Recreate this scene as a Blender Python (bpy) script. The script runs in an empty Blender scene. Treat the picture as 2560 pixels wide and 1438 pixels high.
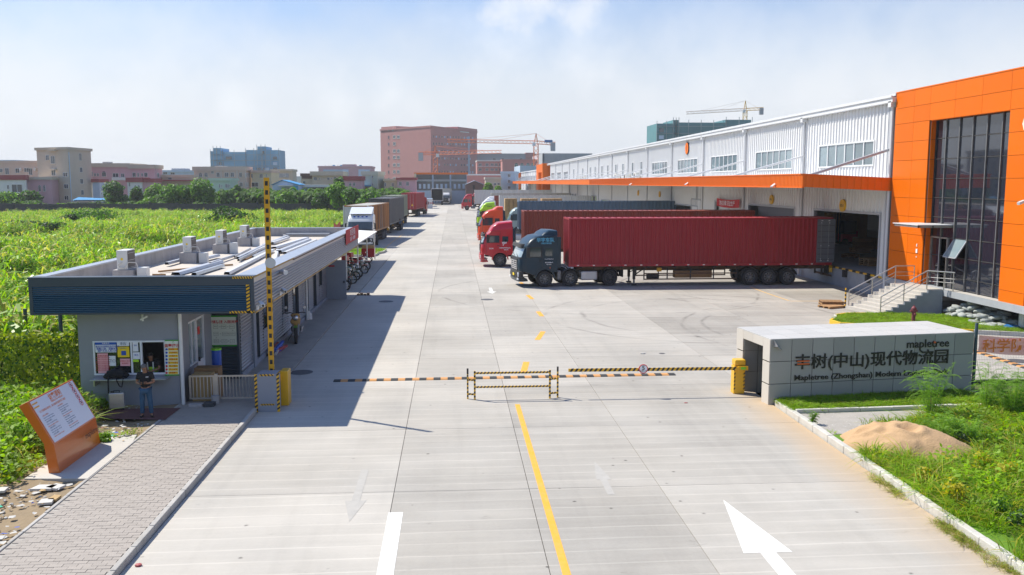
import bpy, bmesh, math, random
import numpy as np
from mathutils import Vector, Matrix
random.seed(7); RNG = np.random.default_rng(7)
S = bpy.context.scene
COL = S.collection
PI = math.pi
# ------------------------------------------------------------------ camera
CAMH, FPX = 6.8, 2216.0
TH = math.atan(262/FPX); PS = math.atan(148/(FPX/math.cos(TH)))
cam = bpy.data.cameras.new('camera'); co = bpy.data.objects.new('camera', cam); COL.objects.link(co)
cam.sensor_width = 36; cam.lens = 36*FPX/2560; cam.clip_end = 6000; cam.clip_start = .2
co.location = (0, 0, CAMH); co.rotation_euler = (PI/2-TH, 0, -PS)
S.camera = co
# ------------------------------------------------------------------ world and sun
SUN_EL = math.atan(1/math.hypot(.70, .4545)); sd = Vector((-.70, .4545, 1)).normalized()
w = bpy.data.worlds.new('World'); S.world = w; w.use_nodes = True
nt = w.node_tree; nt.nodes.clear()
def N(t, tree=None, **k):
    n = (tree or nt).nodes.new(t)
    for a, b in k.items(): setattr(n, a, b)
    return n
sky = N('ShaderNodeTexSky', sky_type='NISHITA', sun_disc=False, sun_elevation=SUN_EL, sun_rotation=math.atan2(sd.x, sd.y))
sky.air_density = 1.35; sky.dust_density = .6; sky.ozone_density = 4.0
tc = N('ShaderNodeTexCoord'); sep = N('ShaderNodeSeparateXYZ'); nt.links.new(tc.outputs['Generated'], sep.inputs[0])
def math_n(op, a, b=None, c=None, tree=None, clamp=False):
    t = tree or nt
    n = t.nodes.new('ShaderNodeMath'); n.operation = op; n.use_clamp = clamp
    for i, v in enumerate((a, b, c)):
        if v is None: continue
        if isinstance(v, (int, float)): n.inputs[i].default_value = v
        else: t.links.new(v, n.inputs[i])
    return n.outputs[0]
def ramp(fac, stops, tree=None):
    t = tree or nt
    r = t.nodes.new('ShaderNodeValToRGB'); t.links.new(fac, r.inputs[0])
    e = r.color_ramp.elements
    while len(e) > 1: e.remove(e[-1])
    e[0].position = stops[0][0]; e[0].color = (*stops[0][1], 1) if len(stops[0][1]) == 3 else stops[0][1]
    for p, c in stops[1:]:
        q = e.new(p); q.color = (*c, 1)
    return r.outputs[0]
g = lambda v: (v, v, v)
# cloud layer: the view direction projected on a flat layer, so clouds flatten towards the horizon
zz = math_n('MAXIMUM', sep.outputs[2], 0.0)
mp = N('ShaderNodeCombineXYZ')
den = math_n('ADD', zz, .10)
nt.links.new(math_n('DIVIDE', sep.outputs[0], den), mp.inputs[0]); nt.links.new(math_n('DIVIDE', sep.outputs[1], den), mp.inputs[1])
no = N('ShaderNodeTexNoise'); nt.links.new(mp.outputs[0], no.inputs['Vector']); no.inputs['Scale'].default_value = .55; no.inputs['Detail'].default_value = 8; no.inputs['Roughness'].default_value = .55
no2 = N('ShaderNodeTexNoise'); nt.links.new(tc.outputs['Generated'], no2.inputs['Vector']); no2.inputs['Scale'].default_value = 16; no2.inputs['Detail'].default_value = 7; no2.inputs['Roughness'].default_value = .55
def blob(d, r0, r1):           # a cloud bank in a fixed direction of the sky
    d = Vector(d).normalized()
    vm = N('ShaderNodeVectorMath', operation='DISTANCE'); nt.links.new(tc.outputs['Generated'], vm.inputs[0]); vm.inputs[1].default_value = d
    dd = math_n('ADD', vm.outputs['Value'], math_n('MULTIPLY', math_n('SUBTRACT', no2.outputs[0], .5), r1*1.3+.05))
    mr = N('ShaderNodeMapRange', interpolation_type='SMOOTHSTEP'); nt.links.new(dd, mr.inputs[0])
    mr.inputs[1].default_value = r1; mr.inputs[2].default_value = r0; mr.inputs[3].default_value = 0; mr.inputs[4].default_value = 1
    return mr.outputs[0]
fwv = Vector((math.sin(PS)*math.cos(TH), math.cos(PS)*math.cos(TH), -math.sin(TH))); rtv = Vector((math.cos(PS), -math.sin(PS), 0)); upv = rtv.cross(fwv)
def dirpx(px, py): return fwv + rtv*((px-1280)/FPX) - upv*((py-719)/FPX)
thin = ramp(no.outputs[0], [(.38, g(0)), (.72, g(1))])
wisp = math_n('MULTIPLY', thin, .36)
veil = N('ShaderNodeMapRange', interpolation_type='SMOOTHSTEP'); nt.links.new(math_n('ADD', sep.outputs[2], math_n('MULTIPLY', math_n('SUBTRACT', no2.outputs[0], .5), .06)), veil.inputs[0])
veil.inputs[1].default_value = .30; veil.inputs[2].default_value = .07; veil.inputs[3].default_value = 0; veil.inputs[4].default_value = .93
puff = None
for px, py, r0, r1 in ((1265, 25, .0, .085), (1340, 5, .0, .115), (1450, 45, -.02, .10), (1205, 60, .0, .05), (960, 235, -.01, .05), (860, 250, -.01, .05), (570, 255, -.01, .045), (280, 258, -.01, .04), (2050, 60, .02, .26), (2500, 90, .05, .33), (1850, 120, .0, .2), (150, 120, .0, .3)):
    b = blob(dirpx(px, py), r0, r1)
    b = math_n('MULTIPLY', b, .55 if r1 < .06 else .78 if r1 < .12 else .45)
    puff = b if puff is None else math_n('MAXIMUM', puff, b)
mask = math_n('MAXIMUM', math_n('MAXIMUM', math_n('MAXIMUM', wisp, .04), puff), veil.outputs[0], clamp=True)
mixc = N('ShaderNodeMix', data_type='RGBA'); nt.links.new(mask, mixc.inputs[0])
tint = N('ShaderNodeVectorMath', operation='MULTIPLY'); nt.links.new(sky.outputs[0], tint.inputs[0]); tint.inputs[1].default_value = (.31, .52, .80); nt.links.new(tint.outputs[0], mixc.inputs[6])
cc = N('ShaderNodeMix', data_type='RGBA'); nt.links.new(puff, cc.inputs[0]); cc.inputs[6].default_value = (4.75, 4.92, 5.15, 1); cc.inputs[7].default_value = (5.9, 5.95, 6.05, 1)
nt.links.new(cc.outputs[2], mixc.inputs[7])
bg = N('ShaderNodeBackground'); nt.links.new(mixc.outputs[2], bg.inputs[0]); bg.inputs[1].default_value = .13
wo = N('ShaderNodeOutputWorld'); nt.links.new(bg.outputs[0], wo.inputs[0])
sl = bpy.data.lights.new('sun', 'SUN'); sl.energy = 4.7; sl.angle = math.radians(.55); sl.color = (1, .94, .82)
so = bpy.data.objects.new('sun', sl); COL.objects.link(so); so.location = (-30, 20, 60)
so.rotation_euler = sd.to_track_quat('Z', 'Y').to_euler()
S.view_settings.view_transform = 'Standard'; S.view_settings.look = 'None'; S.view_settings.exposure = 0.48; S.view_settings.gamma = 1
S.view_settings.use_curve_mapping = False
S.cycles.max_bounces = 6; S.cycles.transparent_max_bounces = 12; S.cycles.use_denoising = True
S.cycles.caustics_reflective = False; S.cycles.caustics_refractive = False

# ------------------------------------------------------------------ a pixel of the photograph to a place in the yard
def ray(px, py):
    d = dirpx(px, py); return d
def G(px, py, z=0.0):
    d = ray(px, py); t = (z-CAMH)/d.z; return Vector((d.x*t, d.y*t, z))
def PX(px, py, X):
    d = ray(px, py); t = X/d.x; return Vector((X, d.y*t, CAMH+d.z*t))
def PY(px, py, Y):
    d = ray(px, py); t = Y/d.y; return Vector((d.x*t, Y, CAMH+d.z*t))

# ------------------------------------------------------------------ mesh helpers
class MB:
    def __init__(s): s.v = []; s.f = []; s.m = []; s.mats = []
    def mi(s, m):
        if m is None: m = 'grey'
        if m not in s.mats: s.mats.append(m)
        return s.mats.index(m)
    def add(s, vs, fs, m=None):
        o = len(s.v); s.v += [tuple(v) for v in vs]; k = s.mi(m)
        for f in fs: s.f.append(tuple(i+o for i in f)); s.m.append(k)
        return s
    def box(s, x0, x1, y0, y1, z0, z1, m=None):
        if x0 > x1: x0, x1 = x1, x0
        if y0 > y1: y0, y1 = y1, y0
        if z0 > z1: z0, z1 = z1, z0
        return s.add([(x0,y0,z0),(x1,y0,z0),(x1,y1,z0),(x0,y1,z0),(x0,y0,z1),(x1,y0,z1),(x1,y1,z1),(x0,y1,z1)],
            [(0,3,2,1),(4,5,6,7),(0,1,5,4),(1,2,6,5),(2,3,7,6),(3,0,4,7)], m)
    def bar(s, a, b, w, h=None, m=None, up=(0, 0, 1)):
        a = Vector(a); b = Vector(b); h = h or w; d = (b-a).normalized(); u = Vector(up)
        if abs(d.dot(u)) > .99: u = Vector((1, 0, 0))
        r = d.cross(u).normalized()*w/2; q = r.cross(d).normalized()*h/2
        vs = [a-r-q, a+r-q, a+r+q, a-r+q, b-r-q, b+r-q, b+r+q, b-r+q]
        return s.add(vs, [(0,1,2,3),(7,6,5,4),(0,4,5,1),(1,5,6,2),(2,6,7,3),(3,7,4,0)], m)
    def cyl(s, a, b, r, r2=None, n=10, m=None, caps=True):
        a = Vector(a); b = Vector(b); r2 = r if r2 is None else r2; d = (b-a).normalized()
        u = Vector((0,0,1)) if abs(d.z) < .9 else Vector((1,0,0)); p = d.cross(u).normalized(); q = d.cross(p).normalized()
        vs = []
        for c, rr in ((a, r), (b, r2)):
            for i in range(n):
                t = 2*PI*i/n; vs.append(c+p*math.cos(t)*rr+q*math.sin(t)*rr)
        fs = [(i, (i+1) % n, n+(i+1) % n, n+i) for i in range(n)]
        if caps: fs += [tuple(range(n-1, -1, -1)), tuple(range(n, 2*n))]
        return s.add(vs, fs, m)
    def tube(s, pts, r, n=6, m=None):
        for i in range(len(pts)-1): s.cyl(pts[i], pts[i+1], r, n=n, m=m)
        return s
    def prism(s, poly, y0, y1, m=None, axis='y'):   # polygon of (a, b) swept along an axis
        n = len(poly)
        def P(a, b, t): return (a, t, b) if axis == 'y' else ((t, a, b) if axis == 'x' else (a, b, t))
        vs = [P(a, b, y0) for a, b in poly]+[P(a, b, y1) for a, b in poly]
        fs = [(i, (i+1) % n, n+(i+1) % n, n+i) for i in range(n)]+[tuple(range(n-1, -1, -1)), tuple(range(n, 2*n))]
        return s.add(vs, fs, m)
    def lathe(s, prof, n=20, m=None, c=(0,0,0), axis='y', caps=False):
        vs = []
        for (r, h) in prof:
            for i in range(n):
                t = 2*PI*i/n; a, b = r*math.cos(t), r*math.sin(t)
                vs.append((c[0]+a, c[1]+h, c[2]+b) if axis == 'y' else ((c[0]+a, c[1]+b, c[2]+h) if axis == 'z' else (c[0]+h, c[1]+a, c[2]+b)))
        fs = [(k*n+i, k*n+(i+1) % n, (k+1)*n+(i+1) % n, (k+1)*n+i) for k in range(len(prof)-1) for i in range(n)]
        if caps: fs += [tuple(range(n)), tuple(range((len(prof)-1)*n+n-1, (len(prof)-1)*n-1, -1))]
        return s.add(vs, fs, m)
    def ico(s, c, r, m=None, seed=0, n=1, sq=(1,1,1)):
        bm = bmesh.new(); bmesh.ops.create_icosphere(bm, subdivisions=n, radius=1)
        rr = random.Random(seed); vs = []
        for v in bm.verts:
            k = r*(1+(rr.random()-.5)*.25 if seed else 1); vs.append((c[0]+v.co.x*k*sq[0], c[1]+v.co.y*k*sq[1], c[2]+v.co.z*k*sq[2]))
        fs = [tuple(v.index for v in f.verts) for f in bm.faces]; bm.free()
        return s.add(vs, fs, m)
    def quad(s, a, b, c, d, m=None): return s.add([a, b, c, d], [(0,1,2,3)], m)
    def mesh(s, name, off=None):
        me = bpy.data.meshes.new(name)
        v = s.v
        if off is not None: v = [(a-off[0], b-off[1], c-off[2]) for a, b, c in v]
        me.from_pydata(v, [], s.f); me.polygons.foreach_set('material_index', s.m)
        for m in s.mats: me.materials.append(MAT[m] if isinstance(m, str) else m)
        bm = bmesh.new(); bm.from_mesh(me); bmesh.ops.recalc_face_normals(bm, faces=bm.faces); bm.to_mesh(me); bm.free()
        me.update(); return me
MAT = {}
def link(o, parent=None):
    COL.objects.link(o)
    if parent is not None: o.parent = parent
    return o
def root_loc(p):
    v = Vector((0,0,0))
    while p is not None: v = v+p.location; p = p.parent
    return v
def put(mb, name, parent=None, world=True, smooth=None, bevel=0, loc=None):
    """one mesh object out of an MB; with world=True its points are in world space and moved under the parent"""
    off = root_loc(parent) if (parent is not None and world) else None
    if loc is not None: off = Vector(loc)
    me = mb.mesh(name, off)
    o = bpy.data.objects.new(name, me); link(o, parent)
    if loc is not None: o.location = Vector(loc)-(root_loc(parent) if parent is not None else Vector((0,0,0)))
    if smooth:
        me.polygons.foreach_set('use_smooth', [True]*len(me.polygons)); me.set_sharp_from_angle(angle=math.radians(smooth))
    if bevel:
        b = o.modifiers.new('edge', 'BEVEL'); b.width = bevel; b.segments = 2; b.limit_method = 'ANGLE'; b.angle_limit = .6
    return o
def tag(o, label=None, cat=None, group=None, kind=None):
    if label: o['label'] = label
    if cat: o['category'] = cat
    if group: o['group'] = group
    if kind: o['kind'] = kind
    return o
def thing(name, label, cat, loc=(0,0,0), rz=0, group=None):
    o = bpy.data.objects.new(name, None); o.empty_display_size = .3; link(o); o.location = loc; o.rotation_euler = (0,0,rz)
    return tag(o, label, cat, group)
def dup(root, loc=None, rz=None, label=None, group=None, parent=None):
    c = root.copy(); COL.objects.link(c)
    if parent is not None: c.parent = parent
    for ch in list(root.children): dup(ch, parent=c)
    if loc is not None: c.location = loc
    if rz is not None: c.rotation_euler = (0,0,rz)
    if label: c['label'] = label
    if group: c['group'] = group
    return c
def like(o, parent, loc=(0,0,0), rot=None, name=None):
    """another object on the same mesh"""
    c = bpy.data.objects.new(name or o.name.split('.')[0], o.data); link(c, parent); c.location = loc
    if rot: c.rotation_euler = rot
    for m in o.modifiers:
        if m.type == 'BEVEL':
            b = c.modifiers.new('edge', 'BEVEL'); b.width = m.width; b.segments = 2; b.limit_method = 'ANGLE'; b.angle_limit = .6
    return c
_tcache = {}
def text(body, size, m, parent, org, xdir, ydir, name='lettering', align='LEFT', depth=.004, world=True, sx=1, bold=0):
    """flat lettering standing in the plane spanned by xdir and ydir; becomes a mesh"""
    key = (body, depth, align, bold)
    if key not in _tcache:
        c = bpy.data.curves.new('lettering', 'FONT'); c.body = body; c.size = 1; c.align_x = align; c.align_y = 'CENTER'; c.extrude = depth; c.resolution_u = 2; c.offset = bold
        t = bpy.data.objects.new('tmp', c); me = bpy.data.meshes.new_from_object(t); bpy.data.objects.remove(t); bpy.data.curves.remove(c)
        _tcache[key] = [v.co.copy() for v in me.vertices], [tuple(p.vertices) for p in me.polygons]; bpy.data.meshes.remove(me)
    vs, fs = _tcache[key]
    X = Vector(xdir).normalized()*size*sx; Y = Vector(ydir).normalized()*size; Z = X.cross(Y).normalized()
    off = root_loc(parent) if (parent is not None and world) else Vector((0,0,0))
    o0 = Vector(org)-off
    me = bpy.data.meshes.new(name); me.from_pydata([tuple(o0+X*v.x+Y*v.y+Z*v.z) for v in vs], [], fs)
    me.materials.append(MAT[m]); o = bpy.data.objects.new(name, me); link(o, parent); return o
# ------------------------------------------------------------------ materials
def L(h):
    h = h.lstrip('#'); c = [int(h[i:i+2], 16)/255 for i in (0, 2, 4)]
    return tuple(x/12.92 if x <= .04045 else ((x+.055)/1.055)**2.4 for x in c)
def mat(name, col, rough=.6, var=.12, scale=2.0, metal=0.0, bump=0.0, bscale=None, grime=0.0, grimecol=(.06,.05,.04), stretch=None, rnd=0.0, spec=.5, coat=0, coords='Object', alpha=1, trans=0, emit=0):
    m = bpy.data.materials.new(name); m.use_nodes = True; MAT[name] = m; t = m.node_tree
    b = t.nodes['Principled BSDF']; b.inputs['Roughness'].default_value = rough; b.inputs['Metallic'].default_value = metal
    b.inputs['Specular IOR Level'].default_value = spec; b.inputs['Coat Weight'].default_value = coat; b.inputs['Coat Roughness'].default_value = .08
    b.inputs['Alpha'].default_value = alpha; b.inputs['Transmission Weight'].default_value = trans
    tc = t.nodes.new('ShaderNodeTexCoord'); vec = tc.outputs[coords] if coords != 'Position' else t.nodes.new('ShaderNodeNewGeometry').outputs['Position']
    if stretch:
        mp = t.nodes.new('ShaderNodeMapping'); mp.inputs['Scale'].default_value = stretch; t.links.new(vec, mp.inputs[0]); vec = mp.outputs[0]
    n = t.nodes.new('ShaderNodeTexNoise'); t.links.new(vec, n.inputs['Vector']); n.inputs['Scale'].default_value = scale; n.inputs['Detail'].default_value = 6; n.inputs['Roughness'].default_value = .62
    f = math_n('MULTIPLY_ADD', n.outputs[0], 2*var, 1-var, tree=t)
    if rnd:
        oi = t.nodes.new('ShaderNodeObjectInfo'); f = math_n('MULTIPLY', f, math_n('MULTIPLY_ADD', oi.outputs['Random'], 2*rnd, 1-rnd, tree=t), tree=t)
    mul = t.nodes.new('ShaderNodeVectorMath'); mul.operation = 'SCALE'; mul.inputs[0].default_value = col; t.links.new(f, mul.inputs['Scale'])
    out = mul.outputs[0]
    if grime:
        n2 = t.nodes.new('ShaderNodeTexNoise'); t.links.new(vec, n2.inputs['Vector']); n2.inputs['Scale'].default_value = scale*.6+.3; n2.inputs['Detail'].default_value = 8; n2.inputs['Roughness'].default_value = .75
        gf = math_n('MULTIPLY', ramp(n2.outputs[0], [(.45, g(0)), (.75, g(1))], t), grime, tree=t)
        mx = t.nodes.new('ShaderNodeMix'); mx.data_type = 'RGBA'; t.links.new(gf, mx.inputs[0]); t.links.new(out, mx.inputs[6]); mx.inputs[7].default_value = (*grimecol, 1); out = mx.outputs[2]
    t.links.new(out, b.inputs['Base Color'])
    if bump:
        n3 = t.nodes.new('ShaderNodeTexNoise'); t.links.new(vec, n3.inputs['Vector']); n3.inputs['Scale'].default_value = bscale or scale*12; n3.inputs['Detail'].default_value = 4
        bp = t.nodes.new('ShaderNodeBump'); bp.inputs['Strength'].default_value = bump; bp.inputs['Distance'].default_value = .02; t.links.new(n3.outputs[0], bp.inputs['Height']); t.links.new(bp.outputs[0], b.inputs['Normal'])
    if emit:
        t.links.new(out, b.inputs['Emission Color']); b.inputs['Emission Strength'].default_value = emit
    return m
mat('grey', (.3,.3,.3))
# yard concrete: poured bays, tined across the lane, worn and stained
def concrete():
    m = bpy.data.materials.new('yard_concrete'); m.use_nodes = True; MAT['yard_concrete'] = m; t = m.node_tree; b = t.nodes['Principled BSDF']
    pos = t.nodes.new('ShaderNodeNewGeometry').outputs['Position']; sp = t.nodes.new('ShaderNodeSeparateXYZ'); t.links.new(pos, sp.inputs[0]); x, y = sp.outputs[0], sp.outputs[1]
    def noise(sx, sy, sc, det=6, ro=.6, dist=0):
        mp = t.nodes.new('ShaderNodeMapping'); mp.inputs['Scale'].default_value = (sx, sy, 1); t.links.new(pos, mp.inputs[0])
        n = t.nodes.new('ShaderNodeTexNoise'); t.links.new(mp.outputs[0], n.inputs['Vector']); n.inputs['Scale'].default_value = sc; n.inputs['Detail'].default_value = det; n.inputs['Roughness'].default_value = ro; n.inputs['Distortion'].default_value = dist
        return n.outputs[0]
    M = lambda op, a, b=None, c=None: math_n(op, a, b, c, tree=t)
    oi = t.nodes.new('ShaderNodeObjectInfo')
    warp = M('MULTIPLY', noise(.4, .4, 1, 3), .10)
    yy = M('ADD', M('ADD', y, warp), M('MULTIPLY', x, -.012))
    # light laitance line left between the passes of the tining rake
    fr = M('FRACT', M('DIVIDE', yy, .56))
    line = M('SUBTRACT', 1, M('MULTIPLY', M('MINIMUM', fr, M('SUBTRACT', 1, fr)), 17)); line = M('MAXIMUM', line, 0)
    line = M('MULTIPLY', line, M('MULTIPLY_ADD', noise(.5, 2, 1, 4), 1.6, -.25))
    rake = M('MULTIPLY_ADD', M('SINE', M('MULTIPLY', yy, 2*PI/.034)), .5, .5)
    passv = noise(.02, 1, 1.79, 2)
    streak = noise(.25, 3.0, 1.0, 7, .7)
    patch = noise(1, 1, .22, 5, .6)
    fine = noise(1, 1, 14, 5, .7)
    v = M('MULTIPLY_ADD', M('SUBTRACT', streak, .5), .26, 1)
    v = M('ADD', v, M('MULTIPLY', M('SUBTRACT', patch, .5), .62))
    v = M('ADD', v, M('MULTIPLY', M('LESS_THAN', x, -1.35), .06))
    v = M('ADD', v, M('MULTIPLY', M('SUBTRACT', passv, .5), .22))
    v = M('ADD', v, M('MULTIPLY', M('SUBTRACT', fine, .5), .16))
    v = M('ADD', v, M('MULTIPLY', M('SUBTRACT', oi.outputs['Random'], .5), .16))
    v = M('ADD', v, M('MULTIPLY', line, .36))
    v = M('SUBTRACT', v, M('MULTIPLY', rake, .05))
    v = M('SUBTRACT', v, M('MULTIPLY', M('MULTIPLY', M('GREATER_THAN', x, 9.8), M('GREATER_THAN', y, 33.9)), .13))
    v = M('SUBTRACT', v, M('MULTIPLY', M('MULTIPLY', M('GREATER_THAN', x, -1.35), M('LESS_THAN', x, 4.6)), .03))
    # tyre dirt: long smudges along the lanes and small dark spots
    lane = noise(1.1, .05, 1.2, 5, .6); v = M('SUBTRACT', v, M('MULTIPLY', ramp(lane, [(.50, g(0)), (.70, g(1))], t), .07))
    sm = noise(.6, 1.0, .9, 8, .78, .6); v = M('SUBTRACT', v, M('MULTIPLY', ramp(sm, [(.62, g(0)), (.74, g(1))], t), .32))
    vo = t.nodes.new('ShaderNodeTexVoronoi'); vo.inputs['Scale'].default_value = 1.3; t.links.new(pos, vo.inputs['Vector'])
    v = M('SUBTRACT', v, M('MULTIPLY', ramp(M('ADD', vo.outputs['Distance'], M('MULTIPLY', fine, .08)), [(.065, g(1)), (.11, g(0))], t), .6))
    # curved skid marks in the turning area by the dock
    for cx, cy, r, wd in ((13.2, 44.5, 6.2, .16), (13.0, 44.7, 7.9, .16), (22.5, 56.5, 9.0, .15), (22.2, 57, 10.8, .15), (20.5, 40.0, 8.2, .14), (20.8, 39.6, 9.6, .14), (9, 55, 9.5, .13)):
        d = M('SQRT', M('ADD', M('POWER', M('SUBTRACT', x, cx), 2), M('POWER', M('SUBTRACT', y, cy), 2)))
        a = M('ABSOLUTE', M('SUBTRACT', d, M('ADD', r, M('MULTIPLY', patch, .8)))); a = M('MAXIMUM', M('SUBTRACT', 1, M('DIVIDE', a, wd)), 0)
        a = M('MULTIPLY', a, ramp(noise(.3, .3, 1.2, 3), [(.42, g(0)), (.62, g(1))], t))
        v = M('SUBTRACT', v, M('MULTIPLY', a, .34))
    mx = t.nodes.new('ShaderNodeMix'); mx.data_type = 'RGBA'; t.links.new(noise(1, 1, .35, 4), mx.inputs[0]); mx.inputs[6].default_value = (.450, .415, .360, 1); mx.inputs[7].default_value = (.405, .386, .352, 1)
    sc = t.nodes.new('ShaderNodeVectorMath'); sc.operation = 'SCALE'; t.links.new(mx.outputs[2], sc.inputs[0]); t.links.new(v, sc.inputs['Scale'])
    # sand washed off the heap along the right kerb
    e = M('MULTIPLY', M('MAXIMUM', M('SUBTRACT', 1, M('DIVIDE', M('ABSOLUTE', M('SUBTRACT', x, 9.75)), M('MULTIPLY_ADD', patch, 2.4, .15))), 0), ramp(M('DIVIDE', y, 40), [(.30, g(.5)), (.5, g(1)), (.66, g(1)), (.72, g(0))], t))
    e = M('MULTIPLY', e, M('MULTIPLY_ADD', fine, 1.2, .3))
    m2 = t.nodes.new('ShaderNodeMix'); m2.data_type = 'RGBA'; m2.clamp_factor = True; t.links.new(e, m2.inputs[0]); t.links.new(sc.outputs[0], m2.inputs[6]); m2.inputs[7].default_value = (.50, .36, .22, 1)
    t.links.new(m2.outputs[2], b.inputs['Base Color']); b.inputs['Roughness'].default_value = .85; b.inputs['Specular IOR Level'].default_value = .3
    bp = t.nodes.new('ShaderNodeBump'); bp.inputs['Strength'].default_value = .35; bp.inputs['Distance'].default_value = .01; t.links.new(M('ADD', rake, M('MULTIPLY', fine, .8)), bp.inputs['Height']); t.links.new(bp.outputs[0], b.inputs['Normal'])
concrete()
mat('walk_concrete', (.38,.35,.31), .85, .18, 1.5, bump=.3, grime=.3)
mat('kerb', (.42,.40,.37), .85, .22, 3, bump=.4, grime=.35, grimecol=(.2,.17,.12), rnd=.08)
mat('kerb_pale', (.56,.54,.49), .85, .2, 3, bump=.5, grime=.3, grimecol=(.35,.28,.18), rnd=.08)
mat('kerb_yellow', (.72,.46,.03), .7, .15, 4, grime=.25)
mat('paver', (.36,.32,.28), .85, .12, 3, bump=.3, rnd=.05, grime=.12, grimecol=(.2,.18,.15))
mat('earth', (.27,.20,.12), .95, .35, 1.2, bump=.9, bscale=9, grime=.5, grimecol=(.17,.12,.06), coords='Position')
mat('field_soil', (.075,.10,.025), .95, .4, .8, bump=.6, bscale=6, coords='Position')
mat('lawn_soil', (.10,.21,.010), .95, .35, 1.4, bump=.8, bscale=20, coords='Position')
mat('sand', (.47,.305,.165), .95, .14, 3.5, bump=.8, bscale=26)
mat('paint_white', (.80,.79,.75), .7, .08, 5, grime=.85, grimecol=(.47,.44,.40), coords='Position')
mat('paint_worn', (.415,.395,.36), .8, .2, 3)
mat('paint_yellow', (.82,.38,.03), .7, .12, 6, grime=.35, grimecol=(.5,.4,.25))
mat('paint_yellow_worn', (.62,.41,.17), .8, .2, 3, grime=.4, grimecol=(.45,.42,.36))
mat('yellow', (.78,.43,.010), .38, .06, 3, coat=.2, grime=.12)
mat('yellow_dull', (.70,.36,.008), .5, .1, 3, grime=.2)
mat('black', (.018,.018,.02), .5, .2, 3)
mat('rubber', (.035,.035,.036), .85, .3, 5, grime=.4, grimecol=(.10,.095,.085))
mat('tyre', (.030,.030,.031), .85, .3, 6, bump=.3, grime=.5, grimecol=(.10,.09,.08))
mat('rim_grey', (.22,.22,.22), .5, .2, 6, metal=.5, grime=.5)
mat('rim_dark', (.09,.09,.09), .6, .2, 6, metal=.3, grime=.5)
mat('chassis', (.030,.030,.031), .7, .3, 4, grime=.5, grimecol=(.11,.085,.06))
mat('rusty', (.13,.075,.045), .85, .4, 6, grime=.6, grimecol=(.03,.025,.02))
mat('silver', (.55,.56,.57), .35, .1, 3, metal=.8, grime=.15)
mat('steel', (.50,.48,.45), .35, .12, 4, metal=.75, grime=.15)
mat('galv', (.55,.56,.58), .45, .15, 3, metal=.5, grime=.2)
mat('chrome', (.6,.6,.62), .2, .05, 3, metal=.9)
mat('glass_dark', (.018,.022,.026), .07, .2, 2, spec=.8)
mat('glass_cab', (.030,.050,.058), .05, .3, 1, spec=1.0, coat=.6)  # base colour lightened to stand in for pale reflections on the cab windows
mat('glass_screen', (.30,.36,.37), .08, .35, 1.2, spec=1.0, coat=.8)
mat('glass_tint', (.016,.020,.032), .03, .25, .7, spec=.9, coat=.35)
mat('glass_far', (.05,.065,.08), .15, .35, .4, spec=.8, rnd=.5)
mat('glass_pane', (.16,.21,.23), .08, .35, .6, spec=.9, rnd=.35, coat=.4)
mat('glass_green', (.05,.16,.15), .12, .3, .5, rnd=.3)
def truckpaint(n, c, gr=.12): mat(n, c, .28, .05, 1.5, coat=.45, grime=gr, grimecol=(.16,.14,.12))
mat('cab_navy', (.006,.026,.045), .35, .1, 1.5, coat=.12, spec=.35, grime=.06); truckpaint('cab_red', (.50,.004,.016)); truckpaint('cab_orange', (.72,.065,.008)); truckpaint('cab_lime', (.42,.68,.005)); truckpaint('cab_white', (.72,.73,.74), .06); truckpaint('cab_maroon', (.32,.01,.012)); truckpaint('cab_pale', (.30,.40,.40))
def boxpaint(n, c, gr=.22, gc=(.09,.04,.03), v=.16): mat(n, c, .5, v, .9, grime=gr, grimecol=gc, stretch=(1.6,1.6,.35))
boxpaint('box_maroon', (.29,.008,.016), .10); boxpaint('box_rust', (.25,.045,.026), .5, (.13,.05,.03), .35); boxpaint('box_blue', (.072,.125,.185), .3, (.19,.22,.25), .3)
boxpaint('box_white', (.60,.61,.60), .25, (.3,.24,.18)); boxpaint('box_orange', (.40,.155,.030), .55, (.09,.03,.015), .4); boxpaint('box_darkgrey', (.085,.09,.10), .5, (.2,.18,.16), .4); boxpaint('box_green', (.22,.25,.18), .4); boxpaint('box_red', (.34,.022,.03), .12); boxpaint('box_cream', (.50,.49,.44), .3, (.28,.22,.15))
mat('door_grey', (.12,.125,.145), .55, .12, 2, grime=.15)
mat('carton', (.42,.27,.13), .85, .15, 3, rnd=.12)
mat('wood', (.33,.19,.085), .85, .3, 5, stretch=(1,6,1), rnd=.25)
mat('plywood', (.45,.30,.13), .8, .2, 3)
mat('clad_white', (.70,.70,.695), .5, .05, .6, spec=.3, grime=.10, grimecol=(.5,.49,.47))
mat('clad_trim', (.66,.665,.67), .4, .03, 1, grime=.08, grimecol=(.4,.38,.35))
mat('trim_grey', (.42,.43,.45), .45, .06, 1)
mat('orange_panel', (.71,.142,.0015), .4, .05, .6, rnd=.06, spec=.16, grime=.16, grimecol=(.50,.10,.01), stretch=(1,1,.25))
mat('orange_sheet', (.74,.15,.0015), .45, .05, 1)
mat('seam', (.05,.02,.01), .8)
mat('roof_sheet', (.62,.63,.65), .45, .06, .8, grime=.1)
mat('dock_concrete', (.36,.375,.40), .8, .15, .8, bump=.2, grime=.25)
mat('step_stone', (.50,.47,.42), .75, .1, 2, grime=.12)
mat('plinth_blue', (.27,.30,.35), .8, .1, 1, grime=.2)
mat('inside_dark', (.12,.12,.12), .8, .3, .6)
mat('inside_wall', (.5,.5,.5), .8, .2, .6)
mat('granite', (.30,.30,.28), .62, .13, 60, rnd=.09, grime=.12, grimecol=(.33,.34,.35))
mat('granite_top', (.50,.49,.465), .6, .05, 60, rnd=.05, grime=.08)
mat('granite_pale', (.53,.49,.43), .7, .08, 60, rnd=.05)
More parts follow.
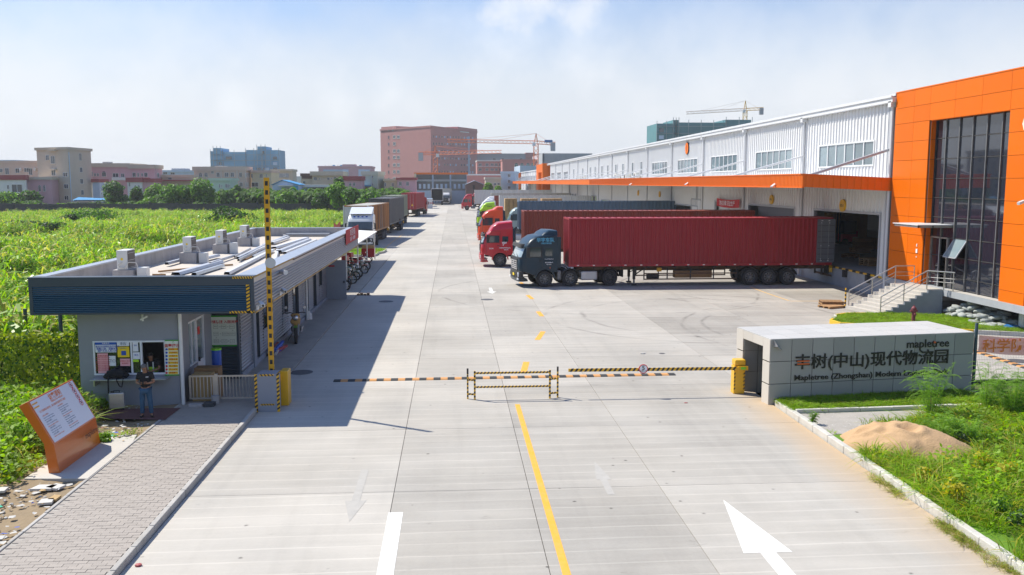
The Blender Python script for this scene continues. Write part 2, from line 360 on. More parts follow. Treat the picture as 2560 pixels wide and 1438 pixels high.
mat('joint', (.03,.03,.032), .9)
mat('letter_black', (.008,.008,.009), .45)
mat('letter_orange', (.62,.12,.02), .5)
mat('booth_wall', (.27,.285,.32), .85, .06, 1.5, bump=.15, grime=.10)
mat('louvre_blue', (.016,.085,.165), .5, .08, .9, coat=.1)
mat('fascia_navy', (.045,.062,.082), .5, .08, 1)
mat('louvre_grey', (.27,.275,.30), .38, .10, 1.2, metal=.25, grime=.12)
mat('cap_grey', (.42,.45,.50), .35, .1, 2, metal=.4, grime=.2)
mat('parapet', (.42,.40,.39), .9, .2, 2.5, bump=.4, grime=.5, grimecol=(.13,.12,.12), stretch=(1,1,.5))
mat('roof_floor', (.55,.49,.42), .9, .14, .8, bump=.2, grime=.35, grimecol=(.36,.33,.30), coords='Position')
mat('upvc', (.74,.76,.80), .35, .05, 2)
mat('ac_white', (.72,.71,.67), .45, .06, 3, grime=.1)
mat('ac_grille', (.10,.085,.075), .6, .3, 20)
mat('pvc_white', (.70,.70,.68), .4, .08, 3, grime=.1)
mat('cable_pipe', (.60,.58,.52), .6)
mat('paper', (.78,.79,.82), .7, .03, 2); mat('paper_blue', (.01,.08,.42), .6); mat('paper_yellow', (.88,.62,.01), .6, .05); mat('paper_pink', (.85,.42,.45), .7, .05); mat('paper_red', (.6,.02,.02), .6)
mat('board_cream', (.72,.77,.66), .5, .03); mat('board_green', (.03,.30,.02), .5); mat('board_ink', (.12,.15,.10), .6); mat('ink_red', (.50,.02,.02), .6); mat('ink_blue', (.01,.06,.40), .6); mat('ink_orange', (.80,.20,.03), .6); mat('ink_grey', (.20,.25,.32), .6)
mat('sign_orange', (.60,.135,.012), .3, .06, 1, coat=.4, grime=.08); mat('sign_white', (.74,.76,.82), .35, .03, 1); mat('round_red', (.60,.01,.02), .5)
mat('skin', (.33,.165,.095), .55, .06, 8); mat('hair_grey', (.15,.14,.135), .9, .3, 60, bump=.6); mat('hair_black', (.012,.011,.011), .8); mat('cloth_black', (.008,.009,.013), .85, .3, 10, bump=.4, bscale=30)
mat('denim', (.030,.085,.16), .85, .4, 6, bump=.3, grime=.3, grimecol=(.10,.20,.30)); mat('hivis', (.42,.72,.02), .6, .1, 6); mat('reflect', (.65,.70,.68), .4); mat('cloth_blue', (.14,.20,.27), .85, .2, 8); mat('shoe', (.01,.01,.01), .7)
mat('bottle_blue', (.01,.08,.42), .4); mat('lime_plastic', (.2,.6,.02), .4); mat('moto_green', (.05,.30,.01), .35, .1, coat=.4); mat('moto_red', (.45,.01,.02), .35, .1, coat=.4); mat('bag_tan', (.45,.26,.09), .85, .2, 5)
mat('leaf_reed', (.28,.46,.014), .36, .35, .35, coords='Position', rnd=.25, trans=0); mat('leaf_reed_dry', (.48,.45,.09), .6, .3, .5, coords='Position', rnd=.3); mat('leaf_dark', (.028,.075,.014), .55, .4, .6, coords='Position', rnd=.3)
mat('leaf_ivy', (.34,.40,.010), .55, .5, 1.2, coords='Position'); mat('leaf_banana', (.085,.18,.022), .75, .35, .5, coords='Position', rnd=.3); mat('leaf_tree', (.075,.18,.014), .55, .5, .35, coords='Position'); mat('leaf_tree_light', (.15,.30,.016), .55, .4, .4, coords='Position'); mat('leaf_fern', (.20,.36,.04), .55, .35, 1.2, coords='Position')
mat('blade', (.23,.38,.010), .6, .4, .7, coords='Position', rnd=.3); mat('blade_dry', (.34,.31,.07), .7, .3, .7, coords='Position', rnd=.3); mat('blade_yellow', (.50,.44,.02), .6, .3, 1, coords='Position')
mat('bark', (.12,.09,.06), .95, .3, 6, bump=.6)
for n_ in ('leaf_reed','leaf_reed_dry','leaf_ivy','leaf_banana','leaf_tree','leaf_tree_light','leaf_fern','blade','blade_dry','blade_yellow','leaf_dark'):
    m_ = MAT[n_]; t_ = m_.node_tree; b_ = t_.nodes['Principled BSDF']; tr_ = t_.nodes.new('ShaderNodeBsdfTranslucent'); mx_ = t_.nodes.new('ShaderNodeMixShader'); mx_.inputs[0].default_value = .48
    src = b_.inputs['Base Color'].links[0].from_socket
    vs_ = t_.nodes.new('ShaderNodeVectorMath'); vs_.operation = 'MULTIPLY'; vs_.inputs[1].default_value = (1.25, 1.35, .6); t_.links.new(src, vs_.inputs[0]); t_.links.new(vs_.outputs[0], tr_.inputs[0])
    t_.links.new(b_.outputs[0], mx_.inputs[1]); t_.links.new(tr_.outputs[0], mx_.inputs[2]); t_.links.new(mx_.outputs[0], t_.nodes['Material Output'].inputs[0])
mat('wall_dark', (.055,.058,.062), .95, .4, 2, grime=.4, grimecol=(.12,.12,.11))
mat('fence_post', (.05,.085,.11), .5, .15, 3); mat('mesh_green', (.06,.09,.10), .6); mat('tarp_blue', (.01,.12,.35), .6, .2, 2); mat('mesh_barrier', (.75,.18,.13), .7, .1, 4)
mat('hydrant', (.22,.045,.055), .6, .15, 5, grime=.3); mat('sack', (.34,.36,.34), .85, .2, 4, bump=.4, rnd=.2, grime=.3, grimecol=(.12,.12,.12)); mat('banner_red', (.45,.015,.02), .7, .1, 2); mat('crane_orange', (.72,.17,.04), .5); mat('crane_yellow', (.72,.42,.03), .5); mat('crane_pale', (.62,.48,.40), .6)
def facade(n, c, var=.10):
    c = tuple(min(.8, x*1.25+.02) for x in c); mat(n, c, .9, var, .25, grime=.25, grimecol=tuple(x*.6 for x in c), stretch=(1,1,.6))
facade('f_beige', (.44,.37,.29)); facade('f_peach', (.50,.38,.31)); facade('f_pink', (.50,.29,.32)); facade('f_yellow', (.55,.48,.32)); facade('f_white', (.58,.57,.55)); facade('f_mint', (.42,.52,.43)); facade('f_sage', (.45,.46,.36)); facade('f_bluegrey', (.33,.41,.50)); facade('f_tan', (.47,.40,.31)); facade('f_brown', (.10,.055,.045)); facade('f_redroof', (.27,.045,.05)); facade('f_grey', (.30,.31,.33)); facade('f_paleblue', (.42,.50,.62))
mat('f_brick', (.50,.22,.20), .9, .10, .15, grime=.15, grimecol=(.26,.09,.08)); mat('f_net', (.08,.23,.25), .9, .35, .10, grime=.3, grimecol=(.16,.22,.24)); mat('f_net_blue', (.17,.42,.62), .9, .3, .08, grime=.3, grimecol=(.2,.28,.32)); mat('scaffold', (.30,.36,.37), .7); mat('blue_sheet', (.05,.28,.55), .5, .1, 1); mat('f_cyan', (.10,.40,.60), .6, .1, 1)
mat('litter_white', (.52,.50,.46), .8, .1, 5, rnd=.2); mat('litter_green', (.02,.4,.25), .6); mat('litter_red', (.4,.08,.08), .6); mat('litter_blue', (.05,.12,.5), .6); mat('cover_iron', (.09,.09,.095), .7, .2, 12, bump=.4)
mat('white_cabin', (.66,.67,.68), .6, .08, 1, grime=.2)
mat('haze_none', (1,1,1))
# ================================================================== THE SETTING
def struct(mb, name, **k):
    o = put(mb, name, None, **k); o['kind'] = 'structure'; return o
ground = struct(MB().box(-1500, 1500, -200, 2600, -1.0, -.16, 'field_soil'), 'ground')
b = MB(); b.box(-5.86, 9.8, -6, 29.1, -.155, -.035, 'joint').box(-5.86, 34, 29.1, 49.1, -.155, -.035, 'joint').box(-5.86, 25.4, 49.1, 79.1, -.155, -.035, 'joint').box(-13, 25.4, 79.1, 420, -.155, -.035, 'joint')
yard = struct(b, 'concrete_yard')
XE = [-13, -9.4, -5.86, -1.35, 1.65, 4.6, 9.8, 14.6, 20, 25.4, 29.5, 34]
def slab(x0, x1, y0, y1):
    gp = .007
    o = put(MB().box(x0+gp, x1-gp, y0+gp, y1-gp, -.034, 0, 'yard_concrete'), 'slab', yard)
for k in range(20):
    y0_ = 27.4+k*2.6
    put(MB().box(-8.29, -5.875, y0_+.006, y0_+2.594, -.034, .035, 'walk_concrete'), 'walkway_slab', yard)
y = -.9
while y < 400:
    st = 5 if y < 123 else 25
    for i in range(len(XE)-1):
        x0, x1 = XE[i], XE[i+1]
        if y < 28.9: lo, hi = -5.87, 9.81
        elif y < 48.9: lo, hi = -5.87, 34.1
        elif y < 78.9: lo, hi = -5.87, 25.41
        else: lo, hi = -13.1, 25.41
        if x0 >= lo and x1 <= hi and y+st > 8: slab(x0, x1, y, y+st)
    y += st
# painted markings, each a sheet just above the slabs
def marking(name, polys, m, label, z=.004):
    b = MB()
    for p in polys:
        n = len(p); b.add([(x, yy, z) for x, yy in p], [tuple(range(n))], m)
    o = put(b, name); o['kind'] = 'structure'; return o
def rectm(x0, x1, y0, y1): return [(x0,y0),(x1,y0),(x1,y1),(x0,y1)]
marking('lane_line', [rectm(1.86, 2.01, 8, 26.7)], 'paint_yellow', '')
marking('stop_line', [rectm(-1.385, -1.085, 8, 17.85)], 'paint_white', '')
def arrow(x, ytip, yhead, ytail, hw, sw): 
    return [(x, ytip), (x-hw, yhead), (x-sw, yhead), (x-sw, ytail), (x+sw, ytail), (x+sw, yhead), (x+hw, yhead)]
marking('lane_arrow', [arrow(5.77, 18.12, 15.37, 10.5, .46, .15)], 'paint_white', '')
marking('lane_arrow', [arrow(2.38, 54.3, 55.3, 57.3, .30, .10)], 'paint_white', '')
marking('worn_arrow', [arrow(-2.14, 17.39, 18.6, 20.67, .23, .09)], 'paint_worn', '')
marking('worn_arrow', [arrow(3.42, 20.95, 19.6, 18.6, .18, .08)], 'paint_worn', '')
for (ax, ay, bx, by) in ((1308, 934, 1316, 905), (1343, 850, 1358, 829), (1355, 791, 1345, 779), (1331, 748, 1319, 738), (1308, 711, 1301, 706)):
    a = G(ax, ay); c = G(bx, by); d = (c-a).normalized(); n_ = Vector((d.y, -d.x, 0))*.12
    marking('lane_dash', [[(a+n_).xy, (a-n_).xy, (c-n_).xy, (c+n_).xy]], 'paint_yellow', '')
def strip_px(name, pts, w_, m):
    P = [G(*p) for p in pts]; polys = []
    for a, c in zip(P, P[1:]):
        d = (c-a).normalized(); n_ = Vector((d.y, -d.x, 0))*w_/2; polys.append([(a+n_).xy, (a-n_).xy, (c-n_).xy, (c+n_).xy])
    marking(name, polys, m, '')
strip_px('bay_line', [(1878, 719), (1925, 736), (1973, 752)], .14, 'paint_yellow_worn'); strip_px('bay_line', [(1976, 753), (2100, 753)], .14, 'paint_yellow_worn')
strip_px('yard_line', [(957, 625), (982, 604), (1008, 586)], .15, 'paint_yellow_worn')
for (px, py, r) in ((753, 931, .42), (1218, 749, .38), (965, 754, .42), (2548, 903, .42), (1655, 884, .12)):
    c = G(px, py); o = put(MB().cyl((c.x, c.y, .001), (c.x, c.y, .006), r, n=28, m='cover_iron'), 'manhole_cover'); tag(o, {753: 'round iron manhole cover in the shade beside the tall raised barrier arm', 1218: 'small round manhole cover in the open yard near the white arrow before the dark truck', 965: 'dark manhole cover at the far corner of the guardhouse shadow', 2548: 'manhole cover behind the red banner by the striped hump', 1655: 'very small round cap in the lane just beyond the boom barrier'}[px], 'manhole cover')

# ---- walkway of interlocking pavers on the left, with its kerb stones
walk = struct(MB().box(-8.28, -5.97, -2, 27.3, -.15, .108, 'walk_concrete'), 'pavement')
pb = MB(); count = 0; PW, PL = .25, .125
pm0 = MB()
def paver_shape(c, x, y0, w_, l_, j):
    z = .120+random.uniform(-.003, .003); e = .012
    pts = [(x, y0), (x+w_*.28, y0), (x+w_*.36, y0+l_*.0*j), (x+w_*.72, y0+l_*.0*j), (x+w_*.8, y0), (x+w_, y0),
           (x+w_, y0+l_), (x+w_*.8, y0+l_), (x+w_*.72, y0+l_+l_*.0*j), (x+w_*.36, y0+l_+l_*.0*j), (x+w_*.28, y0+l_), (x, y0+l_)]
    return pts, z
pmesh = MB(); pts, z = paver_shape(None, 0, 0, PW-.008, PL-.008, 1); pmesh.prism(pts, -.04, 0, 'paver', axis='z'); pme = pmesh.mesh('paver')
rest = MB(); row = 0; yy = 13.2
while yy < 27.2:
    xx = -8.26-(PW/2 if row % 2 else 0)
    while xx < -5.99-PW*.5:
        z = .121+random.uniform(-.004, .003)
        if xx > -8.35:
            if count < 300 and yy < 20 and xx > -8.1+(0):
                o = bpy.data.objects.new('paver', pme); link(o, walk); o.location = (xx, yy, z); count += 1
            else: rest.add([(p[0]+xx, p[1]+yy, p[2]+z) for p in pmesh.v], pmesh.f, 'paver')
        xx += PW
    yy += PL; row += 1
o = put(rest, 'paver_field', walk); o['kind'] = 'stuff'
def kerb_run(name, a, c, w_, h, m, parent=None, ln=1.0, mats=None, z0=-.1):
    a = Vector((a[0], a[1], 0)); c = Vector((c[0], c[1], 0)); n = max(1, round((c-a).length/ln)); d = (c-a)/n; nn = Vector((-d.y, d.x, 0)).normalized()*w_
    P = thing(name, None, None, tuple(a)); P['kind'] = 'structure'
    for i in range(n):
        p, q = a+d*i+d.normalized()*.006, a+d*(i+1)-d.normalized()*.006
        b = MB(); mm = mats[i % len(mats)] if mats else m
        dz = random.uniform(-.006, .006); j = nn*random.uniform(-.04, .04)
        b.add([tuple(v) for v in (p+j+Vector((0,0,z0)), q+j+Vector((0,0,z0)), q+j+nn+Vector((0,0,z0)), p+j+nn+Vector((0,0,z0)), p+j+Vector((0,0,h+dz)), q+j+Vector((0,0,h+dz)), q+j+nn+Vector((0,0,h+dz)), p+j+nn+Vector((0,0,h+dz)))],
              [(0,3,2,1),(4,5,6,7),(0,1,5,4),(1,2,6,5),(2,3,7,6),(3,0,4,7)], mm)
        put(b, 'kerb_stone', P, bevel=.015)
    return P
kerb_run('kerb', (-5.87, 9), (-5.87, 26.2), .11, .15, 'kerb')
kerb_run('kerb', (-8.29, 9), (-8.29, 27.0), .08, .13, 'kerb')
kerb_run('kerb', (9.83, 26.1), (9.83, 8.6), .16, .17, 'kerb_pale')
kerb_run('kerb', (9.99, 24.72), (15.9, 25.05), .13, .2, 'kerb_pale')
kerb_run('kerb', (17.3, 25.6), (16.6, 26.9), .13, .16, 'kerb_pale')
# far edge of the front bed and the loose ground around it
b = MB(); b.add([(10.0, 6, .09), (40, 6, .09), (40, 26.4, .09), (16.9, 26.4, .09), (16.5, 26.9, .09), (10.0, 26.0, .09), (10, 6, -.15), (40, 6, -.15), (40, 26.4, -.15), (16.9, 26.4, -.15), (16.5, 26.9, -.15), (10, 26, -.15)], [(0,1,2,3,4,5), (0,6,7,1), (5,4,10,11), (0,5,11,6)], 'lawn_soil')
verge = struct(b, 'verge')
struct(MB().add([(10.0, 22.5, .097), (11.5, 22.7, .097), (14, 23.4, .097), (15.6, 24.9, .097), (9.99, 24.68, .097)], [(0,1,2,3,4)], 'walk_concrete'), 'gravel_path')
# bare ground on the left of the walkway
b = MB(); nx, ny = 60, 60
def earth_h(x, y): return .06+.05*math.sin(x*2.1)*math.cos(y*1.7)+.03*math.sin(x*5.3+y*4.1)
vs = []; fs = []
for j in range(ny+1):
    for i in range(nx+1):
        x = -24+15.66*i/nx; y = 8+20.5*j/ny; e = min(1, (nx-i)/3); vs.append((x, y, .1*(1-e)+e*earth_h(x, y)))
for j in range(ny):
    for i in range(nx): a = j*(nx+1)+i; fs.append((a, a+1, a+nx+2, a+nx+1))
b.add(vs, fs, 'earth'); o = struct(b, 'bare_earth', smooth=60)
# lawn by the steps
lk = [(18.99, 42.4), (19.25, 43.1), (20.0, 43.6), (22.2, 43.7), (25.2, 42.6), (27.2, 42.6), (27.2, 37.2), (25.4, 37.4), (20.5, 39.5), (19.2, 40.2), (18.4, 40.6), (18.35, 41.5)]
struct(MB().prism(lk, -.05, .12, 'lawn_soil', axis='z'), 'lawn')
kk = [(22.2, 43.8), (20.0, 43.72), (19.2, 43.2), (18.85, 42.4), (18.22, 41.5), (18.3, 40.5), (19.1, 40.05), (20.5, 39.35), (25.4, 37.25)]
kerb_run('kerb', kk[0], kk[1], .12, .2, None, mats=['kerb_pale', 'kerb_yellow']); kerb_run('kerb', kk[1], kk[2], .12, .2, 'kerb_yellow')
kerb_run('kerb', kk[2], kk[3], .12, .2, 'kerb_pale'); kerb_run('kerb', kk[3], kk[4], .12, .2, None, ln=.6, mats=['kerb_pale', 'kerb_yellow']); kerb_run('kerb', kk[4], kk[5], .12, .2, 'kerb_yellow')
kerb_run('kerb', kk[5], kk[6], .12, .2, 'kerb_yellow'); kerb_run('kerb', kk[6], kk[7], .12, .2, 'kerb_pale'); kerb_run('kerb', kk[7], kk[8], .12, .2, None, mats=['kerb_pale', 'kerb_pale', 'kerb_yellow'])

# ================================================================== WAREHOUSE
W = 25.4; EV = 11.72
def corr_wall(b, y0, y1, z0, z1, X, m, pitch=.42, d=.075, sgn=-1):
    """trapezoid-ribbed sheet in the plane x = X, ribs towards -x"""
    n = max(1, int((y1-y0)/pitch)); p = (y1-y0)/n; prof = []
    for i in range(n):
        a = y0+i*p; prof += [(a, 0), (a+p*.30, 0), (a+p*.40, d), (a+p*.62, d), (a+p*.72, 0)]
    prof.append((y1, 0))
    vs = []
    for (yy_, dd) in prof: vs += [(X+sgn*dd, yy_, z0), (X+sgn*dd, yy_, z1)]
    fs = [(2*i, 2*i+1, 2*i+3, 2*i+2) for i in range(len(prof)-1)]
    b.add(vs, fs, m)
def corr_x(b, x0, x1, z0, z1, Y, m, pitch=.42, d=.05, sgn=-1):
    n = max(1, int(abs(x1-x0)/pitch)); p = (x1-x0)/n; prof = []
    for i in range(n):
        a = x0+i*p; prof += [(a, 0), (a+p*.30, 0), (a+p*.40, d), (a+p*.62, d), (a+p*.72, 0)]
    prof.append((x1, 0)); vs = []
    for (xx_, dd) in prof: vs += [(xx_, Y+sgn*dd, z0), (xx_, Y+sgn*dd, z1)]
    b.add(vs, [(2*i, 2*i+1, 2*i+3, 2*i+2) for i in range(len(prof)-1)], m)
wh = thing('warehouse', 'long white ribbed metal warehouse with loading docks under an orange canopy', 'warehouse', (W, 150, 0))
bays = [50.3+12.95*i for i in range(15)]   # column lines
YEND = bays[-1]+6
put(MB().box(W+.05, W+70, 49.9, YEND, -.1, 1.25, 'dock_concrete'), 'dock', wh)
put(MB().prism([(W+.2, -.1), (W+71.8, -.1), (W+71.8, EV), (W+36, EV+2.58), (W+.2, EV)], 49.78, 49.88, 'clad_white'), 'end_wall', wh)
# inner shell: back wall, roof
b = MB(); b.box(W+24, W+24.2, 49.9, YEND, 1.25, EV, 'inside_wall').box(W+.3, W+24, 49.9, 50.1, 1.25, EV-.3, 'inside_wall')
put(b, 'inner_wall', wh)
b = MB(); b.add([(W-.25, 49.75, EV), (W-.25, YEND, EV), (W+36, YEND, EV+2.6), (W+36, 49.75, EV+2.6), (W+72, 49.75, EV), (W+72, YEND, EV), (W-.25, 49.75, EV+.12), (W-.25, YEND, EV+.12), (W+36, YEND, EV+2.75), (W+36, 49.75, EV+2.75), (W+72, 49.75, EV+.12), (W+72, YEND, EV+.12)],
    [(0,3,2,1), (3,4,5,2), (6,7,8,9), (9,8,11,10), (0,1,7,6), (0,6,9,3), (3,9,10,4), (1,2,8,7), (4,10,11,5), (5,11,8,2)], 'roof_sheet')
put(b, 'roof', wh)
b = MB(); b.box(W-.42, W-.05, 49.75, YEND, EV-.36, EV-.06, 'clad_trim').box(W-.5, W-.42, 49.75, YEND, EV-.1, EV, 'clad_trim'); put(b, 'gutter', wh)
mull_small = {6: 'slit', 7: 'slit', 8: 'slit', 9: 'slit', 10: 'slit'}
def window_unit(parent, y0, y1, z0, z1, n, X, fm='clad_trim', gm='glass_pane', fw=.09, mw=.11, name='window'):
    b = MB(); b.box(X-.12, X+.02, y0-fw, y1+fw, z1, z1+fw, fm).box(X-.12, X+.02, y0-fw, y1+fw, z0-fw, z0, fm).box(X-.119, X+.02, y0-fw, y0, z0, z1, fm).box(X-.119, X+.02, y1, y1+fw, z0, z1, fm)
    wn = put(b, name, parent)
    st = (y1-y0)/n
    for i in range(n):
        put(MB().box(X-.045, X-.03, y0+i*st+mw/2, y0+(i+1)*st-mw/2, z0, z1, gm), 'pane', wn)
        if i: put(MB().box(X-.10, X, y0+i*st-mw/2, y0+i*st+mw/2, z0, z1, fm), 'mullion', wn)
    return wn
OPEN = {0: [(51.4, 60.6, 4.85, 'open')], 1: [(64.2, 74.9, 4.85, 'shut')], 2: [(86.2, 81.5, 4.7, 'none')], }
for i in range(len(bays)-1):
    y0, y1 = bays[i]+.35, bays[i+1]-.05
    far = i > 9
    b = MB()
    pit = .42 if i < 6 else .6
    # openings low in the bay
    ops = []
    if i == 0: ops = [(51.3, 60.9, 4.88, 1)]
    elif i == 1: ops = [(64.6, 74.9, 4.88, 2)]
    elif i == 2: a, c = PX(1823, 560, W).y, PX(1788, 560, W).y; ops = [(a, c, 5.0, 3)]; a2, c2 = PX(1754, 560, W).y, PX(1729, 560, W).y; ops.append((a2, c2, 5.0, 4))
    elif i in (3, 4): ops = [(y0+1.4, y1-1.2, 4.3, 1)]
    elif i in (6, 7, 9, 11): ops = [(y0+1.5, y1-3, 3.9, 1)]
    elif i in (8, 10): ops = [(y0+2, y0+4.2, 4.4, 1), (y0+6, y0+8.2, 4.4, 1)]
    ops.sort(); cur = y0
    for (a, c, h, k) in ops:
        corr_wall(b, cur, a, 1.25, 6.6, W, 'clad_white', pit); corr_wall(b, a, c, h, 6.6, W, 'clad_white', pit); cur = c
    corr_wall(b, cur, y1, 1.25, 6.6, W, 'clad_white', pit)
    if i <= 4:   wz = (7.9, 9.27); wy = (bays[i]+2.15, bays[i]+10.1); nn = 6
    elif i >= 11: wz = (7.7, 9.25); wy = (y0+2.4, y0+9.6); nn = 5
    else: wz = None
    if wz:
        corr_wall(b, y0, wy[0], 6.6, EV-.06, W, 'clad_white', pit); corr_wall(b, wy[1], y1, 6.6, EV-.06, W, 'clad_white', pit)
        corr_wall(b, wy[0], wy[1], 6.6, wz[0], W, 'clad_white', pit); corr_wall(b, wy[0], wy[1], wz[1], EV-.06, W, 'clad_white', pit)
    else: corr_wall(b, y0, y1, 6.6, EV-.06, W, 'clad_white', pit)
    put(b, 'wall_sheet', wh)
    if wz: window_unit(wh, wy[0], wy[1], wz[0], wz[1], nn, W)
    else:
        for yy_ in (y0+2.6, y0+8.4) if i < 9 else (y0+5,):
            window_unit(wh, yy_, yy_+1.1, 7.75, 9.6, 1, W-.05, gm='glass_pane')
    # pilaster: steel column with downpipe beside it
    b = MB(); b.box(W-.10, W+.12, bays[i]-.05, bays[i]+.35, 1.2, EV-.36, 'trim_grey'); put(b, 'column_trim', wh)
    b = MB(); b.cyl((W-.2, bays[i]-.22, .15), (W-.2, bays[i]-.22, EV-.3), .085, n=8, m='clad_trim').box(W-.42, W-.05, bays[i]-.4, bays[i]-.04, EV-.62, EV-.3, 'clad_trim'); put(b, 'downpipe', wh)
    for (a, c, h, k) in ops:
        b = MB(); t_ = .14
        b.box(W-.11, W+.1, a-t_, a, 1.25, h+t_, 'trim_grey').box(W-.11, W+.1, c, c+t_, 1.25, h+t_, 'trim_grey').box(W-.109, W+.1, a, c, h, h+t_, 'trim_grey'); put(b, 'door_frame', wh)
        if k == 2:
            dr = put(MB().box(W+.12, W+.2, a, c-1.9, 2.6, h, 'door_grey'), 'roller_shutter', wh)
        if k == 3: put(MB().box(W+.3, W+.4, a+.6, c, 1.25, h, 'inside_wall'), 'door', wh)
    # canopy brace (rod) rising from the canopy front to the column
    if i > 0:
        hi_z = 8.72
        o = put(MB().cyl((W-.1, bays[i]-.2, hi_z), (20.1, bays[i]-3.6 if i < 0 else bays[i], 7.25), .075, n=8, m='clad_trim'), 'canopy_tie', wh)
o = put(MB().cyl((W-.1, bays[0]+.1, 8.72), (20.6, bays[0]+.4, 7.2), .09, n=10, m='trim_grey'), 'canopy_tie', wh)
# canopy: sloping sheet with ribbed orange fascia
CF, CY0, CY1 = 20.0, 49.95, 300
b = MB()
zb = .24
b.add([(CF+.05, CY0+.05, 7.15), (CF+.05, CY1, 7.15), (W-.03, CY1, 6.85), (W-.03, CY0+.05, 6.85), (CF+.05, CY0+.05, 7.08), (CF+.05, CY1, 7.08), (W-.03, CY1, 6.78), (W-.03, CY0+.05, 6.78)], [(0,1,2,3), (7,6,5,4), (0,3,7,4), (1,5,6,2), (0,4,5,1)], 'roof_sheet'); put(b, 'canopy_roof', wh)
b = MB(); corr_wall(b, CY0, 130, 6.56, 7.26, CF, 'orange_sheet', .22, .03); corr_wall(b, 130, CY1, 6.56, 7.26, CF, 'orange_sheet', 1.2, .03)
b.box(CF-.05, CF+.12, CY0-.03, CY1, 7.26, 7.32, 'orange_sheet').box(CF-.04, CF+.1, CY0-.03, CY1, 6.50, 6.56, 'orange_sheet')
put(b, 'canopy_fascia', wh)
b = MB(); n = 26
for i in range(n):
    xa, xb_ = CF+(W-CF-.1)*i/n, CF+(W-CF-.1)*(i+1)/n; za = -.24*i/n; zc = -.24*(i+1)/n
    d = .03 if i % 2 else 0
    b.add([(xa, CY0-d, 6.56+za), (xb_, CY0-d, 6.56+zc), (xb_, CY0-d, 7.26+zc), (xa, CY0-d, 7.26+za), (xb_, CY0-.03+d, 6.56+zc), (xb_, CY0-.03+d, 7.26+zc)], [(0,1,2,3), (1,4,5,2)], 'orange_sheet')
b.add([(CF-.05, CY0-.06, 7.26), (W-.12, CY0-.06, 7.02), (W-.12, CY0+.1, 7.02), (CF-.05, CY0+.1, 7.26), (CF-.05, CY0-.06, 7.32), (W-.12, CY0-.06, 7.08), (W-.12, CY0+.1, 7.08), (CF-.05, CY0+.1, 7.32)], [(0,1,5,4), (4,5,6,7), (0,4,7,3), (1,2,6,5)], 'orange_sheet')
put(b, 'canopy_end', wh)
b = MB()
for i, yb in enumerate(bays): b.box(CF+.1, W-.05, yb-.1, yb+.1, 6.55, 6.78, 'trim_grey')
put(b, 'canopy_beam', wh)
# round bay signs
for (px, py, rr, tx) in ((1721, 371, .62, '1'), (2112, 514, .40, '1D-2'), (1933, 499, .36, '1D-1')):
    p = PX(px, py, W); d = put(MB().cyl((W-.20, p.y, p.z), (W-.08, p.y, p.z), rr, n=32, m='orange_panel' if rr > .5 else 'yellow'), 'round_sign', wh)
    if rr > .5: put(MB().cyl((W-.19, p.y, p.z), (W-.07, p.y, p.z), rr*1.07, n=32, m='letter_black'), 'sign_rim', d)
    text(tx, rr*(1.5 if rr > .5 else .62), 'letter_black', d, (W-.21, p.y, p.z), (0, -1, 0), (0, 0, 1), align='CENTER', name='lettering')
for i, px in enumerate((1652, 1598)):
    p = PX(px, 485, W); o = put(MB().cyl((W-.2, p.y, 5.4), (W-.1, p.y, 5.4), .36, n=24, m='yellow_dull'), 'round_sign', wh)
bn_ = PX(1857, 488, W); b = MB(); vs = []
for i in range(13):
    yy_ = PX(1800, 488, W).y+(bn_.y-PX(1800, 488, W).y)*i/12; dz_ = -.10*math.sin(i/12*PI); vs += [(W-.3+.04*math.sin(i*1.7), yy_, 5.35+dz_), (W-.3+.05*math.sin(i*1.3), yy_, 4.62+dz_)]
b.add(vs, [(2*i, 2*i+1, 2*i+3, 2*i+2) for i in range(12)], 'banner_red'); bn_o = tag(put(b, 'banner'), 'red cloth banner hung across the dark doors under the canopy', 'banner')
text('防疫消毒 安全生产', .5, 'paper', bn_o, (W-.36, (bn_.y+PX(1800, 488, W).y)/2, 4.9), (0, -1, 0), (0, 0, 1), align='CENTER', depth=.0005, sx=1.1)
# dock edge: yellow-black rubber edge, bumpers
b = MB(); y = 50.6
while y < 62.5: b.box(W-.08, W+.06, y, y+.5, 1.16, 1.27, 'yellow' if int(y*2) % 2 else 'black'); y += .5
put(b, 'dock_edge', wh)
for yy_ in (52.3, 55.5, 58.3, 61.3): put(MB().box(W-.22, W+.0, yy_, yy_+.25, .72, 1.2, 'rubber'), 'dock_bumper', wh)
put(MB().box(W-.16, W+.04, 62.55, 62.95, .9, 1.3, 'yellow'), 'dock_bumper', wh)
# lamps on the canopy edge
for (px, py) in ((1933, 464), (1717, 460), (1577, 461)):
    p = PX(px, py, CF-.1); o = put(MB().bar((CF+.05, p.y, p.z+.12), (CF-.32, p.y-.3, p.z-.08), .16, .07, 'clad_trim'), 'floodlight', wh)
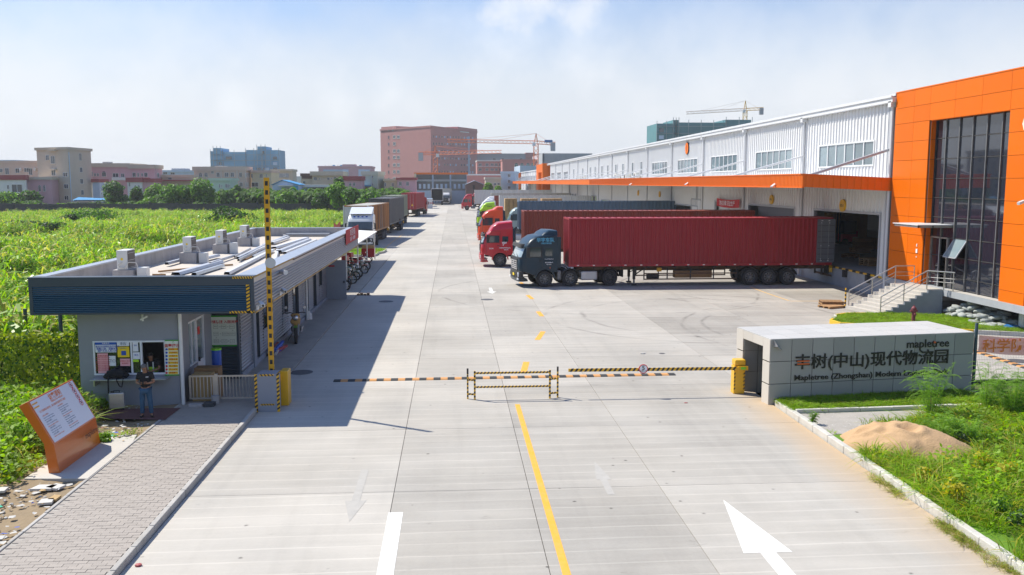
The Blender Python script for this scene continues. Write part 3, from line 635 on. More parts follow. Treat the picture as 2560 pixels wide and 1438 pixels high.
# inside the dock: pallets and stacks
def pallet(x, y, z, rz, n, group, label, sx=1.1, sy=1.0):
    t = thing('pallet_stack', label, 'pallet', (x, y, z), rz, group)
    for k in range(n):
        o = MB(); zb_ = k*.13; jx = random.uniform(-.04, .04)
        for j in (-1, 0, 1): o.box(-sx/2+jx, sx/2+jx, j*sy*.42-.05, j*sy*.42+.05, zb_, zb_+.085, 'wood')
        for j in range(6): o.box(-sx/2+jx+j*sx/6+.01, -sx/2+jx+(j+1)*sx/6-.02, -sy/2, sy/2, zb_+.085, zb_+.11, 'wood')
        put(o, 'pallet_tier', t, world=False)
    return t
for (qx, qy, n, rz, lab) in ((2180, 664, 4, .2, 'tilted stack of bare wooden pallets at the near dock door jamb'), (2126, 643, 2, .9, 'low pair of wooden pallets just inside the open dock door'), (2150, 632, 3, .1, 'pallet stack behind the low pair inside the open dock'), (2156, 624, 8, 0, 'tall stack of brown pallets deep inside the open dock'), (2195, 622, 7, .1, 'tallest pallet stack at the back of the open dock')):
    x, y = G(qx, qy, 1.25).xy; pallet(x, y, 1.25, rz, n, 'pallets inside the open dock', lab, 1.3, 1.1)
for k, (x, y, h) in enumerate(((39, 86, 2.4), (42, 96, 2.2), (36, 92, 2.6))):
    t = MB(); 
    for q in range(3):
        for r in range(3): t.box(x+q*.75, x+q*.75+.72, y+r*.75, y+r*.75+.72, 1.25, 1.25+h-.2*((q+r) % 2), 'carton')
    tag(put(t, 'carton_pile'), ['block of stacked brown cartons nearest the jamb in the dark dock', 'middle block of brown cartons in the dark dock', 'last block of brown cartons in the dark dock'][k], 'cartons', 'carton blocks inside the dock')
# forklift (red) in the dock
fk = thing('forklift', 'red forklift truck parked in the dark behind the pallets', 'forklift', (G(2122, 612, 1.25).x, G(2122, 612, 1.25).y, 1.25))
put(MB().box(-.9, .5, -.5, .5, .3, 1.0, 'cab_red').box(.3, .6, -.45, .45, .3, 1.25, 'cab_red'), 'body', fk, world=False, bevel=.05)
put(MB().box(-.75, .4, -.5, -.44, 1.0, 2.1, 'black').box(-.75, .4, .44, .5, 1.0, 2.1, 'black').box(-.75, .4, -.5, .5, 2.08, 2.16, 'black'), 'cage', fk, world=False)
put(MB().box(-1.05, -.95, -.35, -.25, .1, 2.9, 'black').box(-1.05, -.95, .25, .35, .1, 2.9, 'black').box(-2.0, -1.0, -.3, -.2, .08, .13, 'steel').box(-2.0, -1.0, .2, .3, .08, .13, 'steel'), 'mast', fk, world=False)
for xx_, yy_ in ((-.6, -.5), (-.6, .5), (.3, -.45), (.3, .45)): put(MB().cyl((xx_, yy_-.1, .28), (xx_, yy_+.1, .28), .28, n=14, m='tyre'), 'wheel', fk, world=False)
# air conditioners on the wall above the canopy
def wall_ac(y, lab, z=7.65, X=W-.6):
    t = thing('air_conditioner', lab, 'air conditioner', (X, y, z), 0, 'outdoor units above the canopy')
    put(MB().box(-.25, .3, -.55, .55, 0, .95, 'ac_white'), 'casing', t, world=False, bevel=.02)
    put(MB().cyl((-.27, .12, .48), (-.25, .12, .48), .40, n=20, m='ac_grille'), 'fan_grille', t, world=False)
    return t
for px, lab in ((1539, 'outdoor unit on the canopy nearest the far end of three pale ones'), (1563, 'middle pale outdoor unit on the canopy'), (1587, 'pale outdoor unit on the canopy nearest the wide windows'), (1443, 'dark looking outdoor unit further along the canopy'), (1458, 'second dark looking outdoor unit further along the canopy')):
    p = PX(px, 440, W-.8); wall_ac(p.y, lab, 7.2)

# ================================================================== ORANGE OFFICE FRONT
of = thing('office_building', 'bright orange panelled office block with tall dark glass front', 'office building', (25.2, 44, 0))
OX, RX, GX = 25.2, 26.2, 25.58
rows = [1.36, 1.9, 2.95, 3.97, 4.95, 5.97, 7.0, 8.03, 9.06, 10.08, 10.95, 11.84]
ycols = [49.75, 47.7, 46.05, 43.7, 41.4, 39.2, 37.36]
put(MB().box(OX+.06, OX+12, 37.45, 49.7, 1.36, 11.78, 'seam').box(0,0,0,0,0,0,'seam') if False else MB().box(OX+.06, OX+12, 45.95, 49.68, 1.36, 11.78, 'seam').box(OX+.06, OX+12, 37.5, 39.15, 1.36, 11.78, 'seam').box(OX+.06, OX+12, 39.15, 45.95, 10.12, 11.78, 'seam').box(OX+4, OX+12, 39.15, 45.95, 1.36, 10.12, 'inside_dark'), 'core_wall', of)
def panel(x0, x1, y0, y1, z0, z1):
    gp = .009
    if x1-x0 < y1-y0: b = MB().box(x0, x1, y0+gp, y1-gp, z0+gp, z1-gp, 'orange_panel')
    else: b = MB().box(x0+gp, x1-gp, y0, y1, z0+gp, z1-gp, 'orange_panel')
    put(b, 'cladding_panel', of)
for r in range(len(rows)-1):
    z0, z1 = rows[r], rows[r+1]
    if r == 0: z0, z1 = 1.36, 1.9
    for c in range(len(ycols)-1):
        ya, yb = ycols[c], ycols[c+1]
        if 2 <= c <= 4 and r < 9: continue
        panel(OX, OX+.055, yb, ya, z0, z1)
    if r < 9: panel(OX+.06, GX+.05, 45.93, 45.985, z0, z1); panel(OX+.06, GX+.05, 39.12, 39.175, z0, z1)
    xs = [OX+.0, OX+1.6, OX+3.95, OX+6.3, OX+8.65, OX+11]
    for k in range(5): panel(xs[k]+.0, xs[k+1], 37.36, 37.42, z0, z1)
put(MB().box(OX+.0, GX, 39.18, 45.93, 10.06, 10.085, 'orange_panel'), 'soffit', of)
put(MB().box(OX-.02, OX+12, 37.33, 49.77, 11.84, 11.9, 'orange_panel'), 'coping', of)
put(MB().box(OX-.08, OX+12, 37.1, 49.85, 1.02, 1.35, 'dock_concrete').box(OX-.08, OX+2.2, 37.1, 43.6, 1.348, 1.356, 'step_stone'), 'floor_slab', of)
put(MB().box(27.3, 27.5, 37.2, 45, 0, 1.02, 'plinth_blue'), 'base_wall', of)
p = G(2433, 806); put(MB().cyl((26.2, 38.75, -.1), (26.2, 38.75, 1.02), .2, n=18, m='pvc_white'), 'column', of)
put(MB().box(26.9, 27.3, 37.4, 37.9, -.1, 1.02, 'plinth_blue'), 'pier', of)
# curtain wall
zs = [1.37, 2.0, 3.0, 3.97, 5.0, 6.02, 7.02, 8.04, 9.1, 10.06]; ms = [45.92, 44.95, 43.72, 42.55, 41.38, 40.2, 39.18]
for i in range(6):
    for j in range(9):
        if i in (0,) and j < 3: continue
        y1_, y0_ = ms[i]-.03, ms[i+1]+.03
        if i == 2 and j == 2: continue
        put(MB().box(GX+.0, GX+.02, y0_, y1_, zs[j]+.025, zs[j+1]-.025, 'glass_tint'), 'glass_pane', of)
for i, yv in enumerate(ms): put(MB().box(GX-.07, GX+.06, yv-.03, yv+.03, (3.95 if i == 0 else 1.37), 10.06, 'chassis' if i in (0, 6) else 'rim_grey'), 'mullion', of)
for zv in zs[1:]: put(MB().box(GX-.025, GX+.05, 39.2, 45.9, zv-.02, zv+.02, 'chassis'), 'transom', of)
wn = put(MB().add([(GX, 43.7, 3.95), (GX, 42.57, 3.95), (GX-.55, 42.57, 3.08), (GX-.55, 43.7, 3.08), (GX+.03, 43.7, 3.93), (GX+.03, 42.57, 3.93), (GX-.52, 42.57, 3.06), (GX-.52, 43.7, 3.06)], [(0,1,2,3), (7,6,5,4), (0,3,7,4), (1,5,6,2), (2,6,7,3)], 'glass_pane'), 'tilted_window', of)
put(MB().bar((GX, 43.7, 3.95), (GX-.56, 43.7, 3.05), .05, m='trim_grey').bar((GX, 42.57, 3.95), (GX-.56, 42.57, 3.05), .05, m='trim_grey').bar((GX-.56, 43.7, 3.05), (GX-.56, 42.57, 3.05), .05, m='trim_grey'), 'frame', wn)
# glass door, its canopy
dr = put(MB().box(GX+.0, GX+.03, 44.35, 45.85, 1.37, 3.9, 'glass_tint'), 'door', of)
put(MB().box(GX-.06, GX+.07, 44.98, 45.04, 1.37, 3.95, 'trim_grey').box(GX-.06, GX+.07, 44.25, 44.34, 1.37, 3.95, 'steel').box(GX-.06, GX+.07, 45.86, 45.93, 1.37, 3.95, 'steel').box(GX-.06, GX+.07, 44.3, 45.9, 3.9, 3.97, 'steel'), 'door_frame', dr)
put(MB().cyl((GX-.12, 44.75, 1.95), (GX-.12, 44.75, 3.1), .025, n=8, m='black'), 'handle', dr)
cn = put(MB().box(23.7, GX, 43.9, 46.5, 4.62, 4.66, 'clad_trim').box(23.75, GX, 43.95, 44.0, 4.5, 4.62, 'steel').box(23.75, GX, 46.4, 46.45, 4.5, 4.62, 'steel').box(23.75, 23.83, 43.95, 46.45, 4.5, 4.6, 'steel').box(24.5, 24.58, 43.95, 46.45, 4.5, 4.6, 'chassis'), 'door_canopy', of)
put(MB().box(OX-.03, OX, 46.55, 46.7, 3.0, 3.22, 'paper').box(OX-.03, OX, 46.6, 46.66, 3.35, 3.5, 'paper').box(OX-.03, OX, 46.6, 46.65, 2.75, 2.82, 'paper'), 'notice', of)
text('G', 1.1, 'paint_white', of, PX(2556, 312, OX-.05)+Vector((0, 0, 0)), (0, -1, 0), (0, 0, 1), depth=.04, name='lettering')
o = put(MB().bar((OX-.05, 37.7, PX(2552, 503, OX).z), (OX-.45, 37.5, PX(2552, 503, OX).z-.1), .12, m='clad_trim'), 'security_camera', of)

# steps up to the office door
st = thing('steps', 'pale stone steps with steel handrails climbing to the office door', 'steps', (22, 45, 0))
NS = 9; X0s, X1s = 21.3, 23.75; fy0, fy1 = 43.75, 46.55
for i in range(NS):
    xa = X0s+(X1s-X0s)*i/(NS-1)
    sk = .085*(NS-i)
    put(MB().add([(xa+.55, fy0, 0), (xa, fy1, 0), (xa+.34, fy1, 0), (xa+.9, fy0, 0), (xa+.55, fy0, 1.356*(i+1)/NS), (xa, fy1, 1.356*(i+1)/NS), (xa+.34, fy1, 1.356*(i+1)/NS), (xa+.9, fy0, 1.356*(i+1)/NS)], [(0,1,5,4), (4,5,6,7), (1,2,6,5), (0,4,7,3), (3,7,6,2)], 'step_stone'), 'step', st)
pts = [(21.85+.02, fy0-.03, 0)]
b = MB(); n = NS
pl = [(X0s+.57, 0)]
for i in range(NS): xa = X0s+.57+(X1s-X0s)*i/(NS-1); z_ = 1.356*(i+1)/NS-.03; pl += [(xa, z_-1.356/NS if i else 0), (xa, z_)]
pl += [(25.1, 1.326), (25.1, 0)]
pl2 = [pl[0]]+[q for q in pl[1:]]
b.prism(pl2[1:], fy0-.08, fy0-.002, 'plinth_blue'); put(b, 'side_wall', st)
put(MB().add([(X1s+.3, 46.55, 1.1), (X1s+.9, 43.75, 1.1), (25.1, 43.75, 1.1), (25.1, 46.55, 1.1), (X1s+.3, 46.55, 1.36), (X1s+.9, 43.75, 1.36), (25.1, 43.75, 1.36), (25.1, 46.55, 1.36)], [(0,1,5,4), (4,5,6,7), (2,3,7,6), (1,2,6,5), (3,0,4,7)], 'step_stone').box(24.3, 25.1, 43.76, 46.5, 0, 1.1, 'plinth_blue'), 'landing', st)
def handrail(P, off, label, posts):
    hr = put(MB().tube([Vector(p)+Vector((0,0,.95)) for p in P], .03, 8, 'steel'), 'handrail', st)
    for h in (.62, .42): put(MB().tube([Vector(p)+Vector((0,0,h)) for p in P], .017, 6, 'steel'), 'rail', st)
    for i, p in enumerate(posts): put(MB().cyl(p, Vector(p)+Vector((0,0,.95)), .028, n=8, m='steel'), 'post', st)
A = Vector((21.9, 43.8, .03)); B_ = Vector((24.35, 43.8, 1.36)); C_ = Vector((25.0, 43.8, 1.36)); D_ = Vector((25.45, 42.9, 1.36))
B2 = Vector((24.3, 43.8, 1.36)); 
handrail([A, B2, Vector((25.9, 43.75, 1.36)) if False else Vector((25.15, 42.75, 1.36))], 0, '', [A, (A+B2)/2, B2, Vector((25.12, 42.8, 1.36)), (B2*.35+Vector((25.12, 42.8, 1.36))*.65)])
A = Vector((21.45, 46.5, .03)); B2 = Vector((24.0, 46.5, 1.36)); E_ = Vector((25.05, 46.5, 1.36))
handrail([A, B2, E_], 0, '', [A, (A+B2)/2, B2, E_])
b = MB(); 
for k in range(10): b.box(21.30, 21.36, 46.62, 46.68, k*.11, k*.11+.11, 'yellow' if k % 2 else 'black')
tag(put(b, 'bollard_post'), 'thin yellow and black striped post at the foot of the far handrail', 'post')
for k, (x, y, rz, lab) in enumerate(((20.7, 46.9, .4, 'flattened broken wooden pallet lying by the foot of the steps'), (21.0, 47.6, -.2, 'second broken wooden pallet leaning behind the flattened one by the steps'))):
    pallet(x, y, 0.02+.02*k, rz, 1 if not k else 2, 'broken pallets by the steps', lab, 1.2, .9)
# sandbag heap under the floor
for k in range(96):
    u = random.random(); v_ = random.random()
    y = 43.3-4.2*u; lvl = int((1-abs(u-.42)*1.7)*random.random()*7); x = 24.9+max(0, lvl)*.12+1.3*v_
    z = .16+max(0, lvl)*.135
    if k == 0: sack = put(MB().ico((0,0,0), 1, 'sack', seed=5, n=2, sq=(.33,.20,.11)), 'sandbag', smooth=60); o = sack
    else: o = like(sack, None, name='sandbag')
    o.location = (x, y, z); o.rotation_euler = (random.uniform(-.2,.2), random.uniform(-.2,.2), random.uniform(0, 3))
    tag(o, 'grey sandbag in the heap under the office floor edge', 'sandbag', 'sandbags heaped under the office floor')
t = thing('tarpaulin', 'crumpled blue tarpaulin beside the sandbags near the white column', 'tarpaulin', (25.8, 38.9, 0))
put(MB().ico((.0, .0, .12), .5, 'tarp_blue', seed=3, n=2, sq=(1.0,.8,.35)), 'sheet', t, world=False); 
tag(put(MB().box(25.9, 26.1, 38.2, 38.7, .25, .45, 'wood')), 'x') if False else None
hy = thing('fire_hydrant', 'red cast iron fire hydrant standing on the small lawn', 'fire hydrant', (G(2283, 806, .12).x, G(2283, 806, .12).y, .12))
put(MB().lathe([(.16,0), (.16,.05), (.09,.06), (.085,.45), (.11,.47), (.11,.52), (.10,.6), (.12,.66), (.12,.69), (.07,.76), (.03,.78), (.03,.83), (0,.83)], 16, 'hydrant', axis='z'), 'barrel', hy, world=False, smooth=40)
for a in (0, PI): put(MB().cyl((0,0,.56), (math.cos(a)*.18, math.sin(a)*.05, .56), .05, n=10, m='hydrant'), 'outlet', hy, world=False)
put(MB().cyl((0,0,.40), (0,-.17,.40), .06, n=10, m='hydrant'), 'outlet', hy, world=False)
# ================================================================== GUARDHOUSE
gh = thing('guardhouse', 'long low grey guardhouse with flat roof and blue louvred front fascia', 'guardhouse', (-8, 30, 0))
RX0, RX1, RY0, RY1, RT, RF, RB = -12.3, -5.88, 26.4, 55.3, 4.07, 3.55, 2.97
put(MB().box(RX0+.1, RX1-.1, RY0+.1, RY1-.1, 3.2, RF, 'roof_floor'), 'roof_slab', gh)
put(MB().box(RX0+.02, RX0+.3, RY0+.3, RY1, RF, RT-.05, 'parapet').box(RX0+.3, RX1-.3, RY1-.28, RY1, RF, RT-.05, 'parapet').box(RX1-.5, RX1-.06, RY0+.3, RY1-.28, RF, RT-.05, 'parapet').box(RX0+.02, RX1-.06, RY0+.05, RY0+.3, RF, RT-.05, 'parapet'), 'parapet', gh)
put(MB().box(RX0-.02, RX0+.34, RY0+.36, RY1-.3, RT-.05, RT, 'cap_grey').box(RX0-.02, RX1-.6, RY1-.3, RY1+.04, RT-.05, RT+.002, 'cap_grey').box(RX1-.58, RX1+.02, RY0+.36, RY1+.04, RT-.05, RT+.003, 'cap_grey').box(RX0-.02, RX1+.02, RY0-.02, RY0+.36, RT-.05, RT+.001, 'fascia_navy'), 'coping', gh)
# front fascia: frame and horizontal louvres
def louvre_y(b, x0, x1, z0, z1, Y, n, m, d=.045, sgn=-1):
    p = (z1-z0)/n; pr = []
    for i in range(n): a = z0+i*p; pr += [(a, 0), (a+p*.25, d), (a+p*.65, d), (a+p*.95, 0)]
    pr.append((z1, 0)); vs = []
    for z, dd in pr: vs += [(x0, Y+sgn*dd, z), (x1, Y+sgn*dd, z)]
    b.add(vs, [(2*i, 2*i+1, 2*i+3, 2*i+2) for i in range(len(pr)-1)], m)
def louvre_x(b, y0, y1, z0, z1, X, n, m, d=.045, sgn=1):
    p = (z1-z0)/n; pr = []
    for i in range(n): a = z0+i*p; pr += [(a, 0), (a+p*.25, d), (a+p*.65, d), (a+p*.95, 0)]
    pr.append((z1, 0)); vs = []
    for z, dd in pr: vs += [(X+sgn*dd, y0, z), (X+sgn*dd, y1, z)]
    b.add(vs, [(2*i, 2*i+1, 2*i+3, 2*i+2) for i in range(len(pr)-1)], m)
b = MB(); b.box(RX0, RX1, RY0-.01, RY0+.06, 3.80, RT-.05, 'fascia_navy').box(RX0, RX0+.1, RY0-.012, RY0+.06, RB, 3.80, 'fascia_navy').box(RX1-.1, RX1, RY0-.012, RY0+.06, RB, 3.80, 'fascia_navy').box(RX0+.1, RX1-.1, RY0-.011, RY0+.06, RB, RB+.05, 'fascia_navy'); put(b, 'fascia_frame', gh)
b = MB(); louvre_y(b, RX0+.1, RX1-.1, RB+.05, 3.80, RY0+.06, 14, 'louvre_blue', .065); put(b, 'fascia_louvre', gh)
b = MB(); b.box(RX0, RX0+.05, RY0+.06, RY1, RB, RT-.05, 'fascia_navy').box(RX0+.05, RX1, RY1-.05, RY1, RB, RT-.05, 'fascia_navy'); put(b, 'fascia_back', gh)
segs = [RY0+.06, 33.5, 38.3, 43.2, 47.8, RY1]
for a, c in zip(segs, segs[1:]):
    b = MB(); louvre_x(b, a+.01, c-.01, RB, RT-.22, RX1-.045, 9, 'louvre_grey', .04); b.box(RX1-.05, RX1-.03, a+.01, c-.01, RT-.22, RT-.05, 'silver'); put(b, 'fascia_louvre', gh)
def hazard(b, a, c, w_, n_, nrm, n=8, t=.006):     # tape of slanted black and yellow blocks from a to c
    a = Vector(a); c = Vector(c); d = (c-a); L_ = d.length; d.normalize(); nr = Vector(nrm).normalized(); s_ = d.cross(nr).normalized()*w_
    o = nr*t; st = L_/n; sl_ = d*min(w_*.7, st*.5)
    b.add([a+o*.5, c+o*.5, c+s_+o*.5, a+s_+o*.5], [(0,1,2,3)], 'yellow')
    for i in range(n):
        p = a+d*(i*st+st*.1); q = p+d*st*.45; lim = lambda v: v
        p2, q2 = p+s_+sl_, q+s_+sl_
        if (q2-a).dot(d) > L_: q2 = a+d*L_+s_; p2 = min((p2, q2), key=lambda v: (v-a).dot(d))
        b.add([p+o, q+o, q2+o, p2+o], [(0,1,2,3)], 'black')
b = MB(); hazard(b, (RX1-.60, RY0-.02, RT-.0), (RX1+.0, RY0-.02, RT), .075, 0, (0,-1,0), 8); hazard(b, (RX1-.12, RY0-.02, 3.82), (RX1-.12, RY0-.02, RB), .10, 0, (0,-1,0), 8); hazard(b, (RX1-.72, RY0-.02, RB+.07), (RX1, RY0-.02, RB+.07), .07, 0, (0,-1,0), 8)
put(b, 'hazard_tape', gh)
b = MB(); hazard(b, (RX1+.02, RY0, RT), (RX1+.02, 33, RT), .05, 0, (1,0,0), 50); hazard(b, (RX1+.015, RY0, RB+.03), (RX1+.015, 29.5, RB+.03), .05, 0, (1,0,0), 22); b.box(RX1-.01, RX1+.012, 29.5, RY1, RB-.04, RB+.01, 'plywood').box(RX1-.01, RX1+.014, 33, 51, RT-.10, RT-.055, 'rusty'); put(b, 'edge_strip', gh)
put(MB().box(RX0+.05, RX1-.05, RY0+.07, RY1-.06, RB+.08, RB+.12, 'booth_wall'), 'soffit', gh)
# booth walls (front at y = 27.04)
BY, BX0, BX1 = 27.04, -11.25, -8.32
ox0, ox1 = PY(234, 895, BY).x, PY(414, 895, BY).x; oz1, oz0 = PY(320, 852, BY).z, PY(320, 937, BY).z
b = MB(); b.box(BX0, ox0, BY, BY+.2, -.1, RB+.08, 'booth_wall').box(ox1, BX1, BY, BY+.2, -.1, RB+.08, 'booth_wall').box(ox0, ox1, BY, BY+.2, -.1, oz0, 'booth_wall').box(ox0, ox1, BY, BY+.2, oz1, RB+.08, 'booth_wall')
b.box(BX0, BX0+.2, BY+.2, 52, -.1, RB+.08, 'booth_wall'); b.box(BX1-.15, BX1, BY+.2, 28.1, -.1, RB+.08, 'booth_wall').box(BX1-.15, BX1, 29.9, 30.8, -.1, RB+.08, 'booth_wall').box(BX1-.15, BX1, 28.1, 29.9, 2.45, RB+.08, 'booth_wall').box(BX0+.2, BX1-.15, 31, 31.2, -.1, RB+.08, 'inside_wall').box(BX0+.2, BX1-.15, BY+.2, 31, .0, .15, 'inside_dark')
put(b, 'wall', gh)
# front window: frames, panes, sliding leaf
wn = put(MB().box(ox0, ox1, BY-.02, BY+.06, oz1-.05, oz1, 'upvc').box(ox0, ox1, BY-.02, BY+.06, oz0, oz0+.05, 'upvc').box(ox0, ox0+.05, BY-.019, BY+.06, oz0+.05, oz1-.05, 'upvc').box(ox1-.03, ox1, BY-.019, BY+.06, oz0+.05, oz1-.05, 'upvc'), 'window', gh)
for pxx, ww in ((330, .05), (354, .055)):
    xx = PY(pxx, 895, BY).x; put(MB().box(xx-ww/2, xx+ww/2, BY-.025, BY+.055, oz0+.05, oz1-.05, 'upvc'), 'mullion', wn)
put(MB().box(ox0+.05, PY(328, 895, BY).x, BY+.01, BY+.02, oz0+.05, oz1-.05, 'glass_dark'), 'pane', wn)
put(MB().box(PY(332, 895, BY).x, PY(352, 895, BY).x, BY+.01, BY+.02, oz0+.05, oz1-.05, 'glass_dark'), 'pane', wn)
def sheet(px0, py0, px1, py1, m, Y=BY-.03, name='notice', parent=None, t=.004):
    a = PY(px0, py0, Y); c = PY(px1, py1, Y)
    return put(MB().box(a.x, c.x, Y, Y+t, c.z, a.z, m), name, parent or gh)
def lines(px, py, s, body, m, par, Y=BY-.036, align='LEFT', bold=0, sx=1):
    p = PY(px, py, Y); return text(body, s, m, par, (p.x, Y, p.z), (1,0,0), (0,0,1), align=align, depth=.0005, bold=bold, sx=sx)
s1 = sheet(237, 856, 291, 881, 'paper'); put(MB().box(PY(237,0+856,BY-.034).x, PY(291,856,BY-.034).x, BY-.034, BY-.0305, PY(237,862,BY).z, PY(237,856,BY).z, 'paper_blue'), 'header', s1)
lines(264, 859, .055, '温馨提示', 'paper', s1, BY-.037, 'CENTER'); lines(268, 867, .07, '请出示健康码及行程卡', 'ink_blue', s1, align='CENTER', bold=.01); lines(268, 872.5, .07, '佩戴口罩，测量体温', 'ink_blue', s1, align='CENTER', bold=.01); lines(268, 878, .07, '谢绝无关人员入内', 'ink_blue', s1, align='CENTER', bold=.01)
s2 = sheet(292, 856, 323, 865, 'paper'); lines(308, 860, .10, '丰树', 'ink_grey', s2, align='CENTER', bold=.02)
s3 = sheet(293, 867, 324, 893, 'paper_yellow'); lines(308, 871, .05, '扫码登记', 'ink_grey', s3, align='CENTER'); put(MB().box(PY(303, 880, BY-.034).x, PY(315, 880, BY-.034).x, BY-.034, BY-.0305, PY(303, 888, BY).z, PY(303, 877, BY).z, 'paper_blue'), 'emblem', s3)
s4 = sheet(243, 884, 272, 933, 'paper_pink'); lines(257, 890, .05, '疫情防控通知', 'ink_red', s4, align='CENTER'); 
for k, yy_ in enumerate((894, 899, 905, 909, 914, 918, 922, 926)): lines(257, yy_, .036, '进入园区人员必须登记信息', 'ink_red', s4, align='CENTER')
s5 = sheet(272, 890, 290, 915, 'paper'); lines(281, 903, .14, 'TIO', 'ink_grey', s5, align='CENTER', sx=.8)
s6 = sheet(300, 897, 326, 915, 'paper_pink'); lines(313, 903, .05, '车辆出入登记', 'ink_red', s6, align='CENTER'); lines(313, 909, .05, '请勿停车', 'ink_red', s6, align='CENTER')
s7 = sheet(331, 855, 346, 879, 'paper'); lines(338, 864, .05, '须知', 'ink_blue', s7, align='CENTER'); s8 = sheet(332, 881, 350, 898, 'paper'); lines(341, 888, .06, '图示', 'ink_blue', s8, align='CENTER'); sheet(332, 899, 347, 905, 'hivis')
# hint board beside the window
hb = sheet(412, 850, 448, 939, 'board_cream', BY-.06, 'hint_board', t=.03); sheet(411.5, 850, 448.5, 852.5, 'board_green', BY-.064, 'board_edge', hb, t=.002); sheet(411.5, 936.5, 448.5, 939, 'board_green', BY-.064, 'board_edge', hb, t=.002)
lines(430, 865, .115, '温馨提示', 'ink_red', hb, BY-.066, 'CENTER', bold=.02)
for k, tx in enumerate(('请佩戴口罩', '扫健康码', '主动刷卡', '测量体温', '请下车登记', '禁止烟火', '禁止停车', '减速慢行')):
    yc = 873.5+k*8.4; sheet(421, yc-3, 445, yc+3, 'paper_yellow', BY-.065, 'row', hb, t=.002); lines(433, yc, .062, tx, 'ink_red', hb, BY-.068, 'CENTER', bold=.01)
    p = PY(416.5, yc, BY-.062); put(MB().cyl((p.x, BY-.066, p.z), (p.x, BY-.062, p.z), .034, n=12, m=('ink_blue' if k < 5 else 'round_red')), 'symbol', hb)
p = PY(433, 856, BY-.062); put(MB().lathe([(.03, 0), (.022, 0)], 14, 'board_green', (p.x, BY-.066, p.z)), 'emblem', hb)
# counter
cz = PY(300, 948, 26.7).z
ct = put(MB().box(PY(224, 950, 26.62).x, PY(414, 950, 26.62).x, 26.62, BY, cz-.03, cz, 'cap_grey').box(-10.75, -10.71, 26.7, BY, cz-.22, cz-.03, 'steel').box(-9.15, -9.11, 26.7, BY, cz-.22, cz-.03, 'steel'), 'counter', gh)
tag(put(MB().box(-9.42, -9.2, 26.68, 26.85, cz, cz+.012, 'ink_blue'), 'clipboard'), 'blue clipboard lying on the guardhouse counter by the open window', 'clipboard')
# booth side: window and door in x = BX1
def px_on(px, py, X): return PX(px, py, X)
b = MB(); X = BX1
sw = put(MB().box(X-.1, X-.02, 28.1, 28.16, 1.0, 2.45, 'upvc').box(X-.1, X-.02, 28.9, 28.96, 1.0, 2.45, 'upvc').box(X-.1, X-.02, 28.16, 28.9, 2.38, 2.45, 'upvc').box(X-.1, X-.02, 28.16, 28.9, 1.0, 1.06, 'upvc').box(X-.101, X-.02, 28.5, 28.55, 1.06, 2.38, 'upvc'), 'window', gh); put(MB().box(X-.07, X-.06, 28.16, 28.9, 1.06, 2.38, 'glass_pane'), 'pane', sw)
put(MB().box(X-.15, X, 28.1, 28.98, -.1, .99, 'booth_wall'), 'wall', gh)
dr = put(MB().box(X-.12, X-.02, 29.0, 29.08, 0, 2.45, 'upvc').box(X-.12, X-.02, 29.82, 29.9, 0, 2.45, 'upvc').box(X-.12, X-.02, 29.08, 29.82, 2.37, 2.45, 'upvc').box(X-.10, X-.04, 29.08, 29.82, .0, 1.0, 'upvc'), 'door', gh); put(MB().box(X-.08, X-.07, 29.08, 29.82, 1.0, 2.37, 'glass_pane'), 'pane', dr); put(MB().box(X-.03, X+.03, 29.14, 29.18, 1.0, 1.14, 'black'), 'handle', dr); put(MB().box(X-.069, X-.065, 29.3, 29.55, 1.85, 2.1, 'paper_red'), 'notice', dr)
# recess wall with the entry procedure board
b = MB(); louvre_y(b, -8.3, -7.44, .1, 2.95, 30.8, 26, 'fascia_navy', .03); b.box(-8.34, -7.41, 30.83, 30.95, -.1, 3.05, 'fascia_navy').box(-7.5, -7.41, 30.74, 30.83, -.1, 3.0, 'fascia_navy'); put(b, 'recess_wall', gh)
Yb = 30.72
pb = sheet(525, 790, 592, 866, 'board_cream', Yb, 'procedure_board', t=.04); sheet(524.5, 789.5, 592.5, 792.5, 'board_green', Yb-.004, 'board_edge', pb, t=.002); sheet(524.5, 863, 592.5, 866, 'board_green', Yb-.004, 'board_edge', pb, t=.002)
lines(558, 805.5, .12, '疫情防控 入园流程', 'ink_red', pb, Yb-.006, 'CENTER', bold=.015)
for (cx, cy, wd, tx) in ((539, 817, 12, '量体温'), (559, 817, 13, '扫健康码'), (580, 817, 13, '身份登记'), (540, 835, 12, '核验证件'), (572, 835, 33, '登记后领取园区通行证'), (541, 853, 13, '离园登记'), (561, 853, 14, '归还证件'), (581, 853, 12, '入园')):
    sheet(cx-wd/2, cy-4.5, cx+wd/2, cy+4.5, 'board_ink', Yb-.003, 'box', pb, t=.001); sheet(cx-wd/2+.5, cy-4, cx+wd/2-.5, cy+4, 'board_cream', Yb-.0045, 'box', pb, t=.001)
    lines(cx, cy, .036 if wd < 20 else .042, tx, 'board_ink', pb, Yb-.008, 'CENTER')
for (cx, cy) in ((549, 817), (569, 817), (551, 835), (551, 853), (571, 853)): lines(cx, cy, .07, '→', 'board_ink', pb, Yb-.006, 'CENTER')
for (cx, cy) in ((582, 826), (541, 844)): lines(cx, cy, .07, '↓', 'board_ink', pb, Yb-.006, 'CENTER')
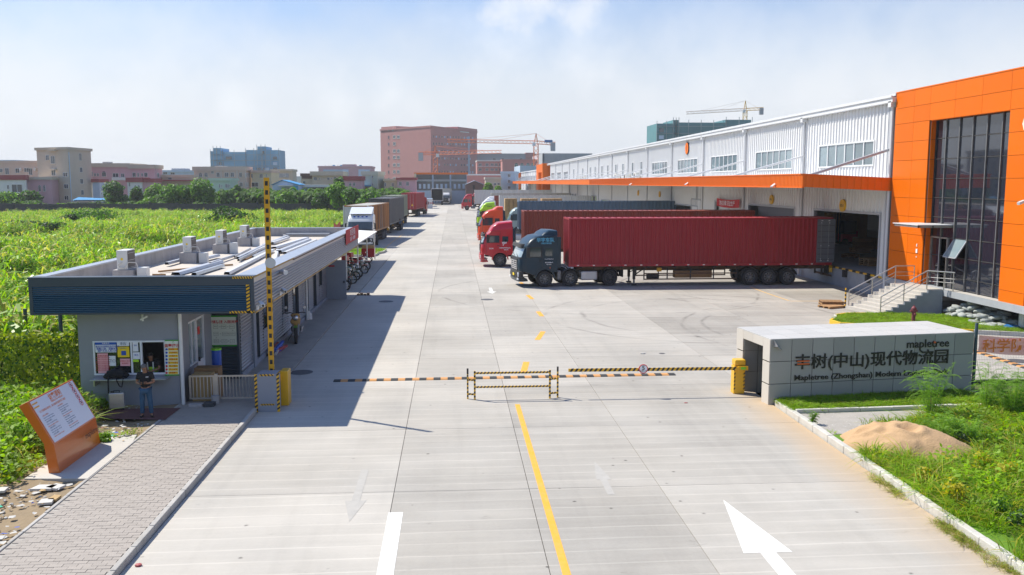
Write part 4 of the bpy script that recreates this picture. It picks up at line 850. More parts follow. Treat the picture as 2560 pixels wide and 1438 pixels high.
# long side wall: louvred panels between dark doors and windows
SX = -7.42
marks = [(634, 645, 'door'), (656, 674, 'win'), (705, 719, 'win'), (732, 746, 'door'), (764, 771, 'door'), (784, 791, 'door'), (799, 806, 'win')]
cur = 30.95; b = MB()
def yof(px): return PX(px, 800, SX).y
put(MB().box(SX-.02, SX+.06, cur, 53, -.1, .22, 'plinth_blue'), 'plinth', gh)
for (a, c, k) in marks:
    ya, yb = yof(a), yof(c)
    b = MB(); louvre_x(b, cur, ya, .22, RB+.1, SX, 24, 'louvre_grey', .035)
    if k == 'win': louvre_x(b, ya, yb, .22, 1.1, SX, 8, 'louvre_grey', .035); louvre_x(b, ya, yb, 2.5, RB+.1, SX, 4, 'louvre_grey', .035)
    put(b, 'wall_louvre', gh)
    z0 = 1.1 if k == 'win' else .1
    o = put(MB().box(SX-.04, SX+.05, ya, ya+.07, z0, 2.9 if k != 'win' else 2.5, 'fascia_navy').box(SX-.04, SX+.05, yb-.07, yb, z0, 2.9 if k != 'win' else 2.5, 'fascia_navy').box(SX-.06, SX-.03, ya+.07, yb-.07, z0, 2.9 if k != 'win' else 2.5, 'glass_dark'), 'window' if k == 'win' else 'door', gh)
    cur = yb
b = MB(); louvre_x(b, cur, 53, .22, RB+.1, SX, 24, 'louvre_grey', .035); put(b, 'wall_louvre', gh)
put(MB().box(SX-.1, SX+.1, yof(627)-.0, yof(634)-.02, -.1, RB+.05, 'plinth_blue'), 'pier', gh)
put(MB().cyl((SX+.16, yof(760), 0), (SX+.16, yof(760), RB+.1), .06, n=10, m='pvc_white').tube([(SX+.16, yof(760), RB), (SX+.5, yof(760), RB+.1)], .06, 8, 'pvc_white'), 'downpipe', gh)
put(MB().box(BX0+.2, SX-.1, 52.8, 53, -.1, RB+.1, 'booth_wall'), 'wall', gh)
# booth front downpipe, lamp under the fascia, fascia cameras, speaker, banner
p = PY(455, 900, 26.98); put(MB().cyl((-8.22, 26.95, 0), (-8.22, 26.95, RB+.1), .055, n=10, m='pvc_white'), 'downpipe', gh)
p = PY(358, 790, 26.9); put(MB().cyl((p.x, 26.85, p.z+.05), (p.x, 26.85, p.z-.15), .03, n=6, m='pvc_white').bar((p.x-.05, 26.8, p.z-.1), (p.x+.16, 26.8, p.z), .05, m='pvc_white'), 'bracket_lamp', gh)
def camera_unit(px, py, X, lab):
    p = PX(px, py, X); t = thing('security_camera', lab, 'security camera', (p.x, p.y, p.z), 0, 'cameras on the guardhouse fascia')
    put(MB().bar((0,0,.02), (.16,-.34,-.03), .11, .09, 'clad_trim').bar((-.09,.02,-.12), (.02,-.05,-.02), .04, m='clad_trim').box(-.09,-.05,-.1,.1,-.2,-.05,'clad_trim'), 'housing', t, world=False)
    put(MB().cyl((.16,-.34,-.03), (.17,-.37,-.035), .035, n=8, m='black'), 'lens', t, world=False)
camera_unit(650, 758, RX1+.12, 'white security camera at the near lower corner of the fascia'); camera_unit(706, 724, RX1+.08, 'small dark camera low on the fascia beyond the boom arm')
p = PX(708, 680, RX1+.1); o = put(MB().cyl((RX1, p.y, p.z), (RX1+.22, p.y-.2, p.z), .06, .09, n=14, m='clad_trim'), 'loudspeaker'); tag(o, 'white horn speaker high on the grey louvred side fascia', 'loudspeaker')
a0, a1 = PX(863, 600, RX1).y, PX(895, 600, RX1).y
bn = tag(put(MB().box(RX1+.03, RX1+.045, a0, a1, 3.42, 4.22, 'banner_red'), 'banner'), 'red and white banner at the far end of the guardhouse fascia', 'banner')
text('欢迎光临', .42, 'paper', bn, (RX1+.05, (a0+a1)/2, 3.95), (0, 1, 0), (0, 0, 1), align='CENTER', depth=.0005, sx=1.6); text('安全第一 车辆慢行', .26, 'paper', bn, (RX1+.05, (a0+a1)/2, 3.6), (0, 1, 0), (0, 0, 1), align='CENTER', depth=.0005, sx=1.3)
# open steel door leaf at the end of the walkway
sd_ = thing('steel_door', 'dark blue grey steel door leaf standing open across the walkway', 'door', (-7.4, 52, 0))
put(MB().box(-7.42, -6.25, 51.9, 52.0, .03, 2.32, 'plinth_blue'), 'leaf', sd_); put(MB().box(-7.25, -6.9, 51.89, 51.9, 1.95, 2.03, 'banner_red'), 'plate', sd_); put(MB().box(-6.4, -6.34, 51.84, 51.9, 1.0, 1.12, 'black'), 'handle', sd_)
# rooftop: condensers on concrete blocks
for k, (y, lab) in enumerate(((29.5, 'nearest white condenser on a concrete block on the guardhouse roof'), (36.6, 'second white condenser from the front on the guardhouse roof'), (41.6, 'third white condenser from the front on the guardhouse roof'), (46.3, 'farthest white condenser on the guardhouse roof'))):
    t = thing('air_conditioner', lab, 'air conditioner', (-10.75, y, RF+.43), 0, 'condensers on the guardhouse roof'); t.scale = (.84,)*3
    put(MB().box(-.2, .2, -.02, .86, 0, .76, 'ac_white'), 'casing', t, world=False, bevel=.02)
    gr = put(MB().box(.2, .215, .04, .80, .05, .72, 'ac_grille'), 'fan_grille', t, world=False)
    for q in range(9): put(MB().box(.214, .222, .04, .80, .08+q*.07, .09+q*.07, 'ac_white'), 'slat', gr, world=False) if q % 4 == 0 else None
    put(MB().box(-.12, -.02, -.035, -.02, .6, .64, 'ac_white').cyl((.0, -.03, .42), (.0, -.021, .42), .05, n=10, m='paper_yellow'), 'label_plate', t, world=False)
    put(MB().tube([(.02,-.04,.3), (-.12,-.1,.22), (-.06,-.1,.1), (.1,-.08,.08), (.25,-.05,.3), (.5,.05,.28), (.62,.1,-.1), (.6,.1,-.4)], .022, 6, 'cable_pipe'), 'pipe', t, world=False)
    tag(put(MB().box(-11.05, -10.4, y-.08, y+.75, RF, RF+.43, 'parapet'), 'concrete_block'), lab.replace('white condenser on a concrete block', 'concrete block').replace('white condenser', 'concrete block carrying a condenser'), 'block', 'concrete blocks on the guardhouse roof')
    tag(put(MB().box(-10.32, -10.0, y+.05, y+.35, RF, RF+(.5 if k % 2 == 0 else .42), 'ac_white'), 'junction_box', bevel=.01), ['white box beside the nearest roof condenser', 'white box beside the second roof condenser', 'grey white box beside the third roof condenser', 'white box beside the farthest roof condenser'][k], 'box', 'boxes beside the roof condensers')
prof = [((439,688),(550,657),.34,'galv'), ((485,689),(556,667),.2,'silver'), ((567,687),(681,628),.22,'clad_trim'), ((397,679),(478,671),.08,'wood'), ((595,648),(664,614),.16,'galv'), ((609,649),(640,635),.2,'wood'), ((618,640),(672,616),.12,'clad_trim'), ((632,645),(680,622),.1,'silver'), ((685,622),(768,597),.26,'clad_trim'), ((697,631),(773,601),.3,'galv'), ((712,635),(790,603),.2,'clad_trim'), ((687,653),(694,628),.16,'clad_trim'), ((660,615),(719,592),.2,'galv'), ((681,610),(722,596),.16,'clad_trim'), ((417,662),(462,650),.16,'galv'), ((422,646),(458,634),.18,'silver'), ((587,645),(627,624),.05,'galv'), ((596,653),(640,632),.09,'silver'), ((525,662),(588,641),.09,'galv'), ((508,650),(545,641),.22,'galv'), ((381,687),(414,687),.04,'wood'), ((552,664),(582,662),.05,'wood')]
for k, (a, c, w_, m) in enumerate(prof):
    z = RF+.03+.012*(k % 5); A = G(*a, z); C = G(*c, z)
    if m == 'wood': bb = MB().bar(A, C, w_, .06, m)
    else:
        d = (C-A).normalized(); s_ = Vector((-d.y, d.x, 0))*w_/2; u = Vector((0,0,.10)); q = s_*.7
        bb = MB().add([A-s_, A+s_, A+q+u, A-q+u, C-s_, C+s_, C+q+u, C-q+u], [(0,4,5,1), (1,5,6,2), (2,6,7,3), (3,7,4,0)], m)
    o = put(bb, 'wooden_batten' if m == 'wood' else 'metal_profile')
    near = 'near the front edge' if a[1] > 660 else ('beside the concrete blocks' if a[0] < 560 else ('by the right parapet' if a[0] > 680 else 'in the middle heap'))
    tag(o, ('short brown batten lying %s of the guardhouse roof' if m == 'wood' else ('long white metal channel lying %s of the guardhouse roof' if m == 'clad_trim' else 'grey galvanised channel lying %s of the guardhouse roof')) % near, 'batten' if m == 'wood' else 'metal channel', 'building scraps lying on the guardhouse roof')
o = put(MB().box(-10.3, -7.2, 54.5, 54.75, RF, RF+.12, 'clad_trim').box(-10.1, -7.5, 54.3, 54.9, RF+.12, RF+.2, 'plinth_blue'), 'covered_duct'); tag(o, 'long low duct under blue sheet along the far roof parapet', 'duct')

# shelter for motorcycles beyond the guardhouse
sh = thing('motorcycle_shelter', 'white flat roofed motorcycle shelter beyond the guardhouse', 'shelter', (-9, 68, 0))
put(MB().add([(-11.5, 56.2, 2.75), (-6.75, 56.2, 2.45), (-6.75, 79.3, 2.45), (-11.5, 79.3, 2.75), (-11.5, 56.2, 2.83), (-6.75, 56.2, 2.53), (-6.75, 79.3, 2.53), (-11.5, 79.3, 2.83)], [(0,1,2,3), (7,6,5,4), (0,4,5,1), (1,5,6,2), (2,6,7,3), (3,7,4,0)], 'paint_white'), 'roof', sh)
for y in (58, 65, 72, 79): put(MB().cyl((-6.95, y, 0), (-6.95, y, 2.47), .05, n=8, m='pvc_white'), 'post', sh); put(MB().cyl((-11.3, y, 0), (-11.3, y, 2.75), .05, n=8, m='pvc_white'), 'post', sh)
put(MB().box(-11.9, -11.7, 56, 80, 0, 1.2, 'wall_dark'), 'back_wall', sh)
# planter island with grass
pl = [G(832, 634), G(938, 645), G(942, 640), G(935, 633), G(948, 628), G(952, 626), G(946, 624), G(905, 625)]
gp = [( -12, 82.5), (-7.55, 82.5), (-7.3, 83.4), (-7.3, 85.5), (-6.9, 86.5), (-6.8, 89.2), (-7.2, 90.2), (-12, 90.2)]
struct(MB().prism(gp, -.05, .12, 'lawn_soil', axis='z'), 'planting_bed')
for i in range(len(gp)-1): kerb_run('kerb', gp[i+1], gp[i], .14, .2, 'kerb_pale')

# ================================================================== GATE POSTS, BARRIERS
# entrance sign wall of granite tiles
ang = math.atan2(.84, 6.95); L_ = 7.02; HT = 2.05; DP = 2.35
sg = thing('entrance_sign', 'granite tiled entrance wall with black lettering beside the barrier', 'sign', (9.66, 26.14, 0), ang)
put(MB().box(.02, L_-.02, .02, .5, -.1, HT-.03, 'joint').box(.02, L_-.02, 1.85, DP-.02, -.1, HT-.03, 'joint').box(.02, L_-.02, .5, 1.85, 1.75, HT-.03, 'joint').box(L_-.5, L_-.02, .5, 1.85, -.1, 1.75, 'joint'), 'core', sg, world=False)
cw = L_/10; rz_ = [-.08, .645, 1.345, HT]
for i in range(10):
    for j in range(3): put(MB().box(i*cw+.009, (i+1)*cw-.009, -.018, .02, rz_[j]+.009, rz_[j+1]-.009, 'granite'), 'tile', sg, world=False)
    for j in range(3): put(MB().box(i*cw+.006, (i+1)*cw-.006, j*DP/3+.006, (j+1)*DP/3-.006, HT-.03, HT+.0, 'granite_top'), 'tile', sg, world=False)
for (ya, yb, za, zb_) in ((0, .46, -.08, .645), (0, .46, .645, 1.345), (0, .46, 1.345, HT), (1.86, DP, -.08, .645), (1.86, DP, .645, 1.345), (1.86, DP, 1.345, HT), (.46, 1.16, 1.75, HT), (1.16, 1.86, 1.75, HT)):
    put(MB().box(-.015, .02, ya+.005, yb-.005, za+.005, zb_-.035, 'granite_pale'), 'tile', sg, world=False)
for (za, zb_) in ((-.08, .645), (.645, 1.345), (1.345, 1.75)):
    for k in range(3): put(MB().box(.02+k*.5, .5+k*.5, 1.83, 1.86, za+.005, zb_-.005, 'granite'), 'tile', sg, world=False)
def stx(px, py):
    """place on the sign's face for a pixel"""
    d = ray(px, py); n_ = Vector((math.sin(ang), -math.cos(ang), 0)); o = Vector((9.66, 26.14, 0)) - Vector((0, 0, 0)); c = Vector((0,0,CAMH)); t = (o-c).dot(n_)/d.dot(n_); p = c+d*t-o
    return p.x*math.cos(ang)+p.y*math.sin(ang), p.z
for tx, pa, pb_, s_, m_ in (('mapletree', (2266, 861), (2371, 860), .37, 'letter_black'), ('丰树(中山)现代物流园', (1986, 908), (2368, 905), .5, 'letter_black'), ('Mapletree (Zhongshan) Modern Logistics Park', (1985, 945), (2368, 941), .24, 'letter_black')):
    x0, z0 = stx(*pa); x1, z1 = stx(*pb_)
    o = text(tx, 1, m_, sg, (0,0,0), (1,0,0), (0,0,1), depth=.012, world=False, bold=.006 if 'pletree' in tx else .012)
    xs = [v.co.x for v in o.data.vertices]; w0 = max(xs)-min(xs); sx_ = (x1-x0)/w0
    for v in o.data.vertices: v.co = ((v.co.x-min(xs))*sx_+x0, v.co.y-.034, v.co.z*s_+z0)
x0, z0 = stx(1994, 902); x1, z1 = stx(2019, 909)
for zc in (stx(2005, 902)[1], stx(2005, 909)[1]): put(MB().box(x0-.04, x1+.02, -.085, -.05, zc-.018, zc+.02, 'letter_orange'), 'logo_bar', sg, world=False)
x0, z0 = stx(2334, 855); put(MB().ico((x0, -.06, z0), .045, 'letter_orange'), 'logo_leaf', sg, world=False)
x0, z0 = stx(1934, 851); put(MB().add([(x0, -.02, z0+.03), (x0+.02, -.25, z0-.15), (x0+.27, -.05, z0-.32), (x0+.0, -.02, z0-.2)], [(0,1,2), (0,2,3), (0,3,1), (1,3,2)], 'silver'), 'lamp_bracket', sg, world=False)
# sliding gate parked in the slot of the sign wall
gt = thing('sliding_gate', 'folded steel sliding gate parked inside the slot of the granite wall', 'gate', (9.66, 26.14, 0), ang)
put(MB().box(.25, 2.5, .72, .78, 1.38, 1.44, 'steel').box(.25, 2.5, .72, .78, .1, .16, 'steel'), 'frame', gt, world=False)
br = None
for k in range(14):
    if br is None: br = put(MB().cyl((0,0,.13), (0,0,1.4), .02, n=6, m='steel'), 'bar', gt, world=False); br.location = (.3, .75, 0)
    else: like(br, gt, (.3+k*.16, .75, 0))
def striped(b, a, c, w_, h_, up=(0,0,1), pitch=.16, slant=.0, m1='yellow', m2='black', inner=1.0):
    """square bar with slanted black bands standing proud of it"""
    a = Vector(a); c = Vector(c); b.bar(a, c, w_, h_, m1, up); d = (c-a); L2 = d.length; d.normalize(); n = int(L2/pitch)
    u = Vector(up)
    if abs(d.dot(u)) > .99: u = Vector((0, -1, 0))
    r = d.cross(u).normalized(); q = r.cross(d).normalized(); e = .0015
    for i in range(n):
        s = i*pitch+pitch*.2; s2 = s+pitch*.5; sl = min(h_*.8, pitch*.45)
        for sg_, ww, hh, A1, A2 in ((1, w_, h_, r, q), (-1, w_, h_, r, q)):
            f = A1*sg_*(ww/2+e); ww *= inner
            b.add([a+d*s+f-A2*hh/2, a+d*s2+f-A2*hh/2, a+d*min(s2+sl, L2)+f+A2*hh/2, a+d*min(s+sl, L2)+f+A2*hh/2], [(0,1,2,3)], m2)
            f = A2*sg_*(h_/2+e); o1, o2 = (sl, sl) if sg_ > 0 else (0, 0)
            b.add([a+d*min(s+o1, L2)+f-A1*ww/2, a+d*min(s2+o1, L2)+f-A1*ww/2, a+d*min(s2+o1, L2)+f+A1*ww/2, a+d*min(s+o1, L2)+f+A1*ww/2], [(0,1,2,3)], m2)
# right boom barrier, lowered
rb = thing('boom_barrier', 'yellow boom barrier with lowered striped arm and round 5 sign', 'barrier', (9.2, 27.75, 0))
put(MB().box(9.02, 9.38, 27.58, 27.9, 0, .92, 'yellow'), 'housing', rb, bevel=.02)
put(MB().box(9.04, 9.40, 27.56, 27.92, .93, 1.12, 'yellow'), 'lid', rb, bevel=.03)
b = MB(); hazard(b, (9.02, 27.578, .82), (9.02, 27.578, .08), -.05, 0, (0,-1,0), 6, .004); hazard(b, (9.33, 27.578, .82), (9.33, 27.578, .08), -.05, 0, (0,-1,0), 6, .004); put(b, 'hazard_tape', rb)
put(MB().box(9.12, 9.44, 27.46, 27.56, .80, .93, 'yellow').box(9.2, 9.36, 27.45, 27.46, .83, .91, 'lime_plastic'), 'arm_clamp', rb)
az = .86
b = MB(); striped(b, (3.62, 27.50, az+.02), (9.14, 27.50, az), .035, .10, pitch=.155); arm = put(b, 'arm', rb)
p = PY(1608, 922, 27.47); dsk = put(MB().cyl((p.x, 27.44, p.z), (p.x, 27.46, p.z), .148, n=32, m='round_red'), 'speed_disc', rb); put(MB().cyl((p.x, 27.434, p.z), (p.x, 27.44, p.z), .122, n=32, m='paper'), 'disc_face', dsk)
text('5', .2, 'letter_black', dsk, (p.x, 27.432, p.z+.025), (1,0,0), (0,0,1), align='CENTER', depth=.001, bold=.02); text('限速5公里', .05, 'letter_black', dsk, (p.x, 27.432, p.z-.07), (1,0,0), (0,0,1), align='CENTER', depth=.001)
# left boom barrier, raised, behind a concrete block
lb = thing('boom_barrier', 'yellow boom barrier beside the concrete block with its striped arm raised upright', 'barrier', (-5.2, 27.2, 0))
put(MB().box(-5.32, -5.08, 27.0, 27.5, 0, 1.08, 'yellow'), 'housing', lb, bevel=.02)
b = MB(); striped(b, (-5.56, 26.98, .95), (-5.53, 26.98, 6.95), .16, .05, up=(0,-1,0), pitch=.27, m1='yellow_dull', inner=.55); put(b, 'arm', lb)
p = PY(677, 657, 27.0); dsk = put(MB().cyl((p.x, 26.93, p.z), (p.x, 26.945, p.z), .16, n=28, m='galv'), 'speed_disc', lb)
put(MB().box(-5.64, -5.3, 26.9, 27.15, .8, 1.0, 'yellow'), 'arm_clamp', lb)
blk = thing('concrete_block', 'grey concrete block edged in black and yellow tape before the left barrier', 'block', (-5.55, 26.6, 0))
put(MB().box(-5.85, -5.28, 26.28, 26.85, 0, 1.15, 'booth_wall'), 'body', blk, bevel=.008)
b = MB()
for (x, s) in ((-5.85, -.08), (-5.28, .08)): hazard(b, (x, 26.28, 1.15), (x, 26.28, .0), -s, 0, (0,-1,0), 9, .008)
hazard(b, (-5.77, 26.28, 1.15), (-5.36, 26.28, 1.15), .06, 0, (0,-1,0), 4, .008); hazard(b, (-5.77, 26.28, .25), (-5.36, 26.28, .25), .05, 0, (0,-1,0), 5, .008); hazard(b, (-5.28, 26.28, 1.15), (-5.28, 26.85, 1.15), .06, 0, (1,0,0), 5, .008)
put(b, 'hazard_tape', blk)
# steel picket gate between booth and block
pg = thing('picket_gate', 'low stainless steel picket gate between the booth and the concrete block', 'gate', (-7, 27.1, 0))
gz1, gz0 = PY(560, 938, 27.1).z, PY(560, 997, 27.1).z
for a, c, n in ((473, 537, 6), (541, 648, 12)):
    xa, xc = PY(a, 960, 27.1).x, PY(c, 960, 27.1).x
    put(MB().box(xa, xc, 27.08, 27.12, gz1-.05, gz1, 'steel').box(xa, xc, 27.08, 27.12, gz0, gz0+.05, 'steel').box(xa, xa+.06, 27.081, 27.119, gz0+.05, gz1-.05, 'steel').box(xc-.06, xc, 27.081, 27.119, gz0+.05, gz1-.05, 'steel'), 'frame', pg)
    for k in range(n): xk = xa+.06+(xc-xa-.12)*(k+.5)/n; put(MB().cyl((xk, 27.1, gz0+.04), (xk, 27.1, gz1-.04), .017, n=6, m='steel'), 'bar', pg)
put(MB().box(PY(537,960,27.1).x, PY(541,960,27.1).x+.05, 27.05, 27.13, .1, gz1+.05, 'steel'), 'post', pg)
tag(put(MB().cyl((PY(540, 1010, 27.0).x, 26.98, .09), (PY(540, 1010, 27.0).x, 26.98, .36), .12, n=14, m='parapet'), 'gate_weight'), 'round concrete footing under the middle post of the picket gate', 'footing')
tag(put(MB().box(-8.05, -7.45, 27.3, 27.7, .08, .95, 'plywood'), 'plywood_box'), 'tall plywood box standing behind the picket gate', 'box')
tag(put(MB().box(-8.1, -7.35, 27.75, 28.2, .08, 1.05, 'wood'), 'wooden_table'), 'brown wooden cabinet behind the plywood box by the gate', 'cabinet')
tag(put(MB().box(-7.85, -7.35, 28.6, 28.9, .08, 1.15, 'plinth_blue'), 'thermometer_stand'), 'x') if False else None
bt = thing('water_barrel', 'blue plastic barrel with lime green lid behind the picket gate', 'barrel', (-7.62, 28.6, .85)); put(MB().cyl((0,0,-.8), (0,0,.62), .15, n=16, m='bottle_blue'), 'body', bt, world=False); put(MB().cyl((0,0,.62), (0,0,.68), .16, n=16, m='lime_plastic'), 'lid', bt, world=False)
# double striped barrier fence in the road's middle
cf = thing('crowd_barrier', 'black and yellow striped tube barrier standing between the two lanes', 'barrier', (1.85, 27.4, 0))
b = MB()
for (x, y, z1) in ((.64, 27.4, .92), (3.02, 27.4, .92)): striped(b, (x, y, 0), (x, y, z1), .055, .055, pitch=.13)
put(b, 'post', cf)
b = MB(); striped(b, (.42, 27.5, 0), (.42, 27.5, .8), .05, .05, pitch=.13); striped(b, (3.28, 27.5, 0), (3.28, 27.5, .85), .05, .05, pitch=.13); put(b, 'side_post', cf)
b = MB(); striped(b, (.66, 27.4, .85), (3.0, 27.4, .85), .05, .055, pitch=.11); put(b, 'rail', cf); b = MB(); striped(b, (.66, 27.4, .40), (3.0, 27.4, .40), .045, .05, pitch=.11); put(b, 'rail', cf)
for z in (.16, .62): 
    b = MB(); striped(b, (.42, 27.5, z), (.64, 27.42, z), .045, .05, pitch=.10); put(b, 'brace', cf); b = MB(); striped(b, (3.02, 27.42, z), (3.28, 27.5, z), .045, .05, pitch=.10); put(b, 'brace', cf)
put(MB().cyl((.42, 27.5, .8), (.42, 27.5, .98), .03, n=8, m='black').cyl((3.28, 27.5, .84), (3.28, 27.5, 1.0), .03, n=8, m='black'), 'cap', cf)
# rubber speed hump in pieces
hp = thing('speed_hump', 'long black and orange rubber speed hump across the entrance lanes', 'speed hump', (1.9, 30.5, 0))
x = -4.15; k = 0
while x < 7.8:
    def hump(m): return MB().prism([(-.17, 0), (-.12, .035), (.12, .035), (.17, 0)], 0, .24, m, axis='x')
    if k == 0: hA = hump('rubber').mesh('hump_piece')
    if k == 1: hB = hump('paint_yellow_worn').mesh('hump_piece'); hB.materials.clear(); hB.materials.append(MAT['kerb_orange'] if 'kerb_orange' in MAT else mat('kerb_orange', (.62,.30,.10), .8, .2, 5, grime=.3))
    o = bpy.data.objects.new('hump_piece', hB if k % 2 else hA); link(o, hp); o.location = (x-1.9, .012*(x+4), 0.001); o.location.y = -.15+(x+4.15)*.022; x += .245; k += 1
hp2 = thing('speed_hump', 'slanting black and orange speed hump behind the wire fence on the right', 'speed hump', (0, 0, 0))
a, c = G(2425, 874), G(2640, 945); n = int((c-a).length/.245); d = (c-a)/n; an = math.atan2(d.y, d.x)
for k in range(n): o = bpy.data.objects.new('hump_piece', hB if k % 2 else hA); link(o, hp2); o.location = a+d*k; o.rotation_euler = (0, 0, an)
a, c = G(2428, 872), G(2424, 870)
# wire fence with banner at the right of the sign
wf = thing('wire_fence', 'green posted wire mesh fence running right from the granite wall', 'fence', (16.9, 27.1, 0))
for (x, y, z) in ((16.78, 27.12, 2.32), (19.5, 27.5, 2.3), (22.2, 27.9, 2.3)): put(MB().cyl((x, y, -.1), (x, y, z), .05, n=10, m='fence_post'), 'post', wf)
b = MB()
for k in range(90): x = 16.85+k*.06; b.cyl((x, 27.13+(x-16.8)*.145, .05), (x, 27.13+(x-16.8)*.145, 2.15), .0022, n=3, m='fence_post', caps=False)
for z in np.arange(.1, 2.2, .17): b.cyl((16.8, 27.12, z), (22.2, 27.9, z), .003, n=3, m='fence_post', caps=False)
o = put(b, 'wire_mesh', wf); o['kind'] = 'stuff'
X0b, X1b = 16.86, 20.5; b = MB(); n = 30; vs = []
for i in range(n+1):
    u = i/n; x = X0b+(X1b-X0b)*u; y = 27.1+(x-16.8)*.145-.03+.02*math.sin(u*19); zt = 1.93-.12*math.sin(u*PI)-.08*u; 
    for j in range(7): vs.append((x, y+.012*math.sin(j*1.3+u*9), zt-.54*j/6-.08*u*j/6))
fs = [(i*7+j, i*7+j+1, (i+1)*7+j+1, (i+1)*7+j) for i in range(n) for j in range(6)]
b.add(vs, fs, 'banner_backlit_pink' if 'banner_backlit_pink' in MAT else (mat('banner_backlit_pink', (.85,.38,.36), .6, .08, 2, alpha=.88) and 'banner_backlit_pink'))  # light coming through the cloth from behind is put into the pale pink
bn = tag(put(b, 'banner'), 'pale red banner, backlight put into its colour, with yellow characters tied along the wire fence', 'banner')
text('科学防控 疫情', .46, 'ink_orange', bn, (16.96, 27.04, 1.55), (1, .145, -.02), (0, 0, 1), depth=.001, bold=.015, sx=1.15)
# big orange visitor notice sign
A_ = G(152, 1197); Yn = A_.y; B1 = PY(135, 1112.6, Yn); C1 = PY(68.4, 1004.6, Yn); Yf = G(248, 1120).y
fr = [(A_.x, .0), (B1.x, B1.z), (C1.x, C1.z)]; th = .23
d1 = Vector((C1.x-B1.x, C1.z-B1.z)).normalized(); nrm = Vector((-d1.y, d1.x))
if nrm.x > 0: nrm = -nrm
poly = fr+[(C1.x+nrm.x*th, C1.z+nrm.y*th), (B1.x-th, B1.z+.02), (A_.x-th-.02, 0)]
ns = thing('notice_sign', 'tilted orange visitor notice sign with white text panel on concrete pad', 'sign', (A_.x, Yn, 0))
put(MB().prism([(p[0], p[1]) for p in poly], Yn, Yf, 'sign_orange'), 'body', ns, bevel=.012)
up_ = Vector((d1.x, 0, d1.y)); fn = Vector((0,1,0)).cross(up_); fn = fn if fn.x > 0 else -fn; Lp = (Vector((C1.x, C1.z))-Vector((B1.x, B1.z))).length; Bv = Vector((B1.x, Yn, B1.z)); Wd = Yf-Yn
def pp(u, v, e=.01): return Bv+Vector((0, u*Wd, 0))+up_*(v*Lp)+fn*e
pn = MB(); vs = [pp(.03, .03, .0), pp(.97, .03, .0), pp(.97, .97, .0), pp(.03, .97, .0), pp(.03, .03), pp(.97, .03), pp(.97, .97), pp(.03, .97)]; pn.add(vs, [(4,5,6,7), (0,1,5,4), (1,2,6,5), (2,3,7,6), (3,0,4,7)], 'sign_white'); pn = put(pn, 'text_panel', ns)
def tl(u, v, s, body, m='ink_grey', al='LEFT', bold=0): return text(body, s, m, pn, pp(u, v, .013), (0,1,0), up_, align=al, depth=.0005, bold=bold)
tl(.5, .87, .165, '访客须知', 'ink_orange', 'CENTER', .02); tl(.5, .785, .085, 'Notice for visitors', 'ink_orange', 'CENTER'); tl(.08, .70, .062, '为了您和他人的安全，进入园区时请遵守以下规定', 'ink_orange')
for c_, (u0, n_) in enumerate(((.08, 11), (.42, 12))):
    for k in range(n_): tl(u0, .60-k*.047+(.03 if c_ else 0), .038, ('Visitors must register at the gate' if k % 3 else '1. 来访人员请登记'), 'ink_orange' if k % 5 == 0 else 'ink_grey')
for v in (.82, .90): put(MB().add([pp(.03, v-.015, .012), pp(.14, v-.015, .012), pp(.14, v+.015, .012), pp(.03, v+.015, .012)], [(0,1,2,3)], 'paint_yellow'), 'logo_bar', pn)
for v in (.89, .745, .6, .455):
    cpt = pp(.89, v, .012); X_ = Vector((0,1,0)); ring = MB(); n = 28
    for r0, r1, m_, e in ((.085, .066, 'round_red', .013), (.066, 0.0, 'sign_white', .0125)):
        vs = []
        for i in range(n): t = 2*PI*i/n; dv = X_*math.cos(t)+up_*math.sin(t); vs += [cpt+dv*r0+fn*(e-.012), cpt+dv*r1+fn*(e-.012)]
        ring.add(vs, [(2*i, 2*((i+1) % n), 2*((i+1) % n)+1, 2*i+1) for i in range(n)], m_)
    d_ = (X_-up_).normalized(); s_ = (X_+up_).normalized(); ring.add([cpt-d_*.07-s_*.008+fn*.003, cpt+d_*.07-s_*.008+fn*.003, cpt+d_*.07+s_*.008+fn*.003, cpt-d_*.07+s_*.008+fn*.003], [(0,1,2,3)], 'round_red')
    ring.add([cpt-X_*.03-up_*.035+fn*.002, cpt+X_*.02-up_*.035+fn*.002, cpt+X_*.035+up_*.03+fn*.002, cpt-X_*.015+up_*.035+fn*.002], [(0,1,2,3)], 'letter_black'); put(ring, 'prohibition_symbol', pn)
text('mapletree', .20, 'letter_black', ns, Vector((A_.x+.012, Yn+Wd*.60, B1.z*.72)), (0,1,0), Vector((B1.x-A_.x, 0, B1.z)), depth=.001)
struct(MB().prism([(-9.75, 20.15), (-8.32, 20.05), (-8.32, 22.9), (-8.45, 23.6), (-9.75, 23.4)], -.1, .135, 'step_stone', axis='z'), 'concrete_pad')
# brown mat in front of the booth, suitcase, backpack
tag(put(MB().add([tuple(G(x, y, .13)) for x, y in ((243, 1046), (412, 1050), (452, 1020), (275, 1022))]+[tuple(G(x, y, .10)) for x, y in ((243, 1046), (412, 1050), (452, 1020), (275, 1022))], [(0,1,2,3), (4,7,6,5), (0,4,5,1), (1,5,6,2), (3,2,6,7), (0,3,7,4)], 'mat_brown' if 'mat_brown' in MAT else (mat('mat_brown', (.14,.06,.055), .95, .2, 6, bump=.3) and 'mat_brown')), 'door_mat'), 'reddish brown mat on the ground in front of the booth', 'mat')
su = thing('suitcase', 'silver metal suitcase standing on the mat beside the man', 'suitcase', (G(300, 1032).x-.02, 26.35, .13), .25)
put(MB().box(-.21, .21, -.1, .13, .05, .52, 'silver'), 'case', su, world=False, bevel=.025)
for k in range(5): put(MB().box(-.213, .213, -.104, .134, .12+k*.08, .127+k*.08, 'galv'), 'rib', su, world=False)
